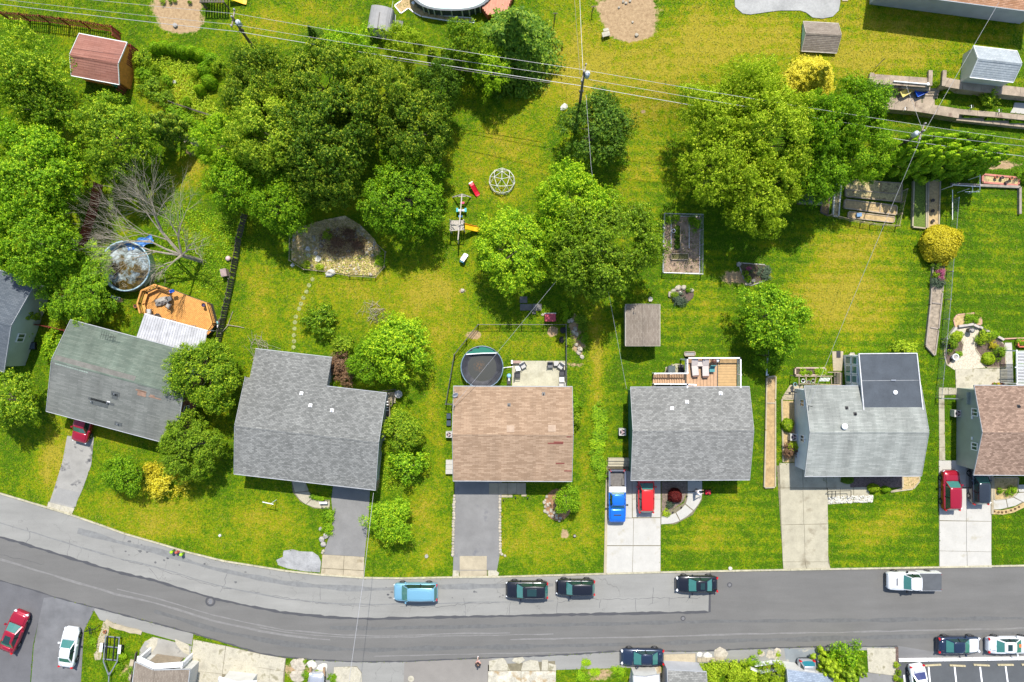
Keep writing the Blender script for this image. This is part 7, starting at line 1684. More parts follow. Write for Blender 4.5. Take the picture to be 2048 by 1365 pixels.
C_ = np.array([PG(x, y)-origin_of(t) for x, y in uv]); C_[:, 2] = rg2.uniform(.05, .35, len(C_))
me = leaf_mesh('dry_weeds', C_, np.tile([0,0,.7],(len(C_),1)), .2, 77, asp=.25); o = link('dry_weeds', me, t, leafmat('leaves_straw', (.48,.37,.13), (.62,.58,.18), .5, .1)); tag(o, kind='stuff')
for x, y, r, k, w in [(762,520,13,'bright','leafy green at the right rim'),(612,530,9,'lime','pale green at the left rim'),(640,535,8,'lime','pale green at the front'),(700,470,12,'brown','brown thicket in the middle'),(675,485,13,'brown','brown thicket left of the middle'),(655,470,10,'olive','greenish thicket at the upper left'),(715,490,11,'brown','brown thicket at the right')]: shrub('rock garden bush, '+w, x, y, r, .7, k, SML)
for x, y, r, w in [(617,498,6,'left'),(632,507,5,'middle'),(618,511,5,'lower left'),(637,518,7,'biggest, front')]: boulder(x, y, r, 'white', 'white rock in the left part of the rock garden, '+w+' one', group='white rocks of the rock garden')
boulder(662, 546, 7, 'white', 'white rubble pile at the front rim of the rock garden', 1.6); t = thing('lawn_tile', 'small white square tile on the lawn left of the rock garden', 'tile', PG(585, 531), .7); MB().box((0,0,.02),(.36,.36,.04)).build('tile', stone_white, t)
for i, (x, y) in enumerate([(625,559),(618,571),(613,584),(607,596),(602,608),(598,618),(592,634),(590,645),(589,658),(588,671),(588,683),(587,695)]):
    o = MB().lathe([(.02,0),(.24,0),(.23,.03),(.02,.035)], 14).build('stepping_stone', M('mossy_stone', (.24,.26,.10), .95, .25), pos=PG(x, y)); tag(o, 'round stepping stone, '+['first below the rock garden','second from the rock garden','third from the rock garden','fourth down the curve','fifth down the curve','sixth, where the line straightens','seventh, first of the straight line','eighth, left of the dark round shrub','ninth, second last but two','tenth down the line','eleventh, last but one','last one above the L shaped roof'][i], 'stepping stone', 'stepping stones on the lawn')
boulder(388, 287, 15, 'tan', 'large pale boulder between the leaning arborvitae and the grove', .8, z=.9)
boulder(925, 581, 4, 'tan', 'small flat stone in the worn spot of the middle lawn'); boulder(1128, 214, 6, 'white', 'white flat stone left of the compact dark tree', 1.4, z=.3)
boulder(440, 1071, 3, 'white', 'tiny white stone on the left front lawn'); boulder(853, 1112, 4, 'grey', 'grey stone on the lawn left of the asphalt driveway'); boulder(1460, 1137, 4, 'white', 'white bag sized stone near the kerb above the road end strip')
boulder(350, 165, 4, 'white', 'white stone lying inside the hedge arc')
# stone edgings of the driveways
stones('stone edging along the left of the long asphalt driveway', [(909,990),(907,1050),(906,1112)], .33, 'tan', jit=.1); stones('stone edging along the right of the long asphalt driveway', [(1000,990),(1000,1060),(1001,1108),(1013,1112)], .33, 'tan', jit=.1)
stones('crescent of small pale stones round the lawn tree', [(1092,990),(1088,1003),(1090,1017),(1098,1028),(1108,1036),(1122,1040)], .34, 'tan', jit=.5); stones('inner row of the pale stone crescent round the lawn tree', [(1096,1000),(1097,1016),(1107,1028),(1120,1035)], .3, 'tan', jit=.7)
e = MB().lathe([(.01,0),(1.5,0),(1.4,.08),(.01,.1)], 18, (0,0,0), 1.0, 1.2).build('tree_bed', M('rusty_soil', (.26,.14,.07), .95, .3, 4), pos=PG(1116, 1010)); tag(e, 'rusty soil bed inside the pale stone crescent', 'flower bed')
for i, (x, y) in enumerate([(1007,999),(1031,994),(1055,995)]): t = thing('path_light', 'small black path light below the tan brown house, '+['left','middle','right'][i]+' one', 'path light', PG(x, y), group='path lights'); MB().tube([(0,0,0),(0,0,.3)], .02, 5).build('stake', black_metal, t); MB().lathe([(.09,.28),(.07,.38),(.01,.4)], 10).build('lamp_head', black_metal, t)
pot('dark sunken bird bath bowl in the worn spot of the front lawn', 1149, 1071, .16, .25, M('dark_bowl'), stone_grey, name='lawn_bowl', cat='bowl')
st_ = stones('rough boulders beside the short asphalt driveway', [(644,1056),(640,1064)], .45, 'grey', jit=.3); stones('', [(654,1066),(651,1074),(643,1084),(647,1092)], .62, 'grey', parent=st_, jit=.3); stones('', [(649,1100),(644,1108)], .3, 'tan', parent=st_)
shrub('low green ground shrub beside the short asphalt driveway, upper', 658, 1034, 12, .6, 'bright', SML, sy=1.4); shrub('low green ground shrub beside the short asphalt driveway, lower', 655, 1058, 12, .6, 'bright', SML)
for x, y, r in ((625,993,6),(634,996,6),(643,998,6)): shrub('green edging plant inside the curved walk, '+{625:'left',634:'middle',643:'right'}[x]+' one', x, y, r, .4, 'bright', SML, group='plants inside the curved walk', name='plant', cat='plant')
t = thing('walk_bench', 'white bench top with dark legs at the end of the curved walk', 'bench', PG(649, 1004)); MB().box((0,0,.5),(.85,.22,.06)).build('seat', white_paint, t)
for a in (-.35,.0,.35): MB().box((a,-.02,.24),(.05,.2,.48)).build('leg', black_metal, t)
t = thing('walk_rail', 'thin black railing posts beside the curved walk end', 'railing', PG(652, 1014))
for x in (-.3,.05,.4): MB().tube([(x,0,0),(x,0,.7)], .025, 5).build('post', black_metal, t)
MB().tube([(-.3,0,.7),(.4,0,.7)], .025, 5).build('rail', black_metal, t)
# red maple bed
sheet('mulch_bed', [(1323,963),(1372,963),(1374,985),(1366,1004),(1344,1020),(1323,1024)], M('grey_brown_mulch', (.17,.13,.10), .95, .4, 8), .0, .06)
shrub('deep red dwarf maple in the mulch bed beside the curved white walk', 1351, 992, 15, 1.2, 'red', ROUND); shrub('grey green plant below the red dwarf maple', 1340, 1010, 8, .5, 'blue', SML, name='plant', cat='plant'); shrub('yellow green plant at the tip of the mulch bed', 1332, 1026, 8, .4, 'lime', SML, name='plant', cat='plant')
for x, y, w in ((1373,992,'upper'),(1362,1014,'middle'),(1345,1024,'lowest')): t = thing('path_light', 'tiny dark path light on the curved bed rim, '+w+' one', 'path light', PG(x, y), group='path lights'); MB().lathe([(.05,0),(.06,.25),(.08,.27),(.01,.32)], 8).build('lamp_head', black_metal, t)
# hydrant between two posts
t = thing('fire_hydrant', 'rusty red fire hydrant at the kerb between two lime bollards', 'fire hydrant', PG(357, 1103)); hm = plain('faded_red_iron', (.38,.08,.06), .6)
MB().lathe([(.17,0),(.17,.05),(.12,.07),(.12,.5),(.16,.52),(.16,.56),(.12,.6),(.07,.7),(.02,.72)], 14).build('barrel', hm, t, smooth=True); MB().tube([(-.2,0,.42),(.2,0,.42)], .06, 8).build('outlet', hm, t); MB().tube([(0,0,.4),(-.05,-.2,.4)], .07, 8).build('front_cap', hm, t)
for x, y, w in ((349,1101,'left'),(368,1106,'right')): t = thing('bollard', 'lime green round topped bollard, '+w+' of the fire hydrant', 'bollard', PG(x, y), group='lime bollards'); MB().lathe([(.13,0),(.13,.6),(.17,.62),(.18,.75),(.1,.85),(.02,.88)], 14).build('post', plain('lime_paint', (.32,.62,.01), .4), t, smooth=True); MB().lathe([(.14,0),(.14,.05)], 10).build('base_ring', black_metal, t)

# ============================================================ BOTTOM STRIP
t = thing('boat_trailer', 'empty galvanised boat trailer on the grass above the bottom edge', 'trailer', PG(228, 1295), R(-6))
b_ = grey_metal
for a, c in (((-.75,1.4),(-.7,-1.4)),((.75,1.45),(.8,-1.2)),((-.7,-1.4),(.05,-2.9)),((.8,-1.2),(.05,-2.9)),((.05,-2.5),(.2,-6.0))): MB().bar((a[0],a[1],.5),(c[0],c[1],.5), .1, .12).build('frame_rail', b_, t)
for y in (1.4,.3,-1.1): MB().bar((-.78,y,.54),(.82,y,.54), .09, .1).build('cross_member', b_, t)
for x in (-.45,.35): MB().bar((x,1.5,.68),(x,-1.2,.6), .12, .08).build('bunk', black_metal, t)
for x in (-1.0, 1.0):
    o = link('tyre', TYRE, t, None, (x, .2, .335), (0, R(90), 0)); link('rim', RIM, o); MB().box((x,.2,.72),(.3,.95,.06)).build('mudguard', white_vinyl, t)
MB().lathe([(.1,0),(.24,.02),(.24,.1),(.05,.14)], 14, (.1,-4.3,.6)).build('jack_cap', white_paint, t)
ribbon('broken_kerb', dens([(212,1242),(225,1250),(250,1258),(284,1266)], 10, 1.5), .55, 0, .12, concrete_tan, .3)
ribbon('garden_path', dens([(212,1244),(208,1265),(200,1290),(196,1320)], 10, 2), .7, 0, .04, concrete_tan, .25)
t = thing('iron_gate', 'rusty dark iron frame standing at the corner of the left bottom yard', 'gate', PG(190, 1255), .2)
for a, c in (((-.6,0,.9),(.6,.1,.9)),((-.2,.4,.7),(-.2,-.4,.7)),((.1,.4,.9),(.1,-.4,.9))): MB().tube([a, c], .04, 5).build('bar', black_metal, t)
for x, y in ((-.6,0),(.6,.1)): MB().tube([(x,y,0),(x,y,.9)], .04, 5).build('post', black_metal, t)
pot('small orange pot at the end of the broken kerb', 212, 1262, .16, .3, M('terracotta'), soil)
for i, (x, y, r) in enumerate([(238,1330,10),(246,1312,8),(262,1340,8),(250,1352,8),(185,1285,9),(374,1322,7),(372,1334,5)]): shrub('weedy bush in the left bottom yard, '+['by the trailer drawbar','right of the trailer','beside the brown garage','lowest, near the garage','left of the trailer','at the pad corner','tiny at the concrete edge'][i], x, y, r, .5, 'bright', SML, name='weed', cat='plant', group='weeds of the left bottom yard')
t = thing('plank_edge', 'dark plank edging standing left of the brown garage', 'edging', PG(268, 1325)); MB().bar(PG(273,1305,.2), PG(262,1365,.2), .08, .4).build('plank', wood_dark, t, w=1); MB().bar(PG(266,1320,.1), PG(256,1360,.1), .5, .1).build('slab', concrete_tan, t, w=1)
r_ = stones('white flat rocks beside the road left of the two wooden rails', [(618,1322),(632,1330)], 1.0, 'white', 'rock group', 'rock_group', hh=.15, jit=.2); stones('', [(640,1333),(655,1338)], .95, 'white', parent=r_, hh=.15)
r_ = stones('grey flat rocks at the road edge right of the cream slabs', [(580,1325),(596,1340),(604,1330)], 1.3, 'tan', 'rock group', 'rock_group', hh=.12, jit=.3); stones('', [(580,1345),(600,1352),(590,1362)], 1.2, 'tan', parent=r_, hh=.12)
for x, y in ((623,1346),(650,1346)):
    t = thing('wooden_rail', 'brown wooden rail, '+('left' if x < 640 else 'right')+' of the pair above the silver car', 'rail', PG(x, y), group='wooden rails'); MB().box((0,0,.3),(.22,1.4,.3)).build('beam', M('tan_rail', (.26,.17,.1), .85), t); MB().box((0,.5,.08),(.1,.1,.16)).build('foot', wood_dark, t)
for x, y, r, w in ((613,1352,9,'left'),(636,1348,7,'middle'),(664,1356,9,'right'),(610,1324,4,'tiny upper')): shrub('grass tuft among the white rocks, '+w+' one', x, y, r, .3, 'bright', SML, name='grass_tuft', cat='plant', group='tufts among the white rocks')
t = thing('manhole', 'pale round valve cover on the dusty asphalt pad', 'manhole', PG(822, 1358)); MB().lathe([(.02,.024),(.35,.024),(.33,.05),(.02,.05)], 14).build('cover', concrete_old, t); MB().box((0,0,.055),(.3,.04,.01)).build('slot', joint, t)
for x, y, r, w in ((1172,1325,9,'upper small'),(1165,1350,14,'left'),(1190,1345,10,'middle'),(1240,1345,12,'right'),(1228,1340,7,'small right')): shrub('flat weeds on the bottom verge, '+w+' patch', x, y, r, .15, 'bright', SML, name='weed_patch', cat='plant', group='weed patches of the bottom verge')
r_ = stones('white slabs of rubble at the road edge right of the black sedan', [(1395,1310),(1405,1306)], .6, 'white', 'rock group', 'rock_group', hh=.15); stones('', [(1412,1310),(1420,1312)], .8, 'white', parent=r_, hh=.15); stones('', [(1432,1305),(1450,1308)], 1.2, 'tan', parent=r_, hh=.12)
t = thing('retaining_kerb', 'tan block kerb under the white rubble at the road edge', 'kerb', PG(1420, 1319))
for i in range(6): q_ = PG(1398+i*9, 1319-i*.2); MB().box((q_.x, q_.y, .1), (.47,.42,.2)).build('block', concrete_tan, t, w=1)
r_ = stones('mossy pale slabs at the road edge left of the blue grey pad', [(1520,1308),(1530,1304),(1548,1303),(1562,1302)], .75, 'tan', 'rock group', 'rock_group', hh=.13); stones('', [(1535,1312),(1558,1313)], .7, 'tan', parent=r_, hh=.13)
for x, y, w in ((1520,1305,'left'),(1556,1309,'right')): shrub('moss tuft on the pale slabs, '+w+' one', x, y, 5, .2, 'lime', SML, name='moss_tuft', cat='plant', group='moss tufts on the slabs')
t = thing('garden_wall', 'white walled yard corner with scrap behind the yellow green hedge', 'garden wall', PG(1530, 1330)); 
for a, b in (((1508,1330),(1560,1323)),((1560,1323),(1562,1334)),((1500,1336),(1520,1344)),((1520,1344),(1568,1337))): MB().bar(PG(*a, .3), PG(*b, .3), .16, .6).build('wall_block', white_paint, t, w=1)
for x, y, m_, w in ((1526,1337,black_metal,'left'),(1548,1334,black_metal,'right'),(1535,1330,M('terracotta'),'rusty')): pot('round '+w+' tub inside the white walled yard corner', x, y, .2, .3, m_, soil, name='tub', cat='tub')
t = thing('wall_post', 'white sloping boundary wall left of the slate blue garage', 'wall', PG(1576, 1345)); MB().bar(PG(1570,1337,.6), PG(1582,1362,.6), .3, 1.2).build('wall_block', white_paint, t, w=1)
t = thing('white_steps', 'small white steps at the left of the yellow green hedge', 'steps', PG(1398, 1334))
for i in range(3): MB().box((0,.3-.3*i,.08+.06*i),(.9,.28,.16+.12*i)).build('step', concrete_white, t)
for i, (x, y) in enumerate([(1793,1330),(1796,1345),(1792,1356),(1800,1362)]): shrub('scrappy green weed at the left rim of the parking lot, '+['top','second','third','lowest'][i]+' one', x, y, 6, .5, 'green' if i % 2 else 'lime', SML, name='weed', cat='plant', group='weeds at the parking lot rim')
sheet('verge_strip', [(1789,1294),(1796,1294),(1800,1400),(1786,1400)], mulch, .01, .04)

# ============================================================ POLES AND WIRES
def util_pole(label, base, top, h, rz, tx=1, ty=0.):
    b, tp = PG(*base), P(*top, h); t = thing('utility_pole', label, 'utility pole', b)
    MB().tube([b, tp], .17, 8, .11).build('shaft', wood_pole, t, w=1)
    o = Vector(tp)-b; d = Vector((math.cos(rz), math.sin(rz), 0))
    MB().bar(o-d*.9-Vector((0,0,.3)), o+d*.9-Vector((0,0,.3)), .1, .12).build('crossarm', wood_grey, t)
    for s in (-.8, 0, .8): MB().lathe([(.04,0),(.08,.05),(.05,.12),(.08,.17),(.02,.22)], 8, o+d*s-Vector((0,0,.24 if s else -.0))).build('insulator', M('glazed_insulator', (.35,.33,.33), .3), t)
    c = o+Vector((.38*tx, ty, -1.1)); MB().lathe([(.02,-.02),(.24,0),(.25,.7),(.2,.78),(.02,.8)], 14, c).build('transformer', M('pale_grey_steel', (.42,.45,.48), .4, .05), t, smooth=True)
    MB().tube([c+Vector((.1,0,.8)), c+Vector((.12,0,1.0))], .04, 6).build('bushing', white_paint, t); MB().tube([c, o-Vector((0,0,.9))], .04, 5).build('bracket', grey_metal, t)
    for k in range(3): MB().box(o*(.62+.012*k)+Vector((0,0,-.25*k)), (.4,.16,.14)).build('cable_clamp', black_metal, t)
    return t
util_pole('leaning utility pole at the top left by the grove', (507,96), (464,34), 9, R(80), 1, -.3)
util_pole('utility pole with a bright transformer in the middle of the top lawns', (1156,236), (1168,144), 11, R(75), 1, 0)
util_pole('utility pole top rising out of the arborvitae row', (1768,312), (1847,262), 9.5, R(70), -1, -.1)
def wire(label, pts, sag=.35, r=.015, m=None):
    out = []
    for (x0, y0, z0), (x1, y1, z1) in zip(pts, pts[1:]):
        a, b = P(x0, y0, z0), P(x1, y1, z1); L = (b-a).length
        for k in range(9):
            u = k/8; q = a.lerp(b, u); q.z -= sag*(L/45)*4*u*(1-u)
            if not out or (q-out[-1]).length > .01: out.append(q)
    o = MB().tube(out, r, 4).build('overhead_wire', m or M('bright_cable', (.34,.34,.35), .5, .05, metal=.2), at=out[0]); tag(o, label, 'wire')
wire('uppermost overhead wire crossing the whole upper part of the photo', [(-60,-27,8.5),(472,28,9),(1166,140,11),(1850,252,9.5),(2120,290,9)])
wire('second overhead wire just below the uppermost one', [(-60,-9,8),(470,50,8.5),(1170,158,10),(1846,270,8.8),(2120,300,8.5)])
wire('thick lower bundle wire below the two thin overhead wires', [(-60,1,6.5),(478,64,6.8),(1163,172,7.2),(1830,284,6.8),(2120,322,6.5)], r=.025)
wire('dark cable hanging under the thick bundle between grove and pole', [(770,117,6.4),(1100,166,6.4)], r=.03, m=black_metal)
wire('service wire from the middle pole down to the grey roofed house with the railed deck', [(1172,190,7.5),(1182,330,7),(1205,520,6),(1253,778,3.9)], .1)
wire('service wire crossing the black covered pool to the tan brown roof', [(1182,478,6.3),(908,811,4.4)], .3)
wire('service wire from the right pole to the pale roofed house', [(1845,268,9),(1618,812,4.9)], .2)
wire('service wire from the right pole up to the orange tan roofed house', [(1850,262,9.2),(1998,5,6.6)], .2)
wire('guy wire from the right pole to the upper terrace wall', [(1846,262,9),(1812,170,3)], .1)
wire('thin wire running up from the middle pole to the top edge', [(1166,142,10.8),(1157,-60,8.5)], .2, .02)
wire('wire crossing the road below the asphalt driveway', [(747,986,4.2),(728,1150,5.3),(690,1420,7)], .1, .024)
wire('thin second wire running up from the middle pole', [(1160,150,10),(1145,-60,8.5)], .2, .016, black_metal)
wire('thin cord tied from the round roofed shed up to the oval pool', [(779,46,2),(786,2,1.6)], .1, .015)
# dish and mast on the tan brown roof
def on3(px, py): return h3['at'](px, py)
x, y, z, a = on3(911, 788); d_ = MB(); d_.lathe([(.02,0),(.2,.03),(.36,.1),(.38,.14),(.34,.13),(.02,.05)], 16, (0,0,0), .8, 1.1); o = d_.build('satellite_dish', M('pale_dish', (.5,.5,.5), .5), h3['t'], smooth=True); o.location = (x, y, z+.5); o.rotation_euler = (R(50), R(20), 0)
MB().tube([(0,0,0),(.0,-.1,-.5)], .03, 5).build('dish_arm', grey_metal, o)
x, y, z, a = on3(909, 811); o = MB().tube([(0,0,0),(0,0,.9)], .05, 6).build('service_mast', grey_metal, h3['t']); o.location = (x, y, z)

# ============================================================ PEOPLE
skin_m = M('skin', (.45,.27,.19), .6, .05, 6, 0, 0)
def skinned(name, pts, edges, m, parent, root=0, sub=2):
    me = bpy.data.meshes.new(name); me.from_pydata([p[:3] for p in pts], edges, []); me.materials.append(m)
    o = bpy.data.objects.new(name, me); col.objects.link(o); o.parent = parent
    if not me.skin_vertices: 
        bpy.context.view_layer.objects.active = o
    md = o.modifiers.new('skin', 'SKIN'); md.use_smooth_shade = True
    if not me.skin_vertices: me.attributes.new  # layer is created with the modifier
    sv = me.skin_vertices[0].data if me.skin_vertices else []
    for i, v in enumerate(sv): v.radius = (pts[i][3], pts[i][4] if len(pts[i]) > 4 else pts[i][3]); v.use_root = (i == root)
    s = o.modifiers.new('sub', 'SUBSURF'); s.levels = s.render_levels = sub
    return o
def person(label, px, py, rz, shirt, pants, hair, hands, step=.22, short=False):
    """standing figure, facing +x; hands: where each hand is"""
    t = thing('person', label, 'person', PG(px, py, .03), R(rz))
    pts = [(0,0,.95,.13,.16),(0,0,1.15,.12,.15),(.01,0,1.35,.12,.17),(.02,0,1.47,.07,.08),(.03,0,1.54,.055),(.045,0,1.63,.085,.08),(.04,0,1.71,.075,.07),(.12,0,1.63,.02)]
    ed = [(0,1),(1,2),(2,3),(3,4),(4,5),(5,6),(5,7)]; legs = []; arms = []
    for s in (-1, 1):
        k = len(pts); f = step*s
        pts += [(0,s*.10,.88,.095),(f*.6+.04,s*.10,.50,.062),(f,s*.10,.12,.045),(f+.02,s*.10,.05,.045),(f+.17,s*.11,.04,.04)]
        ed += [(0,k),(k,k+1),(k+1,k+2),(k+2,k+3),(k+3,k+4)]; legs.append(pts[k:k+3])
        k = len(pts); h = hands[0 if s < 0 else 1]; sh = Vector((0,s*.20,1.42)); hd = Vector(h); el = (sh+hd)/2+Vector((-.08,s*.05,-.08))
        pts += [(*sh,.06),(*el,.042),(*hd,.03)]; ed += [(2,k),(k,k+1),(k+1,k+2)]; arms.append((sh, el, hd))
        dn = (hd-el).normalized(); sd2 = dn.cross(Vector((0,0,1))).normalized(); c0 = len(pts); pts.append((*(hd+dn*.07),.03)); ed.append((k+2,c0))
        for j, (q_, L_) in enumerate(((-.03,.075),(-.01,.085),(.01,.08),(.03,.06))):
            b0 = hd+dn*.09+sd2*q_; k2 = len(pts); pts += [(*b0,.009),(*(b0+dn*L_*.6),.008),(*(b0+dn*L_*.8+Vector((0,0,-.03))),.007)]; ed += [(c0,k2),(k2,k2+1),(k2+1,k2+2)]
        b0 = hd+dn*.04+sd2*-.045*s; k2 = len(pts); pts += [(*b0,.011),(*(b0+dn*.04-sd2*.02*s),.009)]; ed += [(k+2,k2),(k2,k2+1)]
    skinned('body', pts, ed, skin_m, t)
    sp = [(0,0,.93,.155,.185),(0,0,1.15,.145,.175),(.01,0,1.37,.145,.20),(.02,0,1.46,.09,.11)]; se = [(0,1),(1,2),(2,3)]
    for sh, el, hd in arms:
        k = len(sp); e2 = sh.lerp(el, .7 if short else 1.0); sp += [(*sh,.08),(*e2,.062)]; se += [(2,k),(k,k+1)]
        if not short: sp.append((*(el.lerp(hd, .8)),.045)); se.append((k+1,k+2))
    skinned('shirt', sp, se, shirt, t)
    lp = [(0,0,.95,.15,.175)]; le = []
    for lg in legs:
        k = len(lp); lp += [(*lg[0][:3],.11),(*lg[1][:3],.08)]; le += [(0,k),(k,k+1)]
        if not short: lp.append((*lg[2][:3],.06)); le.append((k+1,k+2))
    skinned('trousers', lp, le, pants, t)
    MB().lathe([(.02,-.02),(.105,-.02),(.108,.05),(.08,.11),(.02,.135)], 14, (.025,0,1.66), .98, .92).build('hair', hair, t, smooth=True)
    for s in (-1, 1):
        MB().lathe([(.002,-.012),(.012,0),(.002,.012)], 8, (.12,s*.032,1.645)).build('eye', black_metal, t); MB().lathe([(.005,-.03),(.022,0),(.005,.03)], 8, (.045,s*.085,1.63), .8, .5).build('ear', skin_m, t)
        f = step*s; MB().box((f+.08,s*.105,.035),(.28,.1,.07)).build('shoe', white_paint if short else black_metal, t)
    MB().box((.118,0,1.585),(.01,.045,.008)).build('mouth', plain('lip', (.3,.08,.07), .5), t)
    return t
person('person in a white shirt and cap pushing a red lawn mower at the walk', 1389, 981, 5, plain('white_cloth', (.62,.62,.64), .85), M('pale_trousers', (.35,.34,.34), .9), white_paint, [(.62,-.17,1.0),(.62,.17,1.0)], .12)
person('person in dark clothes walking at the road edge by the dusty pad', 957, 1318, 255, M('dark_cloth', (.03,.02,.018), .9, .2), M('pink_shorts', (.45,.25,.22), .9), M('dark_brown_hair', (.04,.022,.015), .8), [(.18,-.26,.95),(-.12,.26,.95)], .22, True)
t = thing('lawn_mower', 'red lawn mower pushed onto the grass by the person in white', 'lawn mower', PG(1415, 984), R(0))
MB().loft([[(-.3,-.24,.1),(.3,-.24,.1),(.34,0,.1),(.3,.24,.1),(-.3,.24,.1)],[(-.28,-.22,.3),(.26,-.22,.26),(.3,0,.26),(.26,.22,.26),(-.28,.22,.3)]]).build('deck_shell', plain('mower_red', (.5,.01,.03), .35), t)
MB().lathe([(.15,.28),(.16,.42),(.1,.48),(.02,.48)], 12).build('engine', plain('mower_red_top', (.55,.05,.07), .3), t); MB().lathe([(.05,.48),(.07,.52),(.01,.53)], 10).build('fuel_cap', black_metal, t)
for x in (-.27,.27):
    for s in (-1, 1): o = MB().lathe([(.03,-.03),(.1,-.03),(.1,.03),(.03,.03)], 12).build('wheel', rubber, t); o.rotation_euler = (R(90),0,0); o.location = (x, s*.27, .1)
for s in (-1, 1): MB().tube([(-.28,s*.18,.25),(-.85,s*.18,1.0)], .014, 5).build('handle_tube', black_metal, t)
MB().tube([(-.85,-.18,1.0),(-.85,.18,1.0)], .016, 5).build('handle_bar', black_metal, t)
# tall grass and weeds where the ground is wild
def weeds(name, label, pts, n, h, size, mk, seed):
    rg = np.random.default_rng(seed); out = []
    xs = [p[0] for p in pts]; ys = [p[1] for p in pts]
    while len(out) < n:
        q = (rg.uniform(min(xs), max(xs)), rg.uniform(min(ys), max(ys)))
        if inpoly(q[0], q[1], pts): out.append(q)
    C = np.array([PG(*q) for q in out]); o0 = C[0].copy(); C[:, 2] += rg.uniform(.03, h, n)
    cl = np.array([math.sin(c[0]*1.3+2*math.sin(c[1]*.9))*math.sin(c[1]*1.7+seed) for c in C]); C[:, 2] += h*.6*(cl+.3)*(cl > -.3)
    me = leaf_mesh(name, C-o0, np.tile([0, 0, .9], (n, 1)), size, seed, asp=.4); o = link(name, me, None, LEAF[mk]); o.location = o0
    tag(o, label, 'undergrowth', kind='stuff')
weeds('undergrowth', 'wild knee high growth between the hedge and the grove', [(270,125),(330,115),(390,125),(420,190),(445,235),(400,240),(345,205),(300,200),(272,180)], 3600, .25, .17, 'lime', 5)
weeds('undergrowth', 'overgrown green grass around the bare tree', [(330,400),(420,420),(470,440),(462,520),(440,600),(420,596),(380,580),(330,560),(310,520),(320,450)], 3600, .12, .16, 'bright', 6)
weeds('undergrowth', 'long grass under the spindly trees between the grey and tan houses', [(775,800),(800,800),(830,900),(815,980),(765,980),(762,900)], 1800, .15, .16, 'lime', 7)

# grass: short tufts over every lawn, ragged along the edges of paving
def in_polys(X, Y, polys):
    m = np.zeros(len(X), bool)
    for poly in polys:
        c = np.zeros(len(X), bool); n = len(poly)
        for i in range(n):
            x1, y1 = poly[i]; x2, y2 = poly[i-1]
            if y1 == y2: continue
            k = (y1 > Y) != (y2 > Y); c ^= k & (X < (x2-x1)*(Y-y1)/(y2-y1)+x1)
        m |= c
    return m
def tufts(n, size, seed, edge):
    rg = np.random.default_rng(seed); X = rg.uniform(-57, 57, n); Y = rg.uniform(-37.6, 37.6, n)
    keep = ~in_polys(X+rg.normal(0, edge, n), Y+rg.normal(0, edge, n), PAVE)
    xs, ys, dry, dirt = GRID; i = np.clip(np.searchsorted(xs, X), 0, len(xs)-1); j = np.clip(np.searchsorted(ys, Y), 0, len(ys)-1)
    keep &= dirt[j, i] < .55; keep &= rg.random(n) < 1.15-.3*dry[j, i]
    X, Y, i, j = X[keep], Y[keep], i[keep], j[keep]; sx = np.clip((X-5)/17, 0, 1); sx = sx*sx*(3-2*sx); sy = np.clip((Y-22)/6.5, 0, 1); sy = sy*sy*(3-2*sy)
    Z = np.where(X > TX, np.where(Y > line1(X), UP, np.where(Y > line2(X), MID, 0.)), UP*sx*sy)
    C = np.stack([X, Y, Z+rg.uniform(.01, .07, len(X))], 1); w = np.sin(X*.9+2*np.sin(Y*.6))*np.sin(Y*1.1+1.7*np.sin(X*.5))
    me = leaf_mesh('grass', C, np.tile([0., 0, 1.3], (len(C), 1)), size, seed, asp=.38, tone=np.clip(dry[j, i]*.62+w*.12-.22, -.4, .6))
    m = leafmat('grass_blades', (.118, .185, .003), (.34, .33, .035), .5, .3)
    return tag(link('grass', me, None, m), kind='stuff', label='short lawn grass, greener and drier in patches')
tufts(330000, .15, 41, .07)

weeds('undergrowth', 'scattered green weeds growing through the dry rock garden', [(588,500),(583,520),(612,538),(660,543),(700,550),(750,552),(766,533),(755,500),(690,520),(640,515)], 900, .2, .15, 'lime', 8)
weeds('undergrowth', 'rusty thicket in the middle of the dry rock garden', [(640,470),(690,455),(735,480),(730,510),(680,515),(640,500)], 2600, .5, .13, 'brown', 9)
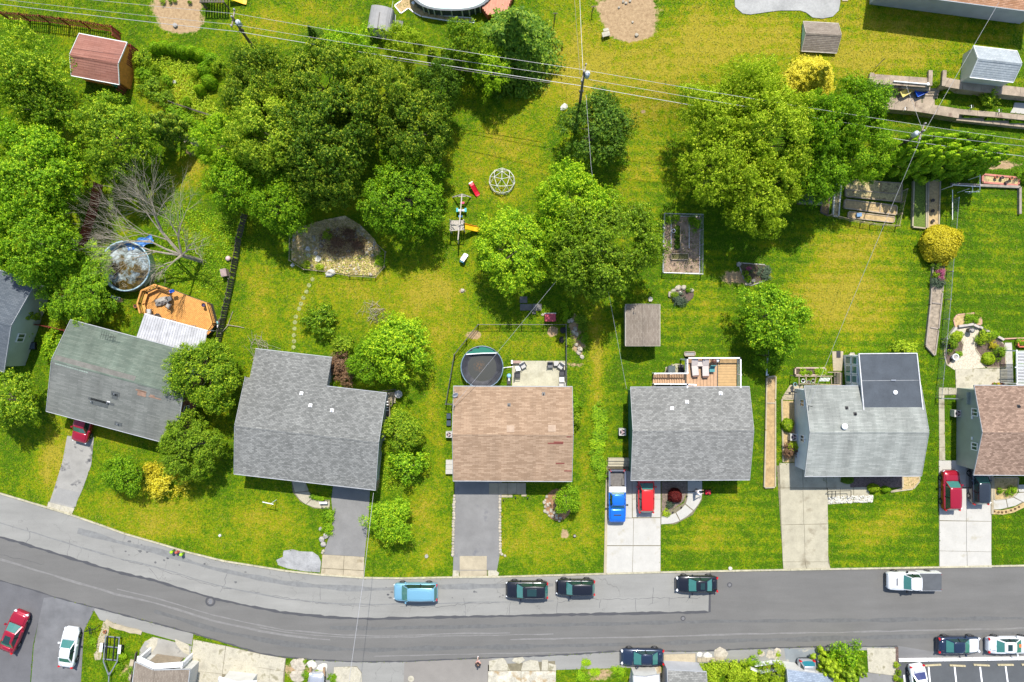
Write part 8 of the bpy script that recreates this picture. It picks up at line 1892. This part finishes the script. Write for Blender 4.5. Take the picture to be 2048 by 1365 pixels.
# clutter between the two grey and tan houses, brush piles
def brush(label, px, py, r, n, seed, m=None):
    rd = random.Random(seed); b = MB()
    for i in range(n):
        a, q = rd.uniform(0, 6.28), r*rd.random()**.6; x, y = q*math.cos(a), q*math.sin(a); b_ = rd.uniform(0, 3.14); L = r*rd.uniform(.3, .8)
        b.tube([(x-L*math.cos(b_), y-L*math.sin(b_), rd.uniform(.03,.2)), (x, y, rd.uniform(.1,.4)), (x+L*math.cos(b_+.3), y+L*math.sin(b_+.3), rd.uniform(.03,.25))], rd.uniform(.012,.035), 4, .008)
    tag(b.build('brush_pile', m or bark_pale, pos=PG(px, py)), label, 'brush pile')
brush('pile of cut grey branches on the lawn above the yellow green tree', 742, 622, 1.1, 34, 1); brush('second heap of brown sticks just below the cut branches', 764, 636, .8, 26, 2, bark)
brush('dry bleached twigs at the top left corner of the L shaped roof', 522, 692, 1.3, 30, 3); brush('rusty dead branches standing behind the L shaped roof', 682, 722, 1.2, 70, 4, M('rusty_twigs', (.24,.13,.08), .9, .3, 5)); brush('sticks and prunings at the right side wall of the grey house', 803, 905, 1.0, 26, 5, bark)
t = thing('side_steps', 'dark side steps with white slats at the right wall of the L shaped house', 'steps', PG(774, 820))
for i in range(6): MB().box((0, .95-i*.32, .75-.1*i), (.55, .1, .06)).build('slat', white_paint, t)
MB().box((0,.1,.2), (.8,2.2,.4)).build('landing', wood_dark, t)
for s in (-1, 1): MB().bar((s*.42,1.1,.95),(s*.42,-.9,.5), .06, .08).build('side_rail', wood_grey, t)
t = thing('garden_pad', 'small timber framed pad with a grey bench above the side steps', 'platform', PG(778, 795))
MB().box((0,0,.1),(1.5,1.2,.2)).build('pad', concrete_tan, t)
for a, c in (((-.8,.7),(.8,.9)),((.8,.9),(.4,-.9)),((.4,-.9),(-.6,-.7))): MB().bar((a[0],a[1],.5),(c[0],c[1],.5), .08, .3).build('edging_board', wood_dark, t)
t = thing('garden_table', 'round grey table beside the small timber framed pad', 'table', PG(799, 788)); MB().lathe([(.02,.66),(.42,.66),(.42,.7),(.02,.7)], 18).build('tabletop', M('light_grey_top', (.3,.3,.29), .6, .1), t)
for k in range(3): MB().tube([(.06*math.cos(k*2.1),.06*math.sin(k*2.1),.66),(.34*math.cos(k*2.1),.34*math.sin(k*2.1),0)], .025, 5).build('leg', black_metal, t)
